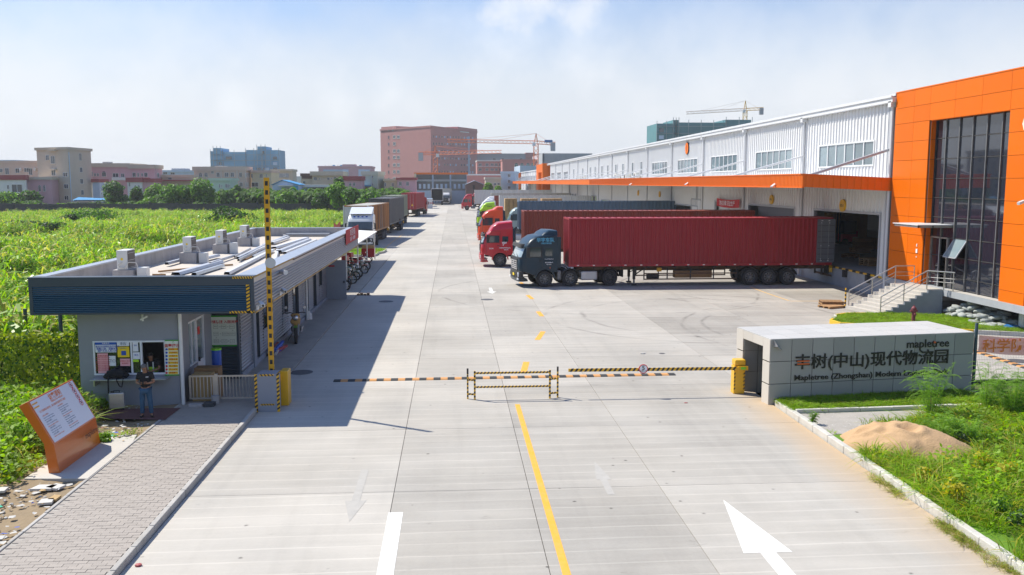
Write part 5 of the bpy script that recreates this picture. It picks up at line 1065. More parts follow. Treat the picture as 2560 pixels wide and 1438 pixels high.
put(MB().tube([(-.08,0,.52), (-.08,0,.57), (.08,0,.57), (.08,0,.52)], .012, 6, 'black').box(-.16,-.1,-.02,.05,.52,.56,'black'), 'handle', su, world=False)
for x in (-.17, .17): put(MB().cyl((x, -.09, .03), (x, -.06, .03), .03, n=10, m='black'), 'wheel', su, world=False)
bp_ = thing('backpack', 'black backpack lying on the counter with straps hanging over the edge', 'backpack', (PY(290, 925, 26.75).x, 26.78, cz), .1)
put(MB().ico((0,0,.15), .22, 'cloth_black', seed=4, n=3, sq=(1.25,.6,.75)).ico((-.25,-.02,.08), .12, 'cloth_black', seed=8, n=2, sq=(1.1,.8,.8)).ico((.22,.0,.09), .12, 'cloth_black', seed=9, n=2, sq=(1.2,.8,.7)), 'bag', bp_, world=False, smooth=60)
put(MB().tube([(-.2,-.1,.1), (-.2,-.19,.0), (-.2,-.2,-.45)], .022, 6, 'cloth_black').tube([(.0,-.12,.1), (.05,-.19,-.05), (.12,-.2,-.2), (.18,-.19,-.22), (.22,-.17,.0), (.2,-.1,.1)], .016, 6, 'cloth_black'), 'strap', bp_, world=False)
tag(put(MB().box(-7.95, -7.55, 26.55, 26.72, .1, .2, 'parapet').box(-7.5, -7.2, 26.5, 26.75, .1, .24, 'wall_dark'), 'paving_block'), 'loose grey paving blocks at the foot of the picket gate', 'blocks')
# ================================================================== FAR BUILDINGS
class Face:
    """a vertical face from point A to point B (xy), seen from the yard"""
    def __init__(s, A, B):
        s.A = Vector((A.x, A.y, 0)); s.B = Vector((B.x, B.y, 0)); s.u = (s.B-s.A); s.L = s.u.length; s.u.normalize(); s.n = Vector((s.u.y, -s.u.x, 0))
        if s.n.dot(Vector((0,0,0))-s.A) < 0: s.n = -s.n
    def hit(s, px, py):
        d = ray(px, py); c = Vector((0,0,CAMH)); t = (s.A-c).dot(s.n)/d.dot(s.n); p = c+d*t; return (p-s.A).dot(s.u), p.z
    def pt(s, u, z, e=0): return s.A+s.u*u+s.n*e+Vector((0,0,z))
    def block(s, b, u0, u1, z0, z1, e0, e1, m):
        P = [s.pt(u0,z0,e0), s.pt(u1,z0,e0), s.pt(u1,z0,e1), s.pt(u0,z0,e1), s.pt(u0,z1,e0), s.pt(u1,z1,e0), s.pt(u1,z1,e1), s.pt(u0,z1,e1)]
        b.add(P, [(0,3,2,1),(4,5,6,7),(0,1,5,4),(1,2,6,5),(2,3,7,6),(3,0,4,7)], m)
def window(par, f, u0, u1, z0, z1, fm='f_white', gm='glass_far', sill=True, arch=False):
    b = MB(); w_ = u1-u0; h = z1-z0; t = max(.07, w_*.06)
    f.block(b, u0-t, u1+t, z1, z1+t, .0, .1, fm); f.block(b, u0-t*1.6, u1+t*1.6, z0-t*1.2, z0, .0, .16, fm); f.block(b, u0-t, u0, z0, z1, .0, .1, fm); f.block(b, u1, u1+t, z0, z1, .0, .1, fm)
    f.block(b, (u0+u1)/2-t*.4, (u0+u1)/2+t*.4, z0, z1, .03, .08, fm)
    wn = put(b, 'window', par); g_ = MB()
    if arch:
        n = 8; pts = [f.pt(u0, z0, .04), f.pt(u1, z0, .04)]+[f.pt((u0+u1)/2+math.cos(PI*i/n)*w_/2, z1-w_*.1+math.sin(PI*i/n)*w_/2, .04) for i in range(n+1)]
        g_.add(pts, [tuple(range(len(pts)))], gm)
    else: f.block(g_, u0, u1, z0, z1, .0, .04, gm)
    put(g_, 'pane', wn); return wn
def building(name, label, cat, px0, pxc, px1, Y0, Yc, Y1, top, m, side_m=None, parapet='same', roofm=None, depth=None, zbase=-.2, topc=None, group=None, ph=.7, po=.35, loc=None):
    """front face px0..pxc, flank pxc..px1 (either may be missing); top = pixel row of the roof edge at the front"""
    P0 = PY(px0, 457, Y0); Pc = PY(pxc, 457, Yc); P1 = PY(px1, 457, Y1) if px1 is not None else None
    if P1 is None:
        d = Vector((Pc.y-P0.y, -(Pc.x-P0.x), 0)).normalized()
        if d.y < 0: d = -d
        P1 = Pc+d*(depth or 14); P1.z = 0
    P3 = P0+(P1-Pc); zt = PY(px0, top, Y0).z
    bd = thing(name, label, cat, (P0.x, P0.y, 0), 0, group)
    q = [Vector((p.x, p.y, 0)) for p in (P0, Pc, P1, P3)]
    b = MB(); b.add([(p.x, p.y, zbase) for p in q]+[(p.x, p.y, zt) for p in q], [(0,1,5,4),(1,2,6,5),(2,3,7,6),(3,0,4,7),(4,5,6,7)], m); put(b, 'wall', bd)
    if parapet:
        c = sum(q, Vector((0,0,0)))/4; o = [p+(p-c).normalized()*po*1.4 for p in q]; b = MB(); pm = m if parapet == 'same' else parapet
        b.add([(p.x, p.y, zt-ph*.5) for p in o]+[(p.x, p.y, zt+ph*.5) for p in o], [(0,3,2,1),(0,1,5,4),(1,2,6,5),(2,3,7,6),(3,0,4,7),(4,5,6,7)], pm); put(b, 'roof', bd)
    return bd, Face(q[0], q[1]), Face(q[1], q[2]), zt
def wins(bd, f, rects, **k):
    for (x0, y0, x1, y1) in rects:
        u0, z1 = f.hit(x0, y0); u1, z0 = f.hit(x1, y1); window(bd, f, min(u0,u1), max(u0,u1), z0, z1, **k)
def facbox(bd, f, x0, y0, x1, y1, e0, e1, m, name):
    u0, z1 = f.hit(x0, y0); u1, z0 = f.hit(x1, y1); b = MB(); f.block(b, min(u0,u1), max(u0,u1), z0, z1, e0, e1, m); return put(b, name, bd)
def Z4(x, y, ox=0, oy=360, s=6.093): return ox+x/s, oy+y/s
def R4(l, ox=0, oy=360, s=6.093): return [(ox+a/s, oy+b_/s, ox+c/s, oy+d/s) for a, b_, c, d in l]
# --- beige tower on the left and its low wing
bd, f, s_, zt = building('apartment_house', 'tall beige five storey house at the left with plain windows', 'building', 96, 174, 231, 246, 240, 252, 373, 'f_beige')
wins(bd, f, R4([(700,175,750,245),(968,440,1030,495),(980,615,1042,675),(985,792,1048,850),(775,190,840,300),(785,375,850,480),(790,560,860,650)]))
wins(bd, s_, R4([(1200,145,1240,255),(1212,360,1252,430),(1218,535,1262,605),(1232,705,1272,775)]))
put(MB().cyl(s_.pt(.2, .3, .15), s_.pt(.2, zt-1, .15), .09, n=6, m='f_paleblue'), 'drainpipe', bd)
for y in (372, 420, 467): o = facbox(bd, f, 126, y+2, 143, y+6, 0, .9, 'f_tan', 'balcony')
bd, f, s_, zt = building('apartment_house', 'long low beige wing with a row of dark windows at the far left', 'building', -60, 128, None, 250, 248, None, 405.5, 'f_peach', depth=12)
wins(bd, f, R4([(0,380,40,430),(80,370,140,460),(238,375,298,440),(370,370,440,425),(440,375,495,470),(582,370,660,440),(720,370,765,430)]))
for x in (325, 548, 690): facbox(bd, f, x/6.093-2.4, 420, x/6.093+2.4, 427, .1, .7, 'ac_white', 'wall_unit')
bd, f, s_, zt = building('cottage', 'white house with a red tiled roof edge at the far left', 'house', -30, 64, 68, 232, 230, 238, 444, 'f_white', parapet='f_redroof', ph=1.2)
wins(bd, f, R4([(110,630,142,685),(182,620,345,735)]))
bd, f, s_, zt = building('cottage', 'pink house with arched windows under the beige wing', 'house', 64, 128, None, 238, 238, None, 446, 'f_pink', depth=8, parapet='f_tan')
wins(bd, f, R4([(588,640,625,720),(660,640,695,720)]), arch=True)
# --- pink terrace
bd, f, s_, zt = building('terrace_house', 'pink terrace with an arched window and balcony beside the beige tower', 'building', 226, 325, None, 262, 262, None, 413, 'f_pink', depth=14, parapet='f_tan', ph=1.1)
wins(bd, f, R4([(1400,425,1418,495),(1435,450,1462,490),(1478,450,1505,490),(1720,450,1805,505),(1845,455,1895,505),(1860,640,1900,690)])); wins(bd, f, R4([(1556,440,1615,495)]), arch=True)
facbox(bd, f, 282, 444, 318, 451, .1, 1.0, 'f_white', 'balcony'); facbox(bd, f, 228, 412-3, 245, 411, -4, 0, 'f_white', 'roof_tank'); facbox(bd, f, 246, 404, 262, 411, -6, -3, 'f_grey', 'roof_hut')
bd, f, s_, zt = building('terrace_house', 'plain pink terrace end with paired windows and red porch roofs', 'building', 325, 388, 407, 262, 260, 270, 417, 'f_pink', parapet='f_tan', ph=1.1)
wins(bd, f, R4([(2020,440,2070,500),(2095,445,2120,500),(2155,450,2182,490),(2200,440,2250,500)])); wins(bd, s_, R4([(2393,445,2420,505)]))
bd, f, s_, zt = building('porch_house', 'white annex with a dark red roof edge in front of the pink terrace', 'house', 318, 354, None, 248, 248, None, 450, 'f_white', parapet='f_redroof', depth=6, ph=1.2)
wins(bd, f, R4([(1965,590,1985,645)])); wins(bd, f, R4([(2050,640,2078,680),(2100,640,2130,680)]), arch=True)
bd, f, s_, zt = building('porch_house', 'pink annex with a dark red roof edge at the right of the white one', 'house', 354, 385, None, 249, 249, None, 451, 'f_pink', parapet='f_redroof', depth=6, ph=1.0)
bd, f, s_, zt = building('porch_house', 'narrow pale annex with red roof edge against the beige tower', 'house', 231, 248, None, 250, 250, None, 452, 'f_paleblue', parapet='f_redroof', depth=6, ph=.9)
# blue-green sheet roof
bd = thing('shed', 'low shed with a blue green sheet roof in front of the beige tower', 'shed', PY(225, 495, 225)); 
b = MB(); A, B_, C_, D_ = PY(181, 500, 222), PY(272, 500, 220), PY(278, 497, 232), PY(196, 493, 234); b.add([A, B_, C_, D_], [(0,1,2,3)], 'blue_sheet'); b.add([A-Vector((0,0,.2)), B_-Vector((0,0,.2)), C_-Vector((0,0,.2)), D_-Vector((0,0,.2))], [(3,2,1,0)], 'blue_sheet'); put(b, 'roof', bd); put(MB().box(A.x, B_.x, 223, 231, -.2, 1.9, 'f_white'), 'wall', bd)
# --- middle distance
bd, f, s_, zt = building('office_block', 'pale blue grey block far behind the low roofs', 'building', 405, 486, None, 330, 330, None, 428, 'f_paleblue', depth=14); wins(bd, f, R4([(170,430,232,462),(285,438,345,465)], 380))
facbox(bd, f, 424, 421, 459, 427, -8, -2, 'f_grey', 'roof_hut')
bd, f, s_, zt = building('row_house', 'tan row house with a long red roof edge behind the bushes', 'building', 405, 495, None, 268, 268, None, 440, 'f_tan', depth=10); wins(bd, f, R4([(250,515,300,540)], 380))
facbox(bd, f, 408, 450, 484, 453, 0, 2, 'f_redroof', 'porch_roof')
bd, f, s_, zt = building('apartment_house', 'broad peach house with a row of square windows in the middle', 'building', 486, 616, 629, 268, 264, 276, 422, 'f_peach', ph=1.2)
wins(bd, f, R4([(905,415,940,450),(985,440,1030,500),(1110,440,1165,500),(1200,440,1250,500),(1330,440,1370,500),(1208,590,1255,645),(1335,590,1380,645)], 380)); wins(bd, f, R4([(720,460,765,500),(800,460,850,500)], 380), arch=True)
wins(bd, s_, R4([(1422,450,1436,505),(1450,450,1463,505),(1475,450,1487,505),(1425,590,1438,645),(1452,590,1466,645)], 380))
facbox(bd, f, 528, 415, 548, 421, -5, -2, 'f_white', 'roof_hut')
for x in (553.5, 593.5): u, z = f.hit(x, 440); put(MB().cyl(f.pt(u, 0, .15), f.pt(u, zt-.5, .15), .09, n=6, m='f_white'), 'drainpipe', bd)
bd, f, s_, zt = building('cottage', 'low mint green house with small arched windows', 'house', 524, 577, None, 246, 246, None, 449, 'f_mint', depth=8); wins(bd, f, R4([(1022,615,1040,665),(1057,630,1070,660),(1120,610,1142,665),(1150,615,1168,665),(1177,620,1190,650)], 380))
bd, f, s_, zt = building('apartment_house', 'pale yellow house beside the broad peach one', 'building', 629, 679, None, 270, 270, None, 429, 'f_yellow', parapet='f_peach', depth=12); wins(bd, f, R4([(1512,460,1533,515),(1640,460,1685,515),(1738,465,1752,505),(1520,590,1618,650)], 380))
bd, f, s_, zt = building('apartment_house', 'beige block with long recessed galleries behind the raised barrier arm', 'building', 679, 732, 742, 290, 288, 300, 426, 'f_tan')
facbox(bd, f, 681, 434, 722, 444, .0, .08, 'f_grey', 'gallery'); facbox(bd, f, 681, 452, 722, 463, .0, .08, 'f_grey', 'gallery')
for x in (684, 694, 704): u, z = f.hit(x, 424); 
wins(bd, f, R4([(1900,450,1930,495),(2000,455,2035,495)], 380))
# blue hut with a pitched roof
def gable(name, label, cat, px0, px1, Y, yeave, yridge, pxr, m, rm, depth=9, group=None):
    A, B_, R_ = PY(px0, yeave, Y), PY(px1, yeave, Y), PY(pxr, yridge, Y); t = thing(name, label, cat, (A.x, Y, 0), 0, group)
    b = MB(); b.add([(A.x, Y, -.2), (B_.x, Y, -.2), (B_.x, Y, B_.z), (R_.x, Y, R_.z), (A.x, Y, A.z), (A.x, Y+depth, -.2), (B_.x, Y+depth, -.2), (B_.x, Y+depth, B_.z), (R_.x, Y+depth, R_.z), (A.x, Y+depth, A.z)], [(0,1,2,3,4), (9,8,7,6,5), (0,4,9,5), (1,6,7,2)], m); put(b, 'wall', t)
    b = MB(); e = .5
    for (P_, s_) in ((A, -1), (B_, 1)):
        dx = (P_.x-R_.x)*.08; dz = (P_.z-R_.z)*.08; b.add([(R_.x, Y-e, R_.z+.1), (P_.x+dx, Y-e, P_.z+dz+.1), (P_.x+dx, Y+depth, P_.z+dz+.1), (R_.x, Y+depth, R_.z+.1), (R_.x, Y-e, R_.z+.22), (P_.x+dx, Y-e, P_.z+dz+.22), (P_.x+dx, Y+depth, P_.z+dz+.22), (R_.x, Y+depth, R_.z+.22)], [(0,3,2,1), (4,5,6,7), (0,1,5,4), (1,2,6,5)], rm)
    put(b, 'roof', t); return t, Face(A, B_)
t, f = gable('hut', 'light blue hut with a bright blue pitched roof beyond the field', 'hut', 681, 746, 232, 463, 452, 706, 'f_paleblue', 'blue_sheet'); facbox(t, f, 733, 464, 746, 482, .01, .06, 'f_cyan', 'side_panel'); wins(t, f, R4([(2020,668,2050,700),(2062,668,2092,700),(2105,668,2140,700)], 380)); facbox(t, f, 697, 463, 733, 466, .0, 1.4, 'f_white', 'porch_roof')
bd, f, s_, zt = building('long_shed', 'long low shed with a cream roof edge to the right of the blue hut', 'shed', 748, 832, None, 238, 238, None, 465, 'f_bluegrey', parapet='f_white', depth=6, ph=.6); facbox(bd, f, 776, 468, 828, 478, .0, .06, 'glass_far', 'opening')
bd, f, s_, zt = building('apartment_house', 'brown topped tan house with small windows right of the blue hut', 'building', 753, 782, None, 266, 266, None, 437, 'f_tan', parapet='f_brown', depth=9, ph=.8); facbox(bd, f, 755, 438, 780, 447, 0, .1, 'f_brown', 'shutter'); wins(bd, f, R4([(492,455,545,500)], 700, 400, 8.533))
bd, f, s_, zt = building('apartment_house', 'wide tan house with five small windows under a jutting cornice', 'building', 781, 854, None, 264, 264, None, 434, 'f_tan', depth=12, ph=1.2, po=.7); wins(bd, f, R4([(722,370,785,430),(835,380,860,415),(1012,380,1055,430),(1085,380,1108,415),(1152,365,1200,405)], 700, 400, 8.533))
bd, f, s_, zt = building('cottage', 'pink cottage with two arched windows and dark pink roof edge', 'house', 859, 904, None, 250, 250, None, 446, 'f_pink', parapet='f_redroof', depth=8, ph=1.2); wins(bd, f, R4([(1478,500,1520,550),(1560,500,1602,550)], 700, 400, 8.533), arch=True)
bd, f, s_, zt = building('apartment_house', 'sage green three storey house in front of the brick tower', 'building', 905, 944, 961, 262, 260, 270, 433, 'f_sage', ph=1.0); wins(bd, f, R4([(1960,345,1985,378),(1960,505,1990,540)], 700, 400, 8.533)); u, z = f.hit(929, 440); put(MB().cyl(f.pt(u, 0, .15), f.pt(u, zt-.5, .15), .09, n=6, m='f_white'), 'drainpipe', bd)
facbox(bd, f, 902, 463, 928, 466, 0, 2.5, 'blue_sheet', 'porch_roof')
bd, f, s_, zt = building('cottage', 'low yellow house at the foot of the brick tower', 'house', 960, 996, None, 262, 262, None, 450, 'f_yellow', depth=8); wins(bd, f, [(961, 458, 965, 466), (980, 458, 985, 466)])
bd, f, s_, zt = building('cottage', 'grey pink house with two square windows beside the unfinished dark block', 'house', 993, 1039, None, 258, 258, None, 447, 'f_pink', parapet='f_redroof', depth=8, ph=.7); wins(bd, f, [(998, 455, 1004, 464), (1016, 455, 1022, 464)])
# pink and blue factory far behind
bd, f, s_, zt = building('factory', 'distant pink and blue factory with cyan roof tanks', 'building', 797, 927, None, 470, 470, None, 417, 'f_pink', depth=25, ph=.8)
facbox(bd, f, 856, 411, 889, 417, -6, 0, 'f_pink', 'stair_tower'); facbox(bd, f, 808, 424, 856, 445, 0, .5, 'f_bluegrey', 'facade_panel'); facbox(bd, f, 856, 424, 872, 445, 0, .6, 'f_paleblue', 'facade_panel'); facbox(bd, f, 896, 424, 925, 445, 0, .5, 'f_paleblue', 'facade_panel')
for x in (833, 852, 900): facbox(bd, f, x-2.5, 412.5, x+2.5, 418, -5, -1, 'f_cyan', 'water_tank')
for x in (812, 820, 826, 842, 846, 864): facbox(bd, f, x-.4, 412, x+.4, 418, -3, -2.6, 'f_grey', 'pipe')
for k in range(4): wins(bd, f, [(897+k*7, 426, 901+k*7, 430), (897+k*7, 434, 901+k*7, 438)])
# --- teal scaffolded towers
def netted(name, label, px0, px1, Y, steps, ybase=500, m='f_net', m2='scaffold', ny=9, nx=14, roofhuts=()):
    """a block under scaffold netting, its top stepped; steps = (px0, px1, ytop)"""
    t = thing(name, label, 'building', PY(px0, 457, Y)*1); t.location.z = 0; F = Face(PY(px0, 457, Y), PY(px1, 457, Y))
    for (a, c, y) in steps:
        u0, z1 = F.hit(a, y); u1, _ = F.hit(c, y); b = MB(); kk_ = steps.index((a, c, y)); F.block(b, u0, u1, -.2, z1, -22+kk_*.5, -kk_*.4, m); put(b, 'netting', t)
        ng = max(2, int((u1-u0)/5)); b = MB()
        for i in range(ng+1): uu = u0+(u1-u0)*i/ng; F.block(b, uu-.12, uu+.12, 0, z1+1.2, .2, .45, m2)
        nz = int(z1/3.4)
        for j in range(1, nz+1): F.block(b, u0, u1, j*3.4-.12, j*3.4+.12, .2, .45, m2)
        put(b, 'scaffold_pole', t)
        for j in range(1, nz):
            for i in range(ng):
                if RNG.random() < .3:
                    bb = MB(); ua = u0+(u1-u0)*(i+.25)/ng; F.block(bb, ua, ua+(u1-u0)/ng*.5, j*3.4+.6, j*3.4+2.4, 0, .12, 'glass_far' if RNG.random() < .7 else 'f_paleblue'); put(bb, 'window_opening', t)
    return t, F
netted('scaffolded_tower', 'distant teal netted tower under construction above the peach house', 526, 697, 560, [(526, 557, 378), (533, 551, 370), (557, 614, 380), (614, 697, 375), (642, 663, 366)], m='f_net_blue')
netted('scaffolded_tower', 'distant dark teal netted tower behind the warehouse roof below the yellow crane', 1642, 1880, 430, [(1642, 1690, 309), (1683, 1697, 300), (1690, 1815, 306), (1815, 1880, 299)])
# --- big brick tower
Yb_ = 560
bd, f, s_, zt = building('brick_tower', 'huge red brick factory tower block with a blank wall and flank of small windows', 'building', 953, 1078, 1193, Yb_+40, Yb_, Yb_+60, 325, 'f_brick', ph=1.0, po=.3)
for (x0, x1, y1) in ((953, 990, 318),): facbox(bd, f, x0, y1, x1, 330, -14, .0, 'f_brick', 'stair_tower')
facbox(bd, s_, 1145, 317, 1193, 334, -25, .0, 'f_brick', 'stair_tower'); facbox(bd, s_, 1150, 328, 1172, 333, .05, .2, 'f_white', 'white_panel')
for y in (340, 357, 375, 391, 410, 427, 445):
    wins(bd, f, [(970, y, 973.5, y+7)], fm='f_brick'); wins(bd, f, [(983, y-1, 989, y+6)]+([(993, y-1, 999, y+6)] if y != 357 else []), fm='f_white')
wins(bd, f, [(970, 321, 973, 327), (981, 321, 985, 327)])
for k, y in enumerate((342, 359.5, 378, 396, 412, 430)):
    for i in range(15):
        x = 1082+i*7.0; y_ = y+i*.25*(1-k*.14)
        if RNG.random() < .9: wins(bd, s_, [(x, y_-3, x+3.4, y_+2.4)], fm='f_brick', gm='f_paleblue' if RNG.random() < .35 else 'glass_far')
facbox(bd, s_, 1169, 341, 1173.5, 435, .05, .4, 'f_bluegrey', 'stair_glazing')
# blocks right of it
bd, f, s_, zt = building('factory', 'wide pale grey factory roof line behind the brick block and crane', 'building', 1192, 1370, None, 640, 640, None, 385, 'f_grey', depth=30); wins(bd, f, [(1232, 396, 1239, 401), (1254, 396, 1260, 401), (1299, 396, 1306, 400)])
facbox(bd, f, 1314, 382, 1337, 397, -10, .6, 'f_brick', 'stair_tower')
bd, f, s_, zt = building('factory', 'brick factory wing with white bands and square windows right of the brick tower', 'building', 1193, 1257, None, 520, 520, None, 402, 'f_brick', parapet='f_white', depth=30); wins(bd, f, [(x, y, x+7, y+6) for x in (1197, 1214, 1227, 1237, 1248) for y in (409, 421)]); facbox(bd, f, 1193, 416, 1257, 417.2, 0, .5, 'f_white', 'band')
bd, f, s_, zt = building('factory', 'plain red brick factory with green glazed arched windows under the orange crane', 'building', 1256, 1356, None, 500, 500, None, 400, 'f_brick', depth=30); wins(bd, f, [(x, 411, x+8, 419) for x in (1287, 1301, 1316, 1328, 1343)], gm='glass_green', arch=True)
bd, f, s_, zt = building('factory', 'long plain grey metal hall behind the far warehouse', 'building', 1356, 1480, None, 470, 470, None, 383.5, 'f_grey', depth=60, parapet=None); facbox(bd, f, 1356, 383.5, 1360, 440, 0, .5, 'fascia_navy', 'corner_trim')
bd, f, s_, zt = building('hall', 'low grey blue hall roof just left of the orange warehouse column', 'building', 1300, 1357, None, 420, 420, None, 414, 'f_bluegrey', depth=40, parapet=None)
bd, f, s_, zt = building('factory', 'low pink red hall behind the small brick hut', 'building', 1166, 1252, None, 330, 330, None, 437, 'f_brick', parapet='f_white', depth=14, ph=.5)
bd, f, s_, zt = building('cottage', 'small tan house between brick hut and grey block', 'house', 1214, 1252, None, 290, 290, None, 446, 'f_tan', depth=8); wins(bd, f, [(1235, 458, 1240, 463), (1244, 458, 1249, 463)])
t, f = gable('hut', 'dark brick hut with pale pitched roof beyond the banana plants', 'hut', 1165, 1209, 280, 462, 453, 1186, 'f_brown', 'f_bluegrey', 8); facbox(t, f, 1182, 463, 1187, 474, .0, .05, 'black', 'door')
bd, f, s_, zt = building('apartment_house', 'pale grey blue three storey block left of the far warehouse end', 'building', 1252, 1290, 1296, 300, 300, 310, 431, 'f_bluegrey', ph=.6)
wins(bd, f, [(1270, 436, 1276, 443), (1270, 450, 1276, 457), (1270, 466, 1276, 472)])
# unfinished dark glass shophouses
bd, f, s_, zt = building('shophouse', 'unfinished dark shophouse row with orange roof edge in front of the brick tower', 'building', 1038, 1167, None, 290, 290, None, 434, 'f_bluegrey', parapet='orange_sheet', depth=14, ph=.6)
for x0, x1 in ((1041, 1080), (1084, 1124), (1128, 1166)):
    facbox(bd, f, x0, 437, x1, 449, .02, .12, 'glass_far', 'opening'); facbox(bd, f, x0, 449.2, x1, 452, .1, 1.0, 'f_grey', 'balcony'); facbox(bd, f, x0, 454, x1, 476, .02, .1, 'glass_far', 'shopfront')
    for k in range(3): xx = x0+6+k*11; facbox(bd, f, xx, 460, xx+6, 472, .1, .16, 'f_bluegrey', 'shutter')
facbox(bd, f, 1036, 434, 1041, 450, 0, .4, 'f_yellow', 'end_wall')
# low roofs far away at the horizon
for (a, c, Y, y, m, lab) in ((-10, 45, 700, 400, 'f_paleblue', 'very distant pale block on the left horizon'), (742, 760, 420, 441, 'f_white', 'distant white house roof between tan blocks')):
    building('distant_block', lab, 'building', a, c, None, Y, Y, None, y, m, depth=20, parapet=None)
# orange columns and second warehouse beyond
w2 = thing('second_warehouse', 'farther white warehouse with orange corner columns at the end of the yard', 'warehouse', (W, 255, 0))
b = MB()
for (y0, y1, zt_) in ((236.5, 239, 11.9), (248, 254, 11.8)): b.box(W-1.6, W+4, y0, y1, 0, zt_, 'orange_panel')
b.box(W-1.6, W+4, 239, 248, 9.6, 11.8, 'orange_panel'); put(b, 'column', w2)
b = MB(); b.box(W-1.6, W+4, 331, 342, 7, 10.5, 'orange_panel').box(W-1.6, W+4, 331, 334, 0, 7, 'orange_panel').box(W-1.6, W+4, 339, 342, 0, 7, 'orange_panel'); put(b, 'column', w2)
b = MB(); corr_wall(b, 254, 331, 1.0, 10.4, W, 'clad_white', .9, .06); put(b, 'wall_sheet', w2); put(MB().box(W-.3, W+40, 254, 331, 10.4, 10.7, 'clad_trim'), 'roof', w2)
for i in range(8): window_unit(w2, 256.5+i*9.2, 261+i*9.2, 7.6, 9.0, 3, W-.05); put(MB().box(W-.12, W+.1, 254+i*9.2, 254.5+i*9.2, 1, 10.4, 'trim_grey'), 'column_trim', w2)
for i in range(8): put(MB().cyl((W-.1, 256+i*9.5, 8.9), (20.3, 256+i*9.5, 7.2), .08, n=6, m='galv'), 'canopy_tie', w2)
# --- tower cranes
def lattice(b, A, B_, w_, n, m, r=.10, sq=True):
    A = Vector(A); B_ = Vector(B_); d = (B_-A); L2 = d.length; d.normalize(); u = Vector((0,1,0)) if abs(d.y) < .9 else Vector((1,0,0)); p = d.cross(u).normalized()*w_/2; q = d.cross(p).normalized()*w_/2
    cs = [p+q, p-q, -p-q, -p+q]
    for c in cs: b.cyl(A+c, B_+c, r, n=4, m=m, caps=False)
    for i in range(n):
        s0 = A+d*L2*i/n; s1 = A+d*L2*(i+1)/n
        for k in range(4):
            c0, c1 = cs[k], cs[(k+1) % 4]
            if i % 2: c0, c1 = c1, c0
            b.cyl(s0+c0, s1+c1, r*.7, n=3, m=m, caps=False)
def crane(label, px, Y, ytop, yjib, ybase, pxtip, pxtail, m, w_, tipy=None, taily=None, zb=0, m2=None, cw='f_grey'):
    t = thing('tower_crane', label, 'crane', (PY(px, 457, Y).x, Y, 0)); m2 = m2 or m
    M0 = PY(px, yjib+3, Y); x = M0.x; b = MB(); lattice(b, (x, Y, zb), (x, Y, M0.z), w_, max(6, int((M0.z-zb)/w_/1.1)), m, w_*.07); put(b, 'mast', t)
    J = PY(px, yjib, Y).z; tip = PY(pxtip, tipy or yjib, Y); tail = PY(pxtail, taily or yjib, Y); T = PY(px, ytop, Y)
    b = MB(); lattice(b, (x, Y, J), (tip.x, Y, tip.z), w_*.7, max(8, int(abs(tip.x-x)/w_/.9)), m2, w_*.055); put(b, 'jib', t)
    b = MB(); lattice(b, (x, Y, J), (tail.x, Y, tail.z), w_*.7, 8, m, w_*.06); put(b, 'counter_jib', t)
    b = MB(); b.bar((x-w_*.4, Y, J), (x, Y, T.z), w_*.15, m=m).bar((x+w_*.4, Y, J), (x, Y, T.z), w_*.15, m=m); 
    for z in np.linspace(J, T.z, 7)[1:-1]: k = 1-(z-J)/(T.z-J); b.bar((x-w_*.4*k, Y, z), (x+w_*.4*k, Y, z), w_*.1, m=m)
    put(b, 'apex', t)
    b = MB(); 
    for k in (.45, .8): P_ = Vector((x, Y, J)).lerp(Vector((tip.x, Y, tip.z)), k); b.cyl((x, Y, T.z), (P_.x, Y, P_.z+w_*.3), w_*.025, n=3, m=m2)
    P_ = Vector((x, Y, J)).lerp(Vector((tail.x, Y, tail.z)), .8); b.cyl((x, Y, T.z), (P_.x, Y, P_.z), w_*.03, n=3, m=m2); put(b, 'tie', t)
    s_ = 1 if tail.x > x else -1
    put(MB().box(tail.x-s_*w_*1.1, tail.x, Y-w_*.4, Y+w_*.4, tail.z-w_*1.7, tail.z+w_*.2, cw), 'counterweight', t)
    put(MB().box(x-w_*.9*s_, x-w_*.2*s_, Y-w_*.9, Y-w_*.2, J-w_*.9, J-w_*.1, 'clad_trim'), 'cab', t); return t, x, J, tail
t, x, J, tl_ = crane('orange tower crane with blue ballast cover right of the brick tower', 1340, 460, 334, 356, 430, 1118, 1388, 'crane_orange', 2.2, tipy=352, taily=359.5, m2='crane_orange')
put(MB().box(tl_.x-5.5, tl_.x-1.5, 459, 461, tl_.z+.6, tl_.z+1.9, 'tarp_blue'), 'ballast_cover', t)
crane('smaller orange tower crane in front of the brick tower', 1088, 400, 365, 383.5, 440, 1254, 1046, 'crane_orange', 1.9, tipy=379.5, taily=384)
crane('yellow tower crane on top of the dark teal netted tower', 1863, 436, 252, 274, 300, 1716, 1908, 'crane_yellow', 1.7, tipy=282.5, taily=272, zb=30, m2='crane_pale')
# boundary wall beyond the field
bw = thing('boundary_wall', 'dark weathered boundary wall at the far side of the reed field', 'wall', (-60, 190, 0))
A, B_ = Vector((-150, 196, 0)), Vector((-14, 196, 0)); n = 24
for k in range(n): a = A.lerp(B_, k/n); c = A.lerp(B_, (k+1)/n); put(MB().box(a.x+.05, c.x-.05, 195.85, 196.1, -.2, 2.3+.15*(k % 3 == 0), 'wall_dark').box(a.x-.1, a.x+.2, 195.7, 196.2, -.2, 2.55, 'wall_dark'), 'wall_section', bw)
ew = thing('boundary_wall', 'low grey wall closing the far end of the yard before the banana grove', 'wall', (0, 300, 0)); put(MB().box(-14, 20, 330, 330.3, 0, 1.6, 'f_bluegrey'), 'wall_section', ew)
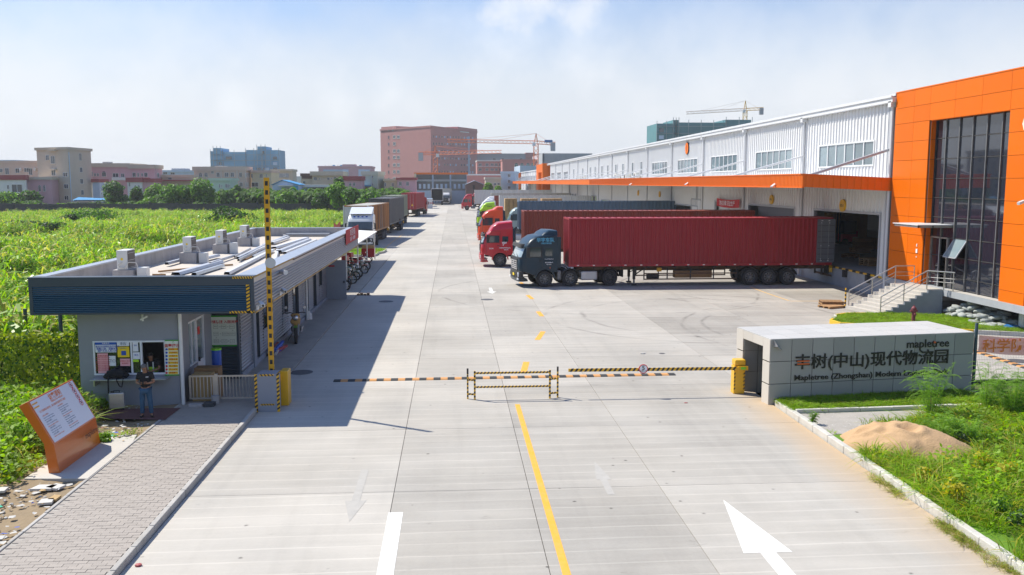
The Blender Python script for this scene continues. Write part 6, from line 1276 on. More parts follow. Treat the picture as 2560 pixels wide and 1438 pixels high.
# ================================================================== TRUCKS (local frame: nose at x = 0 facing -x, near side at -y)
_wheelcache = {}
def wheel_meshes(r, w_, rim):
    key = (r, w_, rim)
    if key not in _wheelcache:
        t = MB(); k = r
        t.lathe([(k*.62, -w_/2+.01), (k*.66, -w_/2), (k*.93, -w_/2), (k*.985, -w_*.40), (k, -w_*.3), (k*.985, -w_*.12), (k, -w_*.1), (k, w_*.1), (k*.985, w_*.12), (k, w_*.3), (k*.985, w_*.40), (k*.93, w_/2), (k*.66, w_/2), (k*.62, w_/2-.01)], 28, 'tyre')
        b = MB(); b.lathe([(k*.64, -w_/2+.01), (k*.60, -w_/2-.01), (k*.57, -w_/2+.03), (k*.50, -w_/2+.13), (k*.30, -w_/2+.13), (k*.27, -w_/2+.04), (k*.20, -w_/2+.02), (k*.17, -w_/2-.03), (0, -w_/2-.03)], 28, rim)
        for i in range(10): a = 2*PI*i/10; b.cyl((math.cos(a)*k*.235, -w_/2+.02, math.sin(a)*k*.235), (math.cos(a)*k*.235, -w_/2-.015, math.sin(a)*k*.235), .018, n=6, m='rim_dark')
        for i in range(8): a = 2*PI*i/8+.2; b.cyl((math.cos(a)*k*.42, -w_/2+.135, math.sin(a)*k*.42), (math.cos(a)*k*.42, -w_/2+.128, math.sin(a)*k*.42), .05, n=8, m='black')
        b.lathe([(k*.64, w_/2-.02), (k*.4, w_/2-.1), (0, w_/2-.1)], 18, 'rim_dark')
        tm = t.mesh('wheel'); bm_ = b.mesh('rim')
        for me in (tm, bm_): me.polygons.foreach_set('use_smooth', [True]*len(me.polygons)); me.set_sharp_from_angle(angle=.7)
        _wheelcache[key] = tm, bm_
    return _wheelcache[key]
def wheel(par, x, y, r, w_=.3, rim='rim_grey', side=-1):
    tm, rm = wheel_meshes(r, w_, rim)
    o = bpy.data.objects.new('wheel', tm); link(o, par); o.location = (x, y, r)
    if side > 0: o.rotation_euler = (0, 0, PI)
    else: o.rotation_euler = (0, random.random(), 0)
    link(bpy.data.objects.new('rim', rm), o); return o
ST = [(-1, .30, .10), (-.955, .16, .04), (-.86, .06, .01), (-.6, .015, 0), (0, 0, 0), (.6, .015, 0), (.86, .06, .01), (.955, .16, .04), (1, .30, .10)]
def shell(b, prof, hw, m, fx=.95, topz=None, close=True):
    """side profile (x, z) carried across the width; the front wraps round at the corners, the roof edge drops"""
    n = len(prof); vs = []
    for (k, dx, dz) in ST:
        for (x, z) in prof:
            fr = max(0, min(1, (fx-x)/fx))**.7 if x < fx else 0
            tz = 1 if (topz and z > topz) else 0
            vs.append((x+dx*fr, k*hw*(1 if not tz else .965), z-dz*tz*1.2))
    S_ = len(ST); fs = [(s*n+i, s*n+i+1, (s+1)*n+i+1, (s+1)*n+i) for s in range(S_-1) for i in range(n-1)]
    if close:
        fs += [(s*n+n-1, s*n, (s+1)*n, (s+1)*n+n-1) for s in range(S_-1)]
        fs += [tuple(range(n)), tuple(range((S_-1)*n+n-1, (S_-1)*n-1, -1))]
    b.add(vs, fs, m)
def tractor(label, col, loc, rz=0, roof='high', group=None, axles=(1.42, 3.2, 5.9), texts=(), sc=1, chassis_to=6.9, badge=None, mirror='black', cat='truck', dark_front=False, detail=1, name='tractor_unit', cab_h=0, screen='glass_cab'):
    t = thing(name, label, cat, loc, rz, group); t.scale = (sc,)*3
    H_ = cab_h; hw = 1.36; ax = axles[0]
    def P(mb, nm, par=None, **k): return put(mb, nm, par or t, world=False, **k)
    arch = [(ax+.66*math.cos(a), .60+.66*math.sin(a)) for a in np.linspace(.05, PI-.25, 9)]
    body = [(.10, 1.05), (.06, 1.35), (.10, 1.95), (.52, 2.86+H_), (.60, 3.0+H_), (.86, 3.32+H_), (1.25, 3.55+H_), (1.75, 3.64+H_), (2.62, 3.66+H_), (2.68, 3.6+H_), (2.68, 1.0), (2.2, .95)]+arch+[(.66, .95)]
    b = MB(); shell(b, body, hw, col, topz=3.1+H_); cab = P(b, 'cab', smooth=34)
    b = MB(); shell(b, [(0.0, .62), (-.03, .8), (.0, 1.06), (.14, 1.08), (.14, .55)], hw*.99, 'chassis' if not dark_front else col, fx=.5); bump_ = P(b, 'bumper', smooth=34)
    b = MB(); shell(b, [(.05, .40), (.0, .60), (.62, .60), (.70, .42)], hw*.98, col, fx=.5); P(b, 'lower_bumper', smooth=34)
    # windscreen follows the wrap of the cab
    def wrapstrip(z0, z1, e, m, kmax=.9, par=None, nm='windscreen', x0=None, x1=None):
        b = MB(); xs0 = x0 if x0 is not None else .10+(z0-1.95)*.42/.91; xs1 = x1 if x1 is not None else .10+(z1-1.95)*.42/.91
        vs = []; ks = [q for q in ST if abs(q[0]) <= kmax+.1]
        for (k, dx, dz) in ks:
            for (x, z) in ((xs0, z0), (xs1, z1)): fr = max(0, (.95-x)/.95)**.7; vs.append((x+dx*fr-e, k*hw, z+e*.4))
        b.add(vs, [(2*i, 2*i+1, 2*i+3, 2*i+2) for i in range(len(ks)-1)], m); return P(b, nm, par, smooth=50)
    wrapstrip(1.98, 2.80+H_, .012, screen, .87, cab); wrapstrip(1.88, 1.99, .014, 'black', .9, cab, 'wiper_panel', x0=.075, x1=.11)
    put(MB().bar((.10, -.9, 2.02), (.20, -.15, 2.16), .025, m='black').bar((.10, .1, 2.02), (.20, .85, 2.16), .025, m='black'), 'wiper', cab, world=False)
    if detail:  # driver's side and roof of the cab seen through the glass
        b = MB(); shell(b, [(.22, 2.90+H_), (.14, 2.86+H_), (.20, 3.06+H_), (.34, 3.08+H_)], hw*.95, 'chassis', fx=.6); P(b, 'sun_visor', smooth=34)
    # grille
    gp = MB(); gm = 'chrome' if detail > 1 else 'chassis'
    for k in range(5): z = 1.16+k*.13; gp.box(.035 if z > 1.2 else .06, .09, -.82, .82, z, z+.07, gm)
    gp.box(.075, .1, -.85, .85, 1.10, 1.84, 'black'); P(gp, 'grille', smooth=None)
    if detail: P(MB().cyl((.02, 0, 1.62), (.05, 0, 1.62), .13, n=16, m='chrome'), 'emblem')
    for s in (-1, 1):
        b = MB(); b.box(.04, .26, s*.98, s*1.24, .72, 1.0, 'paper'); P(b, 'headlight', bump_, bevel=.03)
        P(MB().box(.02, .2, s*1.0, s*1.2, .50, .64, 'paper'), 'fog_light', bump_, bevel=.02)
        # side windows, door seams, handle
        y = s*(hw+.004)
        w1 = [(.74, 2.02), (.84, 2.72+H_*.6), (1.55, 2.72+H_*.6), (1.55, 2.02)]; w2 = [(1.84, 2.05), (1.84, 2.7+H_*.6), (2.32, 2.7+H_*.6), (2.32, 2.05)]
        for w_ in (w1, w2): P(MB().prism(w_, s*(hw+.002), s*(hw+.014), 'glass_cab'), 'side_window', cab)
        P(MB().prism([(.69, 1.97), (.80, 2.78+H_*.6), (1.61, 2.78+H_*.6), (1.61, 1.97)], s*(hw+.001), s*(hw+.008), 'black'), 'window_trim', cab)
        b = MB(); b.box(1.66, 1.675, y-.003, y+.003, 1.1, 2.9, 'black').box(.55, .565, y-.003, y+.003, 1.1, 1.95, 'black').box(.56, 1.66, y-.003, y+.003, 2.9, 2.912, 'black'); P(b, 'door_seam', cab)
        P(MB().box(1.42, 1.6, y, y+s*.03, 1.72, 1.77, 'black'), 'door_handle', cab)
        for z in (.60, .82, 1.0): P(MB().box(.22, .68, s*1.2, s*1.345, z-.12, z-.08, 'chassis'), 'step')
        # mirror
        P(MB().box(.55, .75, s*(hw+.16), s*(hw+.30), 1.98, 2.66, mirror).bar((.62, s*hw, 2.62), (.64, s*(hw+.2), 2.6), .035, m='black').bar((.62, s*hw, 2.05), (.64, s*(hw+.2), 2.08), .035, m='black'), 'mirror', bevel=.03)
        P(MB().prism([(ax+.70*math.cos(a), .58+.70*math.sin(a)) for a in np.linspace(.05, PI-.05, 12)]+[(ax+.60*math.cos(a), .58+.60*math.sin(a)) for a in np.linspace(PI-.05, .05, 12)], s*1.02, s*1.40, col if detail < 2 else 'cab_navy'), 'wheel_arch', cab)
        P(MB().box(2.15, 2.19, s*1.10, s*1.37, 1.22, 1.34, 'letter_orange'), 'marker_lamp', cab)
    if roof == 'high':
        b = MB(); shell(b, [(.75, 3.2+H_), (1.0, 3.62+H_), (1.5, 3.95+H_), (2.65, 4.06+H_), (2.68, 3.5+H_)], hw*.97, col, fx=1.6, topz=3.8+H_); P(b, 'roof_fairing', smooth=40)
    elif roof == 'spoiler':
        b = MB(); shell(b, [(1.62, 3.60+H_), (1.8, 3.78+H_), (2.15, 3.95+H_), (2.70, 3.92+H_), (2.72, 3.58+H_)], hw*.9, col, fx=2.2, topz=3.75+H_); P(b, 'roof_spoiler', smooth=40)
    elif roof == 'box':
        b = MB(); b.prism([(.9, 3.64+H_), (2.7, 3.64+H_), (2.95, 4.35+H_), (2.6, 4.25+H_)], -hw*.9, hw*.9, col); P(b, 'roof_deflector', bevel=.03)
    for s in (-1, 1): P(MB().box(2.68, 2.92, s*1.24, s*1.34, 1.25, 3.5+H_, 'cab_navy' if dark_front else col), 'side_fairing', bevel=.02)
    for (body_, s_, m_, x, z, dz) in texts: text(body_, s_, m_, t, (x, -(hw+.012), z), (1, 0, dz), (-dz, 0, 1), align='CENTER', depth=.002, world=False, bold=.02)
    # chassis
    b = MB(); b.box(.5, chassis_to, -.46, -.36, .78, 1.02, 'chassis').box(.5, chassis_to, .36, .46, .78, 1.02, 'chassis')
    for x in np.arange(2.9, chassis_to, 1.1): b.box(x, x+.12, -.36, .36, .82, .98, 'chassis')
    P(b, 'chassis_rail'); P(MB().cyl((chassis_to-1.3, 0, 1.02), (chassis_to-1.3, 0, 1.16), .55, n=20, m='chassis'), 'fifth_wheel')
    r = .545
    for s in (-1, 1):
        wheel(t, axles[0], s*1.17, r, .32, 'rim_grey', s)
        for i, a in enumerate(axles[1:]):
            last = i == len(axles)-2
            wheel(t, a, s*1.14, r, .32 if not last else .6, 'rim_grey' if not last else 'rim_dark', s)
            P(MB().prism([(a+.66*math.cos(q), r+.66*math.sin(q)) for q in np.linspace(.1, PI-.1, 12)]+[(a+.62*math.cos(q), r+.62*math.sin(q)) for q in np.linspace(PI-.1, .1, 12)], s*.95, s*1.36, 'chassis'), 'mudguard')
        if len(axles) > 2:
            P(MB().box(axles[1]-.9, axles[1]-.62, s*.8, s*1.3, .45, 1.05, 'rim_grey'), 'battery_box', bevel=.06); P(MB().box(axles[1]+.72, axles[1]+1.85, s*.55, s*1.33, .40, 1.0, 'galv' if s < 0 else 'rim_grey'), 'fuel_tank', bevel=.08)
        else: P(MB().box(axles[0]+1.0, axles[0]+2.1, s*.55, s*1.3, .42, 1.0, 'rim_grey'), 'fuel_tank', bevel=.08)
        P(MB().box(chassis_to-.02, chassis_to+.03, s*.5, s*1.3, .55, 1.05, 'rubber'), 'mudflap')
    P(MB().cyl((3.0, .9, .9), (3.0, .9, 2.9), .09, n=8, m='rim_grey'), 'exhaust'); return t
def container(label, col, loc, rz=0, L_=15.0, Wd=2.7, z0=1.33, z1=4.5, near='corr', group=None, wheels=(12.5, 13.8, 15.1), chassis=True, side_m=None, roof_m=None, door=None, front_m=None, guards=True, cat='trailer', name='container_trailer', pitch=.205, reflect=True, rear_open=False, legs=4.4, rearm=None):
    """nose end at x = 0"""
    t = thing(name, label, cat, loc, rz, group); h = Wd/2
    def P(mb, nm, par=None, **k): return put(mb, nm, par or t, world=False, **k)
    def wave(n0, n1, pitch):
        n = int((n1-n0)/pitch); p = (n1-n0)/n; pr = []
        for i in range(n): a = n0+i*p; pr += [(a, .055), (a+p*.26, .055), (a+p*.40, 0), (a+p*.70, 0), (a+p*.84, .055)]
        return pr+[(n1, .055)]
    sm = side_m or col
    for s in (-1, 1):
        pr = wave(.12, L_-.12, pitch if near == 'corr' else .9); vs = []
        for (a, d) in pr: vs += [(a, s*(h-.015-d), z0+.16), (a, s*(h-.015-d), z1-.10)]
        P(MB().add(vs, [(2*i, 2*i+1, 2*i+3, 2*i+2) for i in range(len(pr)-1)], sm), 'side_panel')
    pr = wave(-h+.12, h-.12, .24); vs = []
    for (a, d) in pr: vs += [(.015+d, a, z0+.16), (.015+d, a, z1-.10)]
    P(MB().add(vs, [(2*i, 2*i+1, 2*i+3, 2*i+2) for i in range(len(pr)-1)], front_m or col), 'front_panel')
    pr = wave(.1, L_-.1, .42); vs = []
    for (a, d) in pr: vs += [(a, -h+.1, z1-.03-d*.8), (a, h-.1, z1-.03-d*.8)]
    P(MB().add(vs, [(2*i, 2*i+1, 2*i+3, 2*i+2) for i in range(len(pr)-1)], roof_m or col), 'roof')
    b = MB(); m = col
    for s in (-1, 1):
        y0, y1 = (s*h, s*(h-.12)); b.box(0, .13, y0, y1, z0, z1, front_m or m).box(L_-.13, L_, y0, y1, z0, z1, m).box(.13, L_-.13, s*h, s*(h-.1), z0, z0+.17, m).box(.13, L_-.13, s*h, s*(h-.08), z1-.11, z1-.005, m)
    for x in (0, L_-.1): b.box(x, x+.1, -h+.12, h-.12, z1-.12, z1-.002, m).box(x, x+.1, -h+.12, h-.12, z0, z0+.16, m)
    P(b, 'corner_frame')
    if not rear_open:
        for s in (-1, 1):
            d = P(MB().box(L_-.04, L_+.01, s*.01, s*(h-.13), z0+.17, z1-.13, rearm or m), 'door')
            for q in (.3, .9): P(MB().cyl((L_+.03, s*q, z0+.2), (L_+.03, s*q, z1-.2), .02, n=6, m='galv'), 'locking_bar', d)
    else: P(MB().box(L_-5, L_-4.9, -h+.1, h-.1, z0+.1, z1-.1, 'black').box(L_-4.9, L_, -h+.06, -h+.08, z0+.16, z1-.1, 'inside_dark').box(L_-4.9, L_, h-.08, h-.06, z0+.16, z1-.1, 'inside_dark'), 'inside')
    if door: # a rear door swung back flat against the near side
        d = P(MB().box(L_-1.12, L_+.10, -h-.09, -h-.03, z0+.18, z1-.10, 'door_grey'), 'open_door')
        b = MB()
        for k in range(7): b.box(L_-1.08, L_+.06, -h-.10, -h-.089, z0+.35+k*.38, z0+.37+k*.38, 'black')
        P(b, 'door_seam', d)
        for x in (L_-.85, L_-.35): P(MB().cyl((x, -h-.12, z0+.25), (x, -h-.12, z1-.2), .018, n=6, m='rim_grey'), 'locking_bar', d)
        for x in (L_-.86, L_-.80, L_-.38, L_-.32): 
            for z in (z0+.3, z0+.42, z0+1.3, z1-.35, z1-.2): P(MB().box(x-.018, x+.018, -h-.145, -h-.12, z-.018, z+.018, 'paper'), 'latch', d) if z in (z0+.3, z1-.2) or x in (L_-.86, L_-.32) else None
    if reflect:
        b = MB()
        for i in range(int(L_/1.05)): x = .55+i*1.05; b.box(x, x+.14, -h-.006, -h, z0+.055, z0+.105, 'paint_white').box(x-.12, x, -h-.006, -h, z0+.055, z0+.105, 'round_red')
        P(b, 'reflector')
    if chassis:
        b = MB(); b.box(.6, L_-.2, -.62, -.48, z0-.30, z0-.02, 'rusty').box(.6, L_-.2, .48, .62, z0-.30, z0-.02, 'rusty')
        for x in np.arange(.8, L_-.3, .9): b.box(x, x+.09, -h+.08, h-.08, z0-.12, z0-.01, 'chassis')
        P(b, 'chassis_rail')
        r = .545
        for x in wheels:
            for s in (-1, 1):
                wheel(t, x, s*(h-.30), r, .56, 'rim_grey', s)
                P(MB().prism([(x+.65*math.cos(q), r+.66*math.sin(q)) for q in np.linspace(.25, PI-.25, 10)]+[(x+.61*math.cos(q), r+.62*math.sin(q)) for q in np.linspace(PI-.25, .25, 10)], s*(h-.55), s*(h-.02), 'chassis'), 'mudguard')
            P(MB().cyl((x, -h+.4, r), (x, h-.4, r), .09, n=8, m='chassis'), 'axle')
        if legs:
            for s in (-1, 1): P(MB().box(legs-.08, legs+.08, s*.75, s*.95, .42, z0-.05, 'chassis').box(legs-.05, legs+.05, s*.78, s*.92, .12, .45, 'rim_grey').box(legs-.16, legs+.16, s*.7, s*1.0, .04, .12, 'chassis').bar((legs+.1, s*.85, .75), (legs+.9, s*.55, z0-.1), .06, m='chassis'), 'landing_leg')
        if guards:
            xg0, xg1 = (legs or 3.0)+.55, wheels[0]-.9
            for s in (-1, 1):
                b = MB(); b.box(xg0, xg1, s*(h-.12), s*(h-.06), .42, .50, 'rusty').box(xg0, xg1, s*(h-.12), s*(h-.06), .80, .87, 'rusty')
                for x in np.linspace(xg0, xg1-.06, 5): b.box(x, x+.07, s*(h-.13), s*(h-.07), .42, z0-.1, 'chassis')
                P(b, 'side_guard')
            P(MB().box(xg0+2.2, xg1-1.6, -.95, -.35, .5, .98, 'wood').box(xg0+2.2, xg1-1.6, -.95, -.35, .98, 1.02, 'chassis'), 'tool_box'); P(MB().cyl((xg0+.3, -.9, .62), (xg0+1.1, -.9, .62), .17, n=14, m='chassis'), 'air_tank'); P(MB().box(xg0+.95, xg0+1.25, -1.1, -.95, .95, 1.2, 'yellow_dull'), 'yellow_box')
        P(MB().box(L_-.05, L_+.03, -h+.1, h-.1, .55, .68, 'rusty').box(L_-.4, L_-.3, -.6, -.5, .6, z0-.1, 'chassis').box(L_-.4, L_-.3, .5, .6, .6, z0-.1, 'chassis').box(L_-.06, L_+.06, -h+.05, -h+.3, .85, 1.15, 'yellow'), 'rear_bar')
    return t
# 1 - dark tractor and maroon box at the nearest dock
Yt = 57.45
tractor('dark navy tractor unit with rounded roof fairing at the nearest dock', 'cab_navy', (3.95, 58.4, 0), math.radians(8.5), roof='spoiler', detail=2, axles=(1.83, 3.58, 6.26), chassis_to=7.2, cab_h=-.22, screen='glass_screen', texts=[('华宇车队', .30, 'f_cyan', 1.85, 3.08, 0), ('13822780928', .13, 'f_cyan', 1.9, 2.88, 0), ('牵引总质量36吨', .075, 'paper', 2.1, 1.62, 0), ('中山市华宇物流有限公司', .055, 'paper', 2.1, 1.85, 0), ('粤T·K2871', .075, 'paper', 2.1, 1.5, 0)])
tc0 = container('long maroon corrugated container trailer with its grey door folded open at the nearest dock', 'box_maroon', (7.52, Yt+1.36, 0), math.radians(.35), L_=17.75, pitch=.29, z0=1.33, z1=4.50, wheels=(12.2, 13.47, 14.78), door=True, legs=4.45)
for s_, y_ in ((0, 0),):
    put(MB().box(-.06, -.045, -.55, -.13, .76, .92, 'paper_yellow'), 'number_plate', [o for o in bpy.data.objects if o.name.startswith('tractor_unit')][0], world=False)
# driver's blue sleeve in the dark cab window
# 2 - red tractor with rust box
tractor('bright red tractor unit with high roof beside the dark one', 'cab_red', (2.12, 72.9, 0), 0, roof='high', dark_front=True, detail=1, screen='glass_screen', texts=[('JBP', .34, 'paper', 2.05, 2.0, .42), ('东莞市捷邦物流运输', .10, 'paper', 2.05, 1.55, 0), ('有限公司', .09, 'paper', 2.15, 1.4, 0), ('FAW', .16, 'paper', .95, 1.5, 0)], axles=(1.66, 5.4), chassis_to=6.4, sc=1.0, cab_h=-.36)
container('rust red corrugated container trailer with faded front behind the red tractor', 'box_rust', (5.75, 72.9+.6, 0), 0, L_=19.2, z0=1.4, z1=4.52, wheels=(14, 15.3, 16.6), side_m='box_rust', legs=4.6, reflect=False)
# 3 - orange tractor with blue box
Y3 = 98.6; x3 = PY(1190, 570, Y3).x
tractor('orange tractor unit with tall grille third along the docks', 'cab_orange', (x3+.15, Y3+1.36, 0), 0, roof='spoiler', dark_front=True, detail=1, sc=1.06, cab_h=.0)
container('blue grey weathered container trailer between the orange tractor and the dock', 'box_blue', (PY(1297, 540, Y3+2).x, Y3+3.2, 0), 0, L_=18.1, z0=1.55, z1=4.72, wheels=(13, 14.3, 15.6), legs=4.6, reflect=False, pitch=.42)
tractor('pale green grey cab half hidden behind the blue grey container', 'cab_pale', (PY(1266, 540, 114).x, 115.4, 0), 0, roof='none', detail=0, chassis_to=5, axles=(1.42, 4.2))
# 4 - lime tractor with stacked cartons
Y4 = 128; tractor('lime green tractor unit with rounded high roof', 'cab_lime', (PY(1189, 540, Y4).x+.1, Y4+1.36, 0), 0, roof='high', detail=1, texts=[('ONAGE', .2, 'letter_black', 1.9, 3.4, 0)])
ct = thing('carton_load', 'tall load of brown cartons stacked behind the lime green tractor', 'load', (PY(1262, 500, 134).x, 134.8, 0))
nb = 0
for k in range(5):
    for i in range(14):
        o = MB().box(i*.62+random.uniform(0,.04), i*.62+.58, -1.25, 1.25, 1.25+k*.64, 1.25+k*.64+.62, 'carton'); 
        if k == 4 and i in (3, 8): continue
        put(o, 'carton', ct, world=False)
put(MB().box(-.2, 12, -1.3, 1.3, 1.05, 1.24, 'chassis'), 'deck', ct, world=False)
for x in (8, 9.3, 10.6): 
    for s in (-1, 1): wheel(ct, x, s*1.05, .5, .5, 'rim_grey', s)
# 5.. white boxes and cabs further along
for (pc, Y, lab, col, rf) in ((1192, 146, 'white tractor unit right behind the lime green one', 'cab_white', 'high'), (1199, 164, 'second white tractor unit behind the lime green one', 'cab_white', 'high'), (1205, 182, 'third white tractor unit behind the lime green one', 'cab_white', 'high'), (1175, 258, 'dark red tractor unit farthest along the docks', 'cab_maroon', 'high')):
    tractor(lab, col, (PY(pc, 500, Y).x, Y+1.36, 0), 0, roof=rf, detail=0, group='white tractors in the far row' if col == 'cab_white' else None)
for (pc, Y, lab, m, z1, L_, sm, pit) in ((1249, 158, 'white panelled container trailer behind the brown cartons', 'box_white', 4.5, 16.5, 'box_white', .42), (1237, 176, 'dark red low container behind the white panelled one', 'box_rust', 4.25, 14, 'box_rust', .42), (1228, 190, 'cream corrugated container trailer in the far row', 'box_cream', 4.6, 17.0, 'box_cream', .42), (1187, 228, 'long plain white trailer towed by the far red tractor', 'box_white', 4.95, 20, 'box_white', .9)):
    container(lab, m, (PY(pc, 500, Y).x, Y+1.36, 0), 0, L_=L_, z0=1.4, z1=z1, wheels=(11, 12.3, 13.6), side_m=sm, pitch=pit, reflect=False, guards=False, legs=4)
tractor('far red tractor unit standing in front of the long white trailer', 'cab_red', (PY(1153, 505, 221).x, 222.4, 0), 0, roof='high', detail=0, dark_front=True, axles=(1.42, 4.9), chassis_to=6.2)
# left row, noses towards the camera (rz = 90 deg turns -x to -y)
R90 = PI/2
def lrow(f, *a, **k): return f(*a, **k)
tw = tractor('white cabover truck nosing towards the guardhouse on the left', 'cab_white', (-9.75, 93.6, 0), R90-math.radians(1.5), roof='box', detail=0, axles=(1.42, 4.6), chassis_to=5.2, name='truck_cab', sc=.97)
for k, dy in enumerate((-.66, -.22, .22, .66)): put(MB().box(.83, .86, dy-.1, dy+.1, 3.26, 3.42, 'ink_blue'), 'roof_letter', tw, world=False)
text('中国重汽', .2, 'ink_blue', tw, (.62, -.0, 3.2), (0, 1, 0), (.3, 0, 1), align='CENTER', depth=.01, world=False) if False else None
c1 = container('long container behind the white cab with white front and rusty orange sides', 'box_orange', (-10.55, 97.5, 0), R90-math.radians(4.2), L_=15.5, Wd=2.75, z0=1.25, z1=4.33, wheels=(10.4, 11.7, 13.0), front_m='box_white', side_m='box_orange', roof_m='box_cream', guards=True, legs=None, reflect=False, pitch=.42)
# white printed first bay on its right side
def side_on(t, body, s, m, x, z, Wd): return text(body, s, m, t, (x, -Wd/2-.03, z), (1, 0, 0), (0, 0, 1), align='CENTER', depth=.003, world=False, bold=.02)
put(MB().box(.02, 2.6, -1.38, -1.36, 1.42, 4.25, 'box_white'), 'white_panel', c1, world=False)
side_on(c1, 'VECTOR', .5, 'ink_red', 1.3, 3.45, 2.77); side_on(c1, '速运物流', .4, 'ink_grey', 1.3, 2.95, 2.77)
for (x0, x1, m) in ((2.6, 3.9, 'rusty'), (6.6, 7.0, 'rusty'), (8.2, 8.5, 'box_darkgrey'), (9.4, 9.9, 'box_darkgrey'), (11.0, 11.4, 'rusty')): put(MB().box(x0, x1, -1.378, -1.36, 1.45, 4.2, m), 'rust_patch', c1, world=False)
container('dark grey container trailer with rusty flank behind the orange sided one', 'box_darkgrey', (-9.6, 117, 0), R90-math.radians(3.5), L_=16, Wd=2.75, z0=1.3, z1=4.75, wheels=(11.5, 12.8, 14.1), roof_m='box_darkgrey', legs=4, reflect=False, pitch=.42)
container('pale green grey container trailer showing behind the dark one on the left', 'box_green', (-9.9, 139, 0), R90-math.radians(2.5), L_=16, Wd=2.75, z0=1.3, z1=4.75, wheels=(11.5, 12.8, 14.1), legs=4, reflect=False, pitch=.42, roof_m='box_green')
# red box truck heading away
a_ = math.radians(5.0)
rr = container('red container on a trailer heading away on the left, its doors to the camera', 'box_red', (-7.55, 193.5, 0), -R90-a_, L_=14.6, Wd=2.95, z0=1.5, z1=4.75, wheels=(8.5, 9.9, 11.3), reflect=False, guards=False, pitch=.42, legs=None)
put(MB().add([(14.63, .9, 2.2), (14.63, .5, 2.2), (14.63, .7, 2.6)], [(0,1,2)], 'paper_yellow'), 'warning_sign', rr, world=False)
tractor('red tractor unit pulling the red container away from the camera', 'cab_red', (-7.0, 199.6, 0), -R90-a_, roof='none', detail=0, axles=(1.42, 4.6), chassis_to=6, mirror='black')
# far centre: open white box and the cab facing us
ob = container('open backed white box truck at the far end of the yard', 'box_white', (PY(1094, 500, 283).x, 283, 0), -R90, L_=9, Wd=3.6, z0=1.3, z1=5.0, wheels=(6.5, 7.6), rear_open=True, reflect=False, guards=False, legs=None, name='box_truck', cat='truck')
tractor('white cab facing the camera beside the open backed box truck', 'cab_white', (PY(1114, 500, 284).x, 284, 0), R90, roof='none', detail=0, axles=(1.42, 4.6)); container('pale box behind the far white cab', 'box_cream', (PY(1117, 500, 286).x, 287, 0), R90, L_=9, Wd=3.2, z0=1.3, z1=5.0, wheels=(5, 6.3), reflect=False, guards=False, legs=None)
cb = thing('portable_cabin', 'small white portable cabin beyond the red container truck', 'cabin', (PY(1067, 510, 236).x, 238, 0)); put(MB().box(-1.3, 1.4, -1.6, 3.5, 0, 2.5, 'white_cabin').box(-1.35, 1.45, -1.65, 3.55, 2.5, 2.6, 'f_bluegrey'), 'body', cb, world=False); put(MB().box(.1, .2, -1.63, -1.6, .1, 2.4, 'f_grey'), 'panel_seam', cb, world=False); text('保安岗亭', .5, 'ink_red', cb, (.75, -1.64, 1.4), (1,0,0), (0,0,1), align='CENTER', depth=.005, world=False)
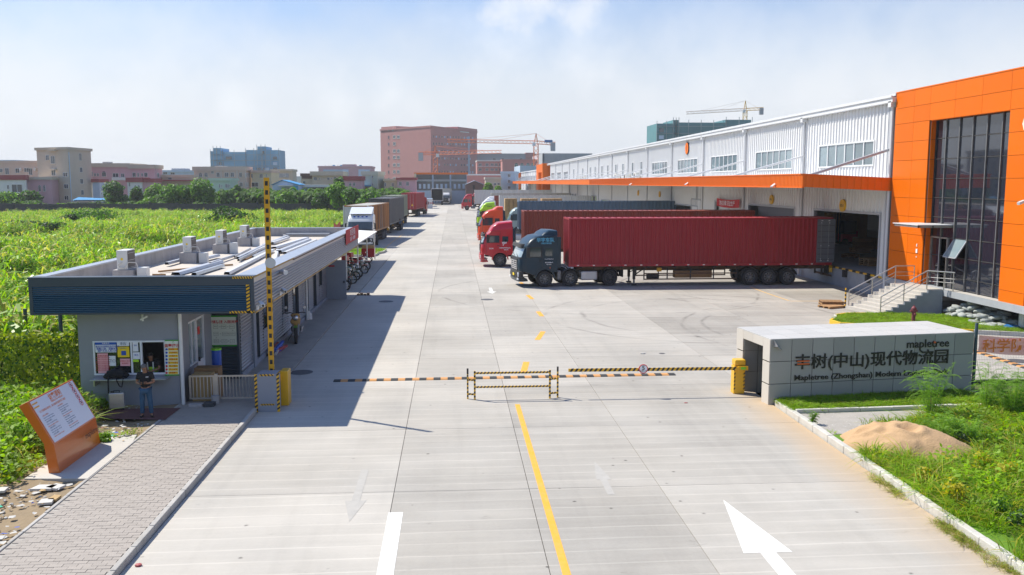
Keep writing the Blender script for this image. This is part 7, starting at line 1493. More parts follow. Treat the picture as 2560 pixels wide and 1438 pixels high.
# ================================================================== PEOPLE
def skinned(name, chain, edges, m, parent, sub=2, smooth=True):
    """chain = [(x,y,z,r) or (x,y,z,rx,ry)]"""
    bm = bmesh.new(); lay = bm.verts.layers.skin.verify(); vs = []
    for i, c in enumerate(chain):
        v = bm.verts.new(c[:3]); r = c[3:]; v[lay].radius = (r[0], r[1] if len(r) > 1 else r[0]); v[lay].use_root = (i == 0); vs.append(v)
    for a, b_ in edges: bm.edges.new((vs[a], vs[b_]))
    me = bpy.data.meshes.new(name); bm.to_mesh(me); bm.free(); me.materials.append(MAT[m]); o = bpy.data.objects.new(name, me); link(o, parent)
    k = o.modifiers.new('skin', 'SKIN'); k.use_smooth_shade = True; s_ = o.modifiers.new('sub', 'SUBSURF'); s_.levels = s_.render_levels = sub; return o
def person(label, loc, rz, J, shirt, trousers, shoe='shoe', hair='hair_black', sleeves='short', hs=1.0, vest=None, legs=True, cat='person', hands='phone', scale=1.0):
    """J: joint places; figure faces -y"""
    t = thing('person', label, cat, loc, rz); t.scale = (scale,)*3
    g_ = lambda k: J[k]
    ch = []; idx = {}
    def A(k, p, *r): idx[k] = len(ch); ch.append((*p, *r)); return idx[k]
    E_ = []
    A('pel', J['pelvis'], .135, .10); A('bel', J['belly'], .125, .105); A('chs', J['chest'], .150, .11); A('nck', J['neck'], .058); A('hd0', J['head0'], .060); A('hd1', J['head1'], .083, .095); A('hd2', J['head2'], .078, .09)
    E_ += [(0,1), (1,2), (2,3), (3,4), (4,5), (5,6)]
    for s in 'LR':
        a = A('sh'+s, J['sh'+s], .066); b = A('el'+s, J['el'+s], .042); m2 = A('fm'+s, (Vector(J['el'+s])*.6+Vector(J['wr'+s])*.4), .038); c = A('wr'+s, J['wr'+s], .026); E_ += [(2, a), (a, b), (b, m2), (m2, c)]
        d = Vector(J['ha'+s])-Vector(J['wr'+s]); pm = A('pm'+s, Vector(J['wr'+s])+d*.5, .034, .018); E_.append((c, pm))
        if legs:
            h = A('hp'+s, J['hp'+s], .088); k = A('kn'+s, J['kn'+s], .056); q = A('cf'+s, Vector(J['kn'+s])*.68+Vector(J['an'+s])*.32+Vector((0,.015,0)), .056); an = A('an'+s, J['an'+s], .034); f = A('ft'+s, J['ft'+s], .03, .028); E_ += [(0, h), (h, k), (k, q), (q, an), (an, f)]
    body = skinned('body', ch, E_, 'skin', t)
    # fingers: each its own small chain rooted in the palm, curled
    for s in 'LR':
        w_ = Vector(J['wr'+s]); d = (Vector(J['ha'+s])-w_); L2 = d.length; d.normalize(); sd_ = -1 if s == 'L' else 1
        side = Vector(J.get('side'+s, (0, 0, 1))); side = (side-d*side.dot(d)).normalized(); curl = d.cross(side).normalized()*J.get('curl'+s, 1)
        fc = []; fe = []
        for k, (off, ln) in enumerate(((-.027, .058), (-.009, .070), (.010, .074), (.028, .066))):
            p0 = w_+d*L2*.55+side*off; p1 = w_+d*(L2*.95)+side*off*1.05; p2 = p1+(d*.6+curl*.7).normalized()*ln*.5; p3 = p2+(d*-.1+curl*1).normalized()*ln*.42
            i0 = len(fc); fc += [(*p0, .010), (*p1, .0095), (*p2, .0088), (*p3, .0075)]; fe += [(i0, i0+1), (i0+1, i0+2), (i0+2, i0+3)]
            skinned('finger', fc[i0:i0+4], [(0,1), (1,2), (2,3)], 'skin', body, 1)
        p0 = w_+d*L2*.2+side*.02; p1 = w_+d*L2*.55+side*.048+curl*.012; p2 = p1+d*.03+curl*.02
        skinned('thumb', [(*p0, .012), (*p1, .011), (*p2, .009)], [(0,1), (1,2)], 'skin', body, 1)
    # face: nose, eyes, mouth, ears
    hc = Vector(J['head1']); fwd = Vector(J.get('face', (0,-1,0))).normalized(); rt_ = fwd.cross(Vector((0,0,1))).normalized(); u_ = rt_.cross(fwd)
    hb = MB(); hb.ico(hc+fwd*.098-u_*.012, .017, 'skin', n=1, sq=(.8,.9,1.3)); put(hb, 'nose', body, world=False, smooth=60)
    for s in (-1, 1):
        put(MB().ico(hc+fwd*.088+rt_*s*.032+u_*.016, .011, 'hair_black'), 'eye', body, world=False); put(MB().ico(hc+rt_*s*.084-fwd*(-.002), .022, 'skin', sq=(.5,.9,1.3)), 'ear', body, world=False, smooth=60)
    put(MB().ico(hc+fwd*.086-u_*.048, .018, 'moto_red' if False else 'skin', sq=(1.4,.5,.4)), 'mouth', body, world=False)
    # hair cap
    bm = bmesh.new(); bmesh.ops.create_icosphere(bm, subdivisions=3, radius=1); rr = random.Random(3); keep = []
    c_ = hc+u_*.025-fwd*.012
    me = bpy.data.meshes.new('hair')
    for v in bm.verts:
        n_ = v.co.copy(); k = 1+rr.uniform(-.02, .03); v.co = c_+(rt_*n_.x*.094+fwd*n_.y*.112+u_*n_.z*.108)*k*hs
    dele = [v for v in bm.verts if ((v.co-c_).dot(fwd) > .045 and (v.co-c_).dot(u_) < .045) or (v.co-c_).dot(u_) < -.055]
    bmesh.ops.delete(bm, geom=dele, context='VERTS'); bm.to_mesh(me); bm.free(); me.materials.append(MAT[hair]); me.polygons.foreach_set('use_smooth', [True]*len(me.polygons)); ho = bpy.data.objects.new('hair', me); link(ho, body)
    # shirt
    ch = []; E_ = []
    for p, r in ((J['pelvis'], (.158, .125)), (J['belly'], (.150, .13)), (J['chest'], (.168, .128)), (J['neck'], (.078, .078))):
        ch.append((*p, *r))
    ch[3] = (*(Vector(J['neck'])-Vector((0,0,.02))), .075, .075)
    E_ = [(0,1), (1,2), (2,3)]
    for s in 'LR':
        a = len(ch); ch.append((*J['sh'+s], .086)); E_.append((2, a)); e_ = Vector(J['sh'+s]).lerp(Vector(J['el'+s]), .72 if sleeves == 'short' else 1.0); ch.append((*e_, .064)); E_.append((a, a+1))
        if sleeves == 'long': ch.append((*Vector(J['el'+s]).lerp(Vector(J['wr'+s]), .95), .042)); E_.append((a+1, a+2))
    skinned('shirt', ch, E_, shirt, t)
    if vest:
        skinned('vest', [(*J['pelvis'], .19, .16), (*J['belly'], .185, .165), (*(Vector(J['chest'])+Vector((0,0,.02))), .195, .165)], [(0,1), (1,2)], vest, t)
        for s in (-1, 1): put(MB().bar(Vector(J['belly'])+Vector((s*.08, -.175, -.12)), Vector(J['chest'])+Vector((s*.09, -.165, .1)), .035, .012, 'reflect'), 'reflective_strip', t, world=False)
    if legs:
        ch = [(*J['pelvis'], .150, .118)]; E_ = []
        for s in 'LR':
            a = len(ch); ch += [(*J['hp'+s], .103), (*J['kn'+s], .078), (*Vector(J['kn'+s]).lerp(Vector(J['an'+s]), .5), .072), (*(Vector(J['an'+s])+Vector((0,0,.01))), .064)]; E_ += [(0, a), (a, a+1), (a+1, a+2), (a+2, a+3)]
        skinned('trousers', ch, E_, trousers, t)
        for s in 'LR':
            a, f = Vector(J['an'+s]), Vector(J['ft'+s]); skinned('shoe', [(*(a+Vector((0,.05,-.045))), .045, .04), (*(a.lerp(f, .5)+Vector((0,0,-.02))), .048, .036), (*(f+Vector((0,-.02,0))), .042, .028)], [(0,1), (1,2)], shoe, t)
    return t
JM = dict(pelvis=(0,0,.88), belly=(0,.01,1.02), chest=(0,.02,1.24), neck=(0,-.01,1.40), head0=(0,-.03,1.46), head1=(0,-.07,1.54), head2=(0,-.06,1.60), face=(.05,-1,-.65),
    shL=(-.185,.01,1.34), elL=(-.25,.0,1.09), wrL=(-.10,-.20,1.08), haL=(-.02,-.27,1.11), shR=(.185,.01,1.34), elR=(.25,.0,1.09), wrR=(.12,-.20,1.09), haR=(.04,-.27,1.12), sideL=(0,.3,1), sideR=(0,.3,1), curlL=1, curlR=-1,
    hpL=(-.085,0,.84), knL=(-.115,-.02,.46), anL=(-.13,.0,.085), ftL=(-.16,-.12,.035), hpR=(.085,0,.84), knR=(.125,-.02,.46), anR=(.14,.0,.085), ftR=(.20,-.12,.035))
mp_ = G(366, 1043, .13)
man = person('grey haired man in black polo and jeans looking down at his phone', (mp_.x, mp_.y+.05, .13), .06, JM, 'cloth_black', 'denim', hair='hair_grey', scale=.93)
tag(put(MB().box(-.075, .075, -.29, -.275, 1.09, 1.16, 'black').box(-.07, .07, -.2745, -.274, 1.095, 1.155, 'ink_blue'), 'phone', man, world=False), None)
ph = [o for o in bpy.data.objects if o.name == 'phone'][0]; ph.parent = None; ph.location = man.location; ph.scale = man.scale; tag(ph, 'dark phone held in both hands by the man in the polo shirt', 'phone')
put(MB().bar((.05, -.118, 1.27), (.13, -.108, 1.27), .008, .02, 'paper'), 'logo', man, world=False)
JG = dict(pelvis=(0,.1,.78), belly=(0,.06,.92), chest=(0,-.01,1.12), neck=(0,-.07,1.26), head0=(0,-.09,1.31), head1=(0,-.13,1.39), head2=(0,-.12,1.45), face=(0,-1,-.6),
    shL=(-.19,-.02,1.21), elL=(-.28,-.12,1.0), wrL=(-.10,-.30,.96), haL=(-.02,-.36,.96), shR=(.19,-.02,1.21), elR=(.28,-.12,1.0), wrR=(.12,-.30,.96), haR=(.04,-.36,.96), sideL=(0,1,0), sideR=(0,1,0))
gp_ = PY(385, 880, 27.75)
person('guard in a lime reflective vest leaning behind the open booth window', (gp_.x+.02, 27.46, .20), 0, JG, 'cloth_black', 'cloth_black', vest='hivis', legs=False, scale=.95)
JW = dict(pelvis=(0,0,.90), belly=(0,.0,1.04), chest=(0,0,1.28), neck=(0,0,1.45), head0=(0,0,1.5), head1=(0,-.02,1.59), head2=(0,-.02,1.66), shL=(-.19,0,1.39), elL=(-.24,.08,1.13), wrL=(-.26,-.02,.90), haL=(-.26,-.05,.80), shR=(.19,0,1.39), elR=(.24,-.05,1.13), wrR=(.27,.0,.89), haR=(.27,.03,.80),
    hpL=(-.09,0,.86), knL=(-.1,-.06,.48), anL=(-.1,.03,.10), ftL=(-.11,-.09,.04), hpR=(.09,0,.86), knR=(.1,-.14,.50), anR=(.1,-.1,.1), ftR=(.1,-.23,.04), sideL=(0,1,0), sideR=(0,1,0))
wp = G(1000, 577); person('person in a blue grey shirt and black trousers walking away beside the parked trucks', (wp.x, wp.y, 0), PI, JW, 'cloth_blue', 'cloth_black', scale=1.0)
JD = dict(pelvis=(0,.0,1.7), belly=(0,.0,1.8), chest=(0,0,2.05), neck=(0,0,2.2), head0=(0,0,2.25), head1=(0,-.02,2.34), head2=(0,-.02,2.4), shL=(-.19,0,2.15), elL=(-.25,-.1,1.95), wrL=(-.1,-.32,1.98), haL=(-.05,-.38,1.98), shR=(.19,0,2.15), elR=(.25,-.1,1.95), wrR=(.1,-.32,1.98), haR=(.05,-.38,1.98), sideL=(0,1,0), sideR=(0,1,0))

# ================================================================== MOTORCYCLES
def motorcycle(label, loc, rz, col, group, basket=None, load=None, seatm='black'):
    t = thing('motorcycle', label, 'motorcycle', loc, rz, group)
    def P(mb, nm, par=None, **k): return put(mb, nm, par or t, world=False, **k)
    for x in (-.62, .62):
        b = MB(); b.lathe([(.22,-.04), (.27,-.05), (.295,-.03), (.30,0), (.295,.03), (.27,.05), (.22,.04), (.22,-.04)], 22, 'tyre'); o = P(b, 'wheel'); o.location = (x, 0, .30)
        r = MB(); r.lathe([(.215,-.03), (.225,0), (.215,.03)], 20, 'chrome').cyl((0,-.05,0), (0,.05,0), .045, n=8, m='rim_grey')
        for i in range(8): a = 2*PI*i/8; r.bar((0,0,0), (math.cos(a)*.215, 0, math.sin(a)*.215), .012, m='chrome')
        put(r, 'rim', o, world=False)
    P(MB().bar((-.62,.09,.30), (-.38,.09,.95), .03, m='chrome').bar((-.62,-.09,.30), (-.38,-.09,.95), .03, m='chrome'), 'fork')
    P(MB().ico((-.08,0,.78), .2, col, n=2, sq=(1.25,.6,.65)), 'fuel_tank', smooth=60); P(MB().box(.12,.75,-.12,.12,.74,.84, seatm), 'seat', bevel=.03)
    P(MB().prism([(.15,.55), (.8,.72), (.85,.82), (.15,.75)], -.12, .12, col), 'rear_cowl', bevel=.02); P(MB().box(-.25,.15,-.13,.13,.28,.6,'rim_grey').cyl((-.1,-.16,.45), (-.1,.16,.45), .1, n=10, m='chassis'), 'engine', bevel=.02)
    P(MB().cyl((-.1,-.16,.3), (.75,-.18,.38), .035, .05, n=8, m='chrome'), 'exhaust'); P(MB().tube([(-.3,-.34,1.02), (-.36,-.18,1.05), (-.38,0,1.0), (-.36,.18,1.05), (-.3,.34,1.02)], .018, 6, 'black'), 'handlebar')
    P(MB().ico((-.5,0,.88), .1, 'chrome', n=2, sq=(.7,1,1)), 'headlight', smooth=60); P(MB().box(-.85,-.42,-.06,.06,.60,.63,col), 'front_mudguard', bevel=.01)
    for s in (-1, 1): P(MB().bar((-.34,s*.25,1.04), (-.34,s*.30,1.22), .012, m='black').cyl((-.35,s*.31,1.22), (-.33,s*.31,1.22), .05, n=10, m='chrome'), 'mirror')
    P(MB().bar((.05,.12,.3), (.0,.28,.02), .025, m='black'), 'side_stand')
    if basket: P(MB().box(.55,.95,-.2,.2,.86,1.2,basket), 'carrier_box', bevel=.03)
    if load: P(MB().ico((-.40,0,.95), .12, load, seed=6, n=2, sq=(.7,1.4,.6)).ico((-.45,0,.74), .16, load, seed=8, n=2, sq=(.4,1.1,1.3)), 'leg_apron', smooth=60)
    return t
m1 = G(738, 862); motorcycle('green motorcycle with a tan leg apron parked by the guardhouse wall', (m1.x-.1, m1.y+.9, 0), R90+.15, 'moto_green', None, load='bag_tan').scale = (1.25,)*3
specs = [(-7.6, 56.6, 'black', None, 'black motorcycle parked nearest the open steel door'), (-7.75, 58.3, 'moto_red', None, 'red motorcycle second from the steel door under the shelter'), (-7.6, 60.2, 'black', None, 'black motorcycle with chrome wheels in the middle under the shelter'), (-7.6, 62.3, 'cab_pale', None, 'pale teal motorcycle in the shelter row'), (-7.5, 64.4, 'black', None, 'black motorcycle beside the pale teal one'), (-7.45, 67, 'moto_red', 'moto_red', 'red motorcycle with a red carrier box in the shelter row'), (-7.5, 70, 'cab_red', 'cab_red', 'bright red tricycle like motorcycle with red box near the lawn island')]
for (x, y, c, bk, lab) in specs: motorcycle(lab, (x+.12, y, 0), PI-.35+random.uniform(-.2, .2), c, 'motorcycles parked under the shelter', basket=bk).scale = (1.12,)*3
tk = thing('red_handcart', 'red handcart with a box beside the shelter post near the lawn island', 'handcart', (-7.2, 76.2, 0)); put(MB().box(-.6,.5,-.4,.4,.5,1.25,'moto_red').box(-.55,.45,-.35,.35,1.25,1.5,'carton'), 'box', tk, world=False, bevel=.02)
for s in (-1, 1): put(MB().lathe([(.2,-.03), (.26,-.03), (.27,0), (.26,.03), (.2,.03)], 16, 'tyre', (0, s*.45, .27)), 'wheel', tk, world=False)
tag(put(MB().ico(G(803, 789, .25), .22, 'paint_white', seed=2, n=2, sq=(.8,.8,1.2)), 'plastic_jug', smooth=60), 'white plastic jug standing by the downpipe of the guardhouse wall', 'jug') if False else None
jg = thing('plastic_jug', 'white plastic jug standing on the walkway by the downpipe', 'jug', (G(773, 800).x, G(773, 800).y, 0)); put(MB().lathe([(0,0), (.14,0), (.15,.05), (.15,.3), (.06,.38), (.05,.45), (0,.45)], 14, 'paint_white', axis='z'), 'body', jg, world=False, smooth=50)
ub = thing('folded_banners', 'bundle of folded red and blue banners lying against the guardhouse wall', 'bundle', (G(690, 895).x-.15, G(690, 885).y, 0))
for k in range(8): put(MB().bar((random.uniform(-.2,.1), -.5+random.uniform(-.3,.1), .05+.03*k), (random.uniform(-.1,.3), .6+random.uniform(-.2,.4), .08+.04*k), .09, m=('litter_red', 'litter_blue', 'litter_white')[k % 3]), 'roll', ub, world=False)
struct(MB().add([(-7.3, 33.4, .003), (-6.2, 33.4, .003), (-6.2, 34.9, .003), (-7.3, 34.9, .003)], [(0,1,2,3)], 'wall_dark'), 'drain_plate')
wh_ = thing('wheel_chock', 'rusty stepped wheel chock at the corner of the walkway', 'wheel chock', (G(905, 738).x, G(905, 738).y, 0)); 
for k in range(4): put(MB().box(-.3+k*.2, -.14+k*.2, -.15, .15, 0, .08+.05*(k % 2), 'rusty'), 'step', wh_, world=False)
# folded red flag near the far truck, red mesh barrier
tag(put(MB().add([PY(834, 557, 88), PY(851, 552, 88), PY(851, 580, 88), PY(834, 580, 88), PY(842, 562, 88)], [(0,4,1,2,3)], 'mesh_barrier'), 'mesh_barrier'), 'sagging red plastic mesh barrier beside the white cabover truck', 'barrier')
# litter: flat crumpled pieces on the bare earth
for k in range(64):
    if k < 44: u, v_ = random.random(), random.random(); px = -5+u*(205-180*v_)*1.0; py = 1215+v_*185
    elif k < 76: px, py = random.uniform(245, 330), random.uniform(1062, 1108)
    else: px, py = random.uniform(95, 190), random.uniform(1205, 1235)
    p = G(px, py, .12)
    if p.x > -8.4: continue
    b = MB(); r_ = random.uniform(.03, .12); n = 5; pts = [(math.cos(2*PI*i/n+random.uniform(-.4,.4))*r_*random.uniform(.6,1.1), math.sin(2*PI*i/n)*r_*random.uniform(.5,1), random.uniform(0,.03)) for i in range(n)]
    b.add(pts, [tuple(range(n))], random.choices(['litter_white', 'litter_blue', 'litter_green', 'plywood', 'litter_red'], [14, 1.5, 1, 3, .6])[0])
    o = put(b, 'litter', None); o.location = p+Vector((0,0,.02)); tag(o, 'small scrap of paper or plastic litter on the bare earth by the walkway', 'litter', 'litter on the bare earth')
for k, (px, py, sx, lab) in enumerate(((110, 1222, .5, 'broken pale slab lying against the sign pad'), (140, 1220, .35, 'second broken pale slab by the sign pad'), (115, 1257, .3, 'white flat slab fragment near the paver edge'), (137, 1248, .2, 'small brick coloured slab fragment near the paver edge'), (0, 1228, .3, 'pale slab fragment at the left edge of the picture'))):
    p = G(px, py, .12); o = put(MB().prism([(-sx/2, -.12), (sx*.4, -.16), (sx/2, .1), (-sx*.3, .15)], 0, .05, 'litter_white' if k != 3 else 'plywood', axis='z'), 'slab_fragment'); o.location = p; o.rotation_euler = (0, 0, random.uniform(-.4, .4)); tag(o, lab, 'slab')
p = G(346, 1415); o = put(MB().ico((0,0,.02), .07, 'litter_red', seed=3, sq=(1,1,.4)), 'litter', None); o.location = p; tag(o, 'crumpled red scrap in the gutter beside the left kerb', 'litter')
p = G(1715, 1008); o = put(MB().ico((0,0,.01), .06, 'litter_red', seed=5, sq=(1,.5,.3)), 'litter', None); o.location = p; tag(o, 'small red scrap on the lane before the right barrier', 'litter')
p = G(1607, 885); o = put(MB().ico((0,0,.02), .12, 'litter_white', seed=5, sq=(1,.5,.3)), 'litter', None); o.location = p; tag(o, 'white scrap on the lane behind the speed hump', 'litter')
# ================================================================== PLANTS
def leafmesh(name, blades, mats):
    """blades: list of (points along the blade, half width per point, side vector, material index)"""
    vs = []; fs = []; mi = []
    for pts, ws, side, k in blades:
        o = len(vs)
        for p, w_ in zip(pts, ws): vs.append(tuple(p-side*w_)); vs.append(tuple(p+side*w_))
        for i in range(len(pts)-1): fs.append((o+2*i, o+2*i+1, o+2*i+3, o+2*i+2)); mi.append(k)
    me = bpy.data.meshes.new(name); me.from_pydata(vs, [], fs); me.polygons.foreach_set('material_index', mi)
    for m in mats: me.materials.append(MAT[m])
    return me
def clump(name, n, h, rad, w_, mats, probs, droop=.5, seg=4, seed=1, lean=.35, hv=.35):
    r = random.Random(seed); bl = []
    for _ in range(n):
        a = r.uniform(0, 2*PI); d = r.random()**.5*rad; base = Vector((math.cos(a)*d, math.sin(a)*d, 0)); dirv = Vector((math.cos(a+r.uniform(-1.2,1.2)), math.sin(a+r.uniform(-1.2,1.2)), 0)); H = h*r.uniform(1-hv, 1+hv*.4); ln = lean*r.uniform(.3,1.4)*H
        pts = []; ws = []
        for i in range(seg+1):
            u = i/seg; z = H*(u-droop*u*u*u*.6); pts.append(base+dirv*ln*(u**1.8)*(1+droop*u)+Vector((0,0,z))); ws.append(w_*(.55+.9*u if u < .5 else 2*(1-u)+.02)*r.uniform(.9,1.1))
        bl.append((pts, ws, Vector((-dirv.y, dirv.x, r.uniform(-.4,.4))).normalized(), r.choices(range(len(mats)), probs)[0]))
    return leafmesh(name, bl, mats)
def reed(name, seed, h=2.3, stems=9):
    """a tuft of stems, each with long arching leaves along it"""
    r = random.Random(seed); bl = []
    for _ in range(stems):
        a = r.uniform(0, 2*PI); d = r.random()**.5*.6; base = Vector((math.cos(a)*d, math.sin(a)*d, 0)); H = h*r.uniform(.55, 1.05); top = base+Vector((r.uniform(-.25,.25), r.uniform(-.25,.25), H)); k0 = 1 if r.random() < .13 else 0
        bl.append(([base, base.lerp(top, .5), top], [.014, .012, .005], Vector((1,0,0)), k0))
        nl = 8
        for i in range(nl):
            u = .18+.82*(i+r.random())/nl; p = base.lerp(top, min(1, u)); b_ = r.uniform(0, 2*PI); dv = Vector((math.cos(b_), math.sin(b_), 0)); L2 = r.uniform(.45, .95); s = Vector((-dv.y, dv.x, r.uniform(-.3,.3))).normalized(); wd = r.uniform(.03, .065)
            bl.append(([p, p+dv*L2*.35+Vector((0,0,L2*.38)), p+dv*L2*.75+Vector((0,0,L2*.30)), p+dv*L2*1.05-Vector((0,0,L2*.10))], [wd*.5, wd, wd*.8, .002], s, k0 if r.random() < .8 else 1))
    return leafmesh(name, bl, ['leaf_reed', 'leaf_reed_dry'])
def broad(name, seed, h, n, lw, ll, mat_, mat2=None, p2=.1, top=.2):
    """low bushy weed: leaf cards spread through a dome"""
    r = random.Random(seed); bl = []
    for _ in range(n):
        d = Vector((r.gauss(0,1), r.gauss(0,1), abs(r.gauss(0,.8)))).normalized()*r.random()**.4; p = Vector((d.x*h*.7, d.y*h*.7, d.z*h)); v_ = Vector((r.gauss(0,1), r.gauss(0,1), r.gauss(.2,.6))).normalized(); s = v_.cross(Vector((r.random(), r.random(), 1))).normalized()
        bl.append(([p, p+v_*ll*.5, p+v_*ll], [lw*.3, lw, lw*.1], s, 1 if r.random() < p2 else 0))
    return leafmesh(name, bl, [mat_, mat2 or mat_])
def fern_spray(name, seed, h, stems=5, spread=.35):
    """feathery shrub: drooping sprays of fine leaflets"""
    r = random.Random(seed); bl = []
    for _ in range(stems):
        a = r.uniform(0, 2*PI); H = h*r.uniform(.6, 1); top = Vector((math.cos(a)*spread*h*r.uniform(.2,1), math.sin(a)*spread*h*r.uniform(.2,1), H)); bl.append(([Vector((0,0,0)), top*.5+Vector((0,0,.05*h)), top], [.012, .008, .003], Vector((1,0,0)), 0))
        for i in range(12):
            u = .25+.75*(i+r.random())/12; p = top*u; b_ = r.uniform(0, 2*PI); dv = Vector((math.cos(b_), math.sin(b_), 0)); L2 = h*r.uniform(.12, .26); 
            q = lambda t: p+dv*L2*t+Vector((0,0,L2*(.5*t-.85*t*t)))
            bl.append(([q(0), q(.5), q(1)], [.003, .003, .001], Vector((-dv.y, dv.x, 0)), 0))
            for j in range(9):
                t_ = .15+.85*j/9
                for s in (-1, 1):
                    e = Vector((-dv.y, dv.x, 0))*s; bl.append(([q(t_), q(t_)+(e+dv*.5).normalized()*L2*.30*(1-.4*t_)-Vector((0,0,L2*.06))], [.006, .003], (dv+Vector((0,0,.4))).normalized(), 0))
    return leafmesh(name, bl, ['leaf_fern'])
def scatter(name, meshes, pts, rots, scls, idx, label, cat, base=None):
    """one object of uncountable stuff: meshes instanced on points by geometry nodes"""
    key = 'gn_'+name; col = bpy.data.collections.new(key)
    for i, me in enumerate(meshes): o = bpy.data.objects.new('%s_%02d' % (me.name, i), me); col.objects.link(o)
    me = bpy.data.meshes.new(name); me.from_pydata([tuple(p) for p in pts], [], []); n = len(pts)
    for nm, ty, data in (('rot', 'FLOAT_VECTOR', rots), ('scl', 'FLOAT', scls), ('idx', 'INT', idx)):
        at = me.attributes.new(nm, ty, 'POINT'); at.data.foreach_set('vector' if ty == 'FLOAT_VECTOR' else 'value', np.asarray(data, dtype=np.float32 if ty != 'INT' else np.int32).ravel())
    ob = bpy.data.objects.new(name, me); link(ob)
    t = bpy.data.node_groups.new(key, 'GeometryNodeTree'); t.interface.new_socket('Geometry', in_out='INPUT', socket_type='NodeSocketGeometry'); t.interface.new_socket('Geometry', in_out='OUTPUT', socket_type='NodeSocketGeometry')
    gi = t.nodes.new('NodeGroupInput'); go = t.nodes.new('NodeGroupOutput'); ci = t.nodes.new('GeometryNodeCollectionInfo'); ci.inputs['Collection'].default_value = col; ci.inputs['Separate Children'].default_value = True; ci.inputs['Reset Children'].default_value = True
    ip = t.nodes.new('GeometryNodeInstanceOnPoints'); ip.inputs['Pick Instance'].default_value = True
    def na(nm, ty): a = t.nodes.new('GeometryNodeInputNamedAttribute'); a.data_type = ty; a.inputs['Name'].default_value = nm; return a.outputs['Attribute']
    t.links.new(gi.outputs[0], ip.inputs['Points']); t.links.new(ci.outputs[0], ip.inputs['Instance']); t.links.new(na('idx', 'INT'), ip.inputs['Instance Index'])
    er = t.nodes.new('FunctionNodeEulerToRotation'); t.links.new(na('rot', 'FLOAT_VECTOR'), er.inputs[0]); t.links.new(er.outputs[0], ip.inputs['Rotation']); t.links.new(na('scl', 'FLOAT'), ip.inputs['Scale']); t.links.new(ip.outputs[0], go.inputs[0])
    m = ob.modifiers.new('scatter', 'NODES'); m.node_group = t
    return tag(ob, label, cat, None, 'stuff')
def rnd_rot(n, tilt=.15): return np.column_stack([RNG.normal(0, tilt, n), RNG.normal(0, tilt, n), RNG.uniform(0, 6.283, n)])
def vnoise(x, y, s, seed=0):
    return (np.sin(x*s+seed)+np.sin(y*s*1.3+seed*2.1)+np.sin((x+y)*s*.7+seed*.7)+np.sin((x-y)*s*1.9+seed*3.3))/4
# reed field left of the guardhouse
N1 = 60000
Y_ = 30+168*RNG.random(N1)**1.25; X_ = -13.2-RNG.random(N1)*(22+Y_*.62)
keep = (X_ < -12.9)
clear = ((X_+62)**2/32**2+(Y_-98)**2/14**2 < 1)|((X_+30)**2/9**2+(Y_-63)**2/4**2 < 1)
hN = .55*vnoise(X_, Y_, .16, 1)+.55*vnoise(X_, Y_, .75, 4)+.2*vnoise(X_, Y_, 2.1, 2)
near_lim = ~((Y_ < 40)&(RNG.random(N1) < .0))
k1 = keep & ~clear & (RNG.random(N1) < np.clip(.50+.85*hN, .10, 1))
X1, Y1, H1 = X_[k1], Y_[k1], hN[k1]
sc = (.76+.55*H1+RNG.normal(0, .13, len(X1)))*np.clip(1.22-(Y1-30)/300, .66, 1.22); sc = np.clip(sc, .25, 1.5)
reeds = [reed('reed_tuft', s, 2.1, 8) for s in range(6)]
scatter('reeds', reeds, np.column_stack([X1, Y1, np.full(len(X1), -.2)]), rnd_rot(len(X1), .12), sc, RNG.integers(0, 6, len(X1)), 'tall green reeds filling the field left of the guardhouse', 'reeds')
dk = keep & ~clear & (hN < -.1); X2_, Y2_ = X_[dk][:2600], Y_[dk][:2600]
scatter('dark_weeds', [broad('weed', s, 1.5, 260, .05, .16, 'leaf_dark', 'leaf_tree', .5) for s in (11, 12, 13)]+[broad('weed', 14, 1.7, 240, .05, .2, 'leaf_tree_light', 'leaf_reed_dry', .2)], np.column_stack([X2_, Y2_, np.full(len(X2_), -.2)]), rnd_rot(len(X2_), .1), RNG.uniform(.4, 1.0, len(X2_)), RNG.integers(0, 4, len(X2_)), 'darker broad leaved weeds growing between the reeds', 'weeds')
# ground cover in the clearings and dark weeds between
kc = clear & keep
Xc, Yc_ = np.repeat(X_[kc], 3)+RNG.normal(0, .8, kc.sum()*3), np.repeat(Y_[kc], 3)+RNG.normal(0, .8, kc.sum()*3)
low = [clump('low_tuft', 36, .6, .5, .012, ['blade', 'blade_dry'], [.9, .1], .7, 3, s) for s in range(3)]
scatter('meadow_grass', low, np.column_stack([Xc, Yc_, np.full(len(Xc), -.16)]), rnd_rot(len(Xc)), RNG.uniform(.8, 1.5, len(Xc)), RNG.integers(0, 3, len(Xc)), 'short bright green grass in the clearing of the reed field', 'grass')
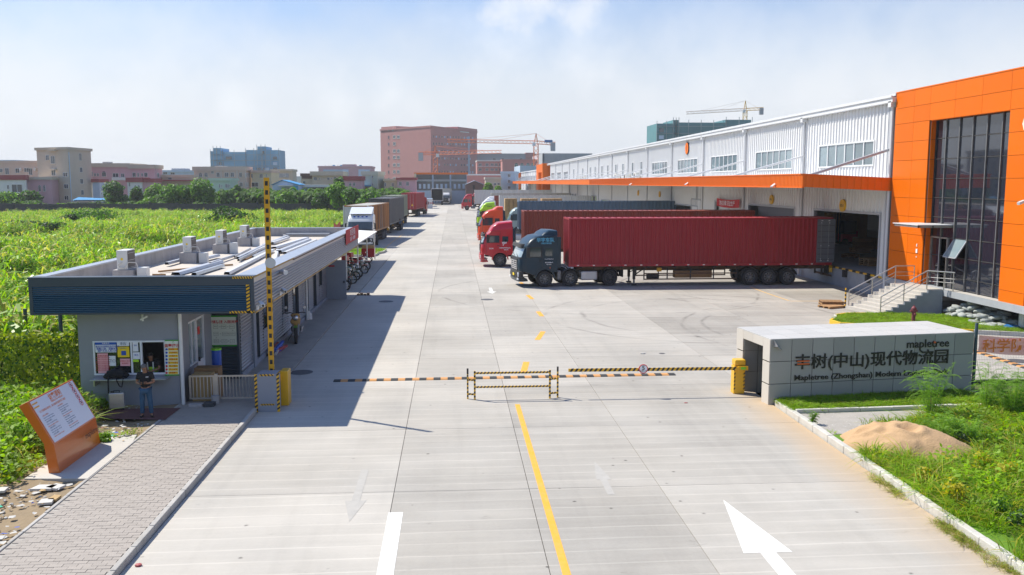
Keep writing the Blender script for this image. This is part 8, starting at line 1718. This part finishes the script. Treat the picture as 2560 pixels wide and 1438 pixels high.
# shrubs one can tell apart in the field
def leaf_tree(name, label, cat, loc, h, rx, ry, rz_, n, leafm, seed, trunk=.12, lobes=7, base=.25, group=None, lw=None, mat2=None):
    r = random.Random(seed); t = thing(name, label, cat, loc, 0, group); ls = lw or max(.10, h*.035)
    b = MB(); b.cyl((0,0,-.2), (0,0,h*base), trunk, trunk*.7, n=8, m='bark'); cs = []
    for i in range(lobes):
        a = 2*PI*i/lobes+r.uniform(-.4,.4); u = r.random(); c = Vector((math.cos(a)*rx*.55*u, math.sin(a)*ry*.55*u, h*(base+(1-base)*r.uniform(.25,.78)))); cs.append((c, r.uniform(.38,.62)))
        b.cyl((0,0,h*base*.9), c, trunk*.4, trunk*.12, n=6, m='bark')
    cs.append((Vector((0,0,h*.75)), .55)); put(b, 'trunk', t, world=False)
    bl = []
    for _ in range(n):
        c, k = r.choice(cs); d = Vector((r.gauss(0,1), r.gauss(0,1), r.gauss(0,1))).normalized()*(r.random()**.33); p = c+Vector((d.x*rx*k, d.y*ry*k, d.z*rz_*k)); 
        if p.z < .1: continue
        nrm = (d+Vector((r.gauss(0,.5), r.gauss(0,.5), r.gauss(.3,.5)))).normalized(); s = nrm.cross(Vector((r.gauss(0,1), r.gauss(0,1), r.gauss(0,1)))).normalized(); v_ = nrm.cross(s); q = ls*r.uniform(.6,1.3)
        bl.append(([p-v_*q, p, p+v_*q], [q*.25, q*.6, q*.1], s, 1 if r.random() < .25 else 0))
    me = leafmesh('crown', bl, [leafm, mat2 or leafm]); o = bpy.data.objects.new('crown', me); link(o, t); return t
def at(px, py_base, Y): p = PY(px, 457, Y); return (p.x, Y, -.16)
for k, (px, Y, ytop, wpx, m, m2, lab) in enumerate((
    (283, 212, 452, 62, 'leaf_tree', 'leaf_dark', 'broad dark tree in front of the pink terrace'), (74*.0+70, 214, 474, 56, 'leaf_tree', 'leaf_dark', 'dark round bush before the beige tower at the left'), (14, 212, 478, 60, 'leaf_tree', 'leaf_reed', 'dark tree at the left edge before the white house'),
    (342, 216, 466, 30, 'leaf_tree', 'leaf_dark', 'small dark tree before the white annex with red roof'), (385, 205, 462, 54, 'leaf_tree_light', 'leaf_tree', 'loose light green tree left of the round one'), (425, 203, 458, 70, 'leaf_tree', 'leaf_tree_light', 'spreading tree between the pink terrace and the round tree'), (462, 206, 462, 60, 'leaf_tree', 'leaf_tree_light', 'middle green tree touching the round tree'),
    (505, 204, 445, 68, 'leaf_tree', 'leaf_tree_light', 'tall round crowned green tree before the peach house'), (592, 212, 461, 26, 'leaf_tree', 'leaf_dark', 'small dark tree in front of the peach house corner'), (560, 220, 476, 14, 'leaf_dark', 'leaf_dark', 'tiny dark bush by the mint green house'),
    (847, 190, 452, 44, 'leaf_tree_light', 'leaf_tree', 'bright feathery tree behind the container trucks on the left'), (846, 200, 447, 22, 'leaf_tree', 'leaf_dark', 'thin dark tree top behind the bright feathery tree'), (880, 186, 468, 48, 'leaf_tree', 'leaf_tree_light', 'round green tree right of the bright feathery one'), (925, 182, 476, 60, 'leaf_tree', 'leaf_tree_light', 'low dark green tree behind the grey container'), (805, 196, 478, 40, 'leaf_tree', 'leaf_dark', 'dark bush left of the bright feathery tree'), (715, 200, 478, 40, 'leaf_tree_light', 'leaf_tree', 'low light bush in front of the blue hut'),
    (1130, 350, 460, 24, 'leaf_tree', 'leaf_dark', 'dark tree before the unfinished shophouse row'), (1222, 272, 458, 26, 'leaf_tree_light', 'leaf_tree', 'light tree between brick hut and tan house'), (1245, 270, 463, 24, 'leaf_tree_light', 'leaf_tree', 'lower light tree beside the grey blue block'))):
    h = PY(px, ytop, Y).z+.2; rx = wpx*Y/2240*.62
    leaf_tree('tree', lab, 'tree', at(px, 0, Y), h, rx*1.15, rx*1.1, h*.42, 2600, m, 40+k, trunk=.22, lobes=9, base=.18, lw=.30, mat2=m2, group='trees beyond the reed field')
for k, (px, Y, h, w_, lab) in enumerate(((590, 124, 3.4, 4.2, 'dark bush standing out of the reeds left of the raised barrier arm'), (560, 128, 3.7, 3.4, 'taller dark bush behind the dark one in the reeds'), (215, 140, 3.2, 6.0, 'grey green thicket in the reeds below the beige tower'), (60, 118, 2.2, 5.0, 'dark mound of weeds beside the grass clearing'), (112, 116, 2.0, 3.4, 'second dark mound beside the grass clearing'), (165, 128, 2.6, 2.0, 'thin dark bush between the clearing and the thicket'))):
    leaf_tree('bush', lab, 'bush', at(px, 0, Y), h, w_, w_*.7, h*.45, 1500, 'leaf_dark' if k != 2 else 'leaf_tree', 90+k, trunk=.08, lobes=7, base=.1, lw=.17, mat2='leaf_tree', group='bushes in the reed field')
# banana grove along the far end
def banana(name, seed):
    r = random.Random(seed); bl = []; H = r.uniform(1.6, 2.6)
    bl.append(([Vector((0,0,0)), Vector((0,0,H))], [.12, .09], Vector((1,0,0)), 0)); bl.append(([Vector((0,0,0)), Vector((0,0,H))], [.12, .09], Vector((0,1,0)), 0))
    for i in range(9):
        a = 2.4*i+r.random(); dv = Vector((math.cos(a), math.sin(a), 0)); L2 = r.uniform(1.5, 2.2); s = Vector((-dv.y, dv.x, r.uniform(-.3,.3))).normalized(); p = Vector((0,0,H)); up = r.uniform(.5,1.1)
        bl.append(([p, p+dv*L2*.3+Vector((0,0,L2*.5*up)), p+dv*L2*.62+Vector((0,0,L2*.62*up)), p+dv*L2*.95+Vector((0,0,L2*.35*up)), p+dv*L2*1.1-Vector((0,0,.1))], [.08, .26, .30, .22, .03], s, 0))
    return leafmesh(name, bl, ['leaf_banana'])
bns = [banana('banana_plant', s) for s in range(5)]
P_ = []
for k in range(2600):
    px = random.uniform(555, 1330); Y = random.uniform(206, 255) if px < 880 else random.uniform(232, 285)
    p = PY(px, 457, Y)
    if px > 880 and (p.x > -13.6 and Y < 331 and Y < 300): Y = random.uniform(332, 356); p = PY(px, 457, Y)
    P_.append((p.x, Y, -.2))
P_ = [p for p in P_ if not (p[0] > -13.8 and p[1] < 331)]; n = len(P_)
scatter('banana_grove', bns, P_, rnd_rot(n, .08), RNG.uniform(.9, 1.5, n), RNG.integers(0, 5, n), 'dense grove of banana plants beyond the far yard wall', 'banana plants')
# weeds and banana leaves in front of the left houses
P2 = [(p.x, Y, -.2) for px, Y in ((random.uniform(-20, 560), random.uniform(199, 212)) for _ in range(330)) for p in (PY(px, 457, Y),)]; n = len(P2)
scatter('undergrowth', bns[:3]+[broad('weed', s, 1.6, 220, .10, .28, 'leaf_tree_light', 'leaf_tree', .4) for s in (1, 2)], P2, rnd_rot(n, .1), RNG.uniform(.4, .85, n), RNG.integers(0, 5, n), 'mixed undergrowth along the far boundary wall before the houses', 'undergrowth')
# fence with ivy left of the booth
iv = thing('ivy_fence', 'green wire fence on dark posts overgrown with yellow green creeper left of the booth', 'fence', (-14, 28, 0))
for (px, py) in ((52, 840), (150, 838)): pass
for x in (-14.3, -17.3, -11.45): put(MB().cyl((x, 28.0, -.1), (x, 28.0, 2.2 if x > -12 else 2.25), .055, n=10, m='fence_post'), 'post', iv)
r = random.Random(5); bl = []
for _ in range(17000):
    x = -11.35-r.random()*9; z = 2.15*(1-r.random()**1.15)+r.gauss(0,.03)
    hole = math.sin(x*2.3+z*3.1)+math.sin(x*4.7-z*2.2+1)
    if hole > .95 and r.random() < .8 and z < 1.5: continue
    y = 28.0+r.gauss(0,.10)-.05*math.sin(x*3+z*2); p = Vector((x, y, z)); nrm = Vector((r.gauss(0,.5), -1+r.gauss(0,.5), r.gauss(.4,.5))).normalized(); s = nrm.cross(Vector((r.gauss(0,1), 0, r.gauss(0,1)))).normalized(); v_ = nrm.cross(s); q = r.uniform(.028,.06)
    bl.append(([p-v_*q, p, p+v_*q], [q*.3, q*.9, q*.05], s, 0 if r.random() < .8 else 1))
me = leafmesh('ivy', bl, ['leaf_ivy', 'leaf_tree']); me.transform(Matrix.Translation((14, -28, 0))); o = bpy.data.objects.new('ivy', me); link(o, iv); o['kind'] = 'stuff'
# second line of fence posts behind
fb = thing('field_fence', 'dark mesh fence with round posts along the reed field behind the guardhouse', 'fence', (-13, 60, 0))
for (px, py) in ((62, 772), (150, 785)): p = G(px, py, 2.5); put(MB().cyl((p.x, p.y, -.2), (p.x, p.y, 2.5), .06, n=10, m='fence_post'), 'post', fb)
b = MB()
for k in range(24): y = 82+k*2.6; put(MB().cyl((-13.2, y, -.2), (-13.2, y, 1.95), .05, n=8, m='fence_post'), 'post', fb)
for k in range(440): b.box(-13.21, -13.19, 82+k*.14, 82+k*.14+.035, .0, 1.85, 'mesh_green')
for z in (.1, .9, 1.8): b.box(-13.22, -13.18, 82, 144, z, z+.05, 'mesh_green')
o = put(b, 'mesh_panel', fb)
# grasses near the camera
tuft = [clump('grass_tuft', 30, .20, .12, .006, ['blade', 'blade_dry'], [.85, .15], .8, 3, s, .45) for s in range(4)]
tall = [clump('grass_tuft', 34, .48, .2, .008, ['blade', 'blade_dry', 'blade_yellow'], [.68, .26, .06], .9, 4, s+9, .5) for s in range(4)]
weed = [broad('weed', s+3, .45, 90, .028, .08, 'blade', 'blade_yellow', .08) for s in range(3)]
def in_poly(x, y, poly):
    c = np.zeros(len(x), bool); n = len(poly)
    for i in range(n):
        (x0, y0), (x1, y1) = poly[i], poly[(i+1) % n]
        c ^= ((y0 > y) != (y1 > y)) & (x < (x1-x0)*(y-y0)/(y1-y0+1e-9)+x0)
    return c
def fill(name, poly, n, meshes, z, sc, label, cat='grass', dens=None, tilt=.15):
    xs = [p[0] for p in poly]; ys = [p[1] for p in poly]; x = RNG.uniform(min(xs), max(xs), n); y = RNG.uniform(min(ys), max(ys), n); k = in_poly(x, y, poly)
    if dens is not None: k &= RNG.random(n) < dens(x, y)
    x, y = x[k], y[k]; zz_ = np.full(len(x), z) if not callable(z) else z(x, y)
    return scatter(name, meshes, np.column_stack([x, y, zz_]), rnd_rot(len(x), tilt), RNG.uniform(*sc, len(x)), RNG.integers(0, len(meshes), len(x)), label, cat)
fill('lawn_grass', lk, 5200, tuft, .11, (.6, 1.1), 'short bright lawn grass around the red hydrant by the steps')
bed = [(10.05, 24.85), (16.9, 25.6), (16.2, 26.85), (9.95, 26.1)]
fill('bed_grass', bed, 5200, tuft, .09, (.7, 1.3), 'bright green grass in the kerbed bed before the granite wall')
vpoly = [(10.02, 8), (23, 8), (23, 26), (17.3, 26), (16.5, 24.9), (14.0, 24.2), (13.0, 23.6), (10.9, 23.0), (10.02, 22.6)]
sandc = (11.45, 21.4)
notsand = lambda x, y: np.where(((x-11.45)*.8+(y-21.4)*.55)**2/1.55**2+(-(x-11.45)*.55+(y-21.4)*.8)**2/1.95**2 < .8, 0, 1.0)
fill('verge_grass', vpoly, 26000, tuft+tall[:2], .08, (.7, 1.35), 'rough green grass on the verge right of the entrance lane', dens=lambda x, y: notsand(x, y)*np.clip(.55+.6*vnoise(x, y, .9, 2), .15, 1))
fill('verge_weeds', [(10.3, 8), (23, 8), (23, 25.5), (16.4, 24.6), (13.2, 23.5), (12.5, 21), (11.6, 19.5), (10.3, 19.3)], 5200, weed+tall, .08, (.7, 1.5), 'taller weeds and seeding grasses on the right verge', 'weeds', dens=lambda x, y: np.clip(.35+.8*vnoise(x, y, .7, 5), .05, 1)*notsand(x, y))
fill('kerb_weeds', [(9.55, 13), (9.85, 13), (9.85, 19.5), (9.6, 19.5)], 700, [clump('dry_tuft', 16, .10, .10, .004, ['blade_dry', 'blade'], [.75, .25], .9, 3, 3, .8)], .0, (.6, 1.3), 'dry weeds growing in the gutter along the right kerb', 'weeds', dens=lambda x, y: np.clip(.2+1.2*vnoise(x, y, 1.7, 5), 0, 1))
earth_z = lambda x, y: np.full(len(x), .07)
fill('left_grass', [(-24, 8), (-11.6, 8), (-10.6, 17), (-9.9, 20.6), (-10.1, 23.6), (-11.4, 24.8), (-11.5, 27.6), (-24, 27.6)], 12000, tuft+weed[:2], earth_z, (.7, 1.7), 'grass and weeds left of the walkway around the orange sign', dens=lambda x, y: np.clip(np.where(x < -10.8-.0*(y), 1, .3)*(np.where(y < 18.2, .5, 1))*(.7+.7*vnoise(x, y, 1.1, 8)), 0, 1))
fill('left_weeds', [(-24, 19), (-11, 20.5), (-10.2, 24.4), (-11.6, 27.5), (-24, 27.5)], 3600, weed+tall[:2], earth_z, (.9, 2.0), 'leafy weeds below the creeper fence on the left', 'weeds')
fill('earth_sprouts', [(-10.0, 22.9), (-8.4, 23.2), (-8.4, 26.6), (-11, 26.8)], 260, tuft[:2]+weed[:1], .06, (.3, .8), 'thin sprouts on the bare earth before the booth', 'weeds', dens=lambda x, y: np.where(y < 23.9, 1, .0))
fill('island_grass', gp, 1600, tuft, .1, (.9, 1.4), 'bright grass on the kerbed island beyond the guardhouse')
# debris cover: small stones on the bare earth
st_ = [MB().ico((0,0,0), .03, 'litter_white', seed=2, n=1, sq=(1,1,.6)).mesh('stone'), MB().ico((0,0,0), .025, 'earth', seed=3, n=1, sq=(1,1,.6)).mesh('stone'), MB().ico((0,0,0), .03, 'walk_concrete', seed=4, n=1, sq=(1.3,1,.5)).mesh('stone')]
fill('rubble', [(-12.5, 12), (-8.45, 12), (-8.45, 27), (-11, 27), (-9.9, 22.5), (-10.6, 19)], 3600, st_, .08, (.4, 1.5), 'small stones and rubble strewn over the bare earth', 'rubble', dens=lambda x, y: np.clip(.5+.8*vnoise(x, y, 2.1, 3), 0, 1))
fill('grit', [(10.05, 22.6), (13.5, 23.3), (15.5, 24.85), (10.0, 24.6)], 1400, st_[:1]+st_[2:], .09, (.3, .9), 'pale grit on the gravel path below the kerbed bed', 'gravel')
# sand heap
from mathutils import noise as mnoise
nx = 90; vs = []; fs = []
A_s, L_s, W_s = math.radians(-42), 1.75, 1.05
r = np.random.default_rng(4)
for j in range(nx+1):
    for i in range(nx+1):
        u = (i/nx*2-1)*1.35; v_ = (j/nx*2-1)*1.35; rad = math.hypot(u, v_)
        an = math.atan2(v_, u); edge = 1+.08*math.sin(3*an+1)+.05*math.sin(7*an)
        h = max(0, 1-rad/edge); hh = .72*(1-math.exp(-2.1*h))/(1-math.exp(-2.1)); 
        hh += min(h*4, 1)*(.07*mnoise.fractal((u*1.7, v_*1.7, 3.1), .8, 2.1, 7)-.05*abs(mnoise.noise((u*5, v_*5, .3)))*(u < .2))
        for (cu, cv, rr_, dp) in ((-.30, .12, .16, .13), (.05, -.18, .20, .13), (-.55, -.25, .2, .07), (-.25, -.42, .13, .06)):
            d = math.hypot(u-cu, v_-cv)/rr_
            if d < 1.5: hh += -dp*math.exp(-d*d*2.5)+dp*.45*math.exp(-((d-1.0)**2)*9)
        X2, Y2 = u*L_s, v_*W_s
        vs.append((11.4+X2*math.cos(A_s)-Y2*math.sin(A_s), 21.15+X2*math.sin(A_s)+Y2*math.cos(A_s), .05+hh if h > 0 else -.4))
for j in range(nx):
    for i in range(nx): a = j*(nx+1)+i; fs.append((a, a+1, a+nx+2, a+nx+1))
b = MB(); b.add(vs, fs, 'sand'); o = put(b, 'sand_heap', smooth=80); tag(o, 'heap of pale builder\'s sand on the right verge', 'sand heap')
# feathery shrub before the sign and others at right
def shrub(px, py, h, seed, lab, n=3, spread=.35, y_off=0, group='feathery shrubs by the entrance wall', par=1):
    p = G(px, py, .1); t = thing('shrub', lab, 'shrub', (p.x, p.y+y_off, .08), 0, group)
    b = MB(); b.cyl((0,0,-.1), (0,.02,h*.5), .02, .01, n=6, m='bark'); put(b, 'stem', t, world=False)
    me = fern_spray('foliage', seed, h, 7*n, spread*1.15); o = bpy.data.objects.new('foliage', me); link(o, t); o['kind'] = 'stuff' if False else ''
    del o['kind']; return t
shrub(2325, 1052, 1.85, 3, 'tall feathery light green shrub covering the lettering of the granite wall', 2, .36)
shrub(2465, 1035, 1.6, 5, 'feathery shrub just right of the granite wall', 2, .36)
shrub(2530, 1050, 1.55, 7, 'denser feathery shrub at the right edge below the banner', 4, .42)
shrub(2350, 1110, .9, 9, 'low dark feathery shrub behind the sand heap', 4, .7)
shrub(2420, 1120, .9, 12, 'second low feathery shrub right of the sand heap', 4, .8)
shrub(2030, 1060, .5, 15, 'single upright weed beside the kerb before the granite wall', 1, .25)
for k, (px, py, h, m, lab) in enumerate(((2238, 1092, .55, 'leaf_tree_light', 'leafy green bush just behind the sand heap'), (2500, 1300, .55, 'leaf_tree', 'round leafy bush near the lower right edge'), (2545, 1330, .5, 'leaf_dark', 'dark leafy bush at the lower right edge'), (2310, 1215, .5, 'blade_yellow', 'yellow leaved weed at the foot of the sand heap'), (2385, 1270, .7, 'blade_yellow', 'tall yellow leaved weed right of the sand heap'), (2455, 1190, .6, 'blade_yellow', 'yellow green weed among the grass at the right'), (2520, 1210, .6, 'blade_yellow', 'yellow weed nearest the right edge'), (2400, 1130, .6, 'leaf_dark', 'dark green bush between the sand heap and the feathery shrubs'))):
    p = G(px, py, .1); leaf_tree('bush', lab, 'bush', (p.x, p.y, .05), h, h*.62, h*.6, h*.5, 420, m, 200+k, trunk=.012, lobes=6, base=.12, lw=.035, mat2='blade', group='bushes on the right verge')
for k, (px, py, h, lab) in enumerate(((262, 1105, .3, 'low leafy bush beside the orange sign base'), (20, 1060, .9, 'pale leafy bush at the left edge behind the orange sign'), (60, 1120, .7, 'leafy bush left of the orange sign'), (255, 1022, .35, 'small weed tuft at the corner of the booth'))):
    p = G(px, py, .1); leaf_tree('bush', lab, 'bush', (p.x, p.y, .05), h, h*.9, h*.8, h*.5, 500, 'leaf_tree_light', 300+k, trunk=.012, lobes=6, base=.1, lw=.045, mat2='blade', group='bushes around the orange sign')
# ================================================================== the air itself
hz = bpy.data.materials.new('haze'); hz.use_nodes = True; t = hz.node_tree; t.nodes.remove(t.nodes['Principled BSDF'])
pv = t.nodes.new('ShaderNodeVolumePrincipled'); pv.inputs['Color'].default_value = (.93, .95, .98, 1); pv.inputs['Density'].default_value = .00025; pv.inputs['Anisotropy'].default_value = .2; t.links.new(pv.outputs[0], t.nodes['Material Output'].inputs['Volume'])
MAT['haze'] = hz; hb_ = put(MB().box(-1600, 1600, -300, 2700, -2, 75, 'haze'), 'haze'); hb_['kind'] = 'stuff'
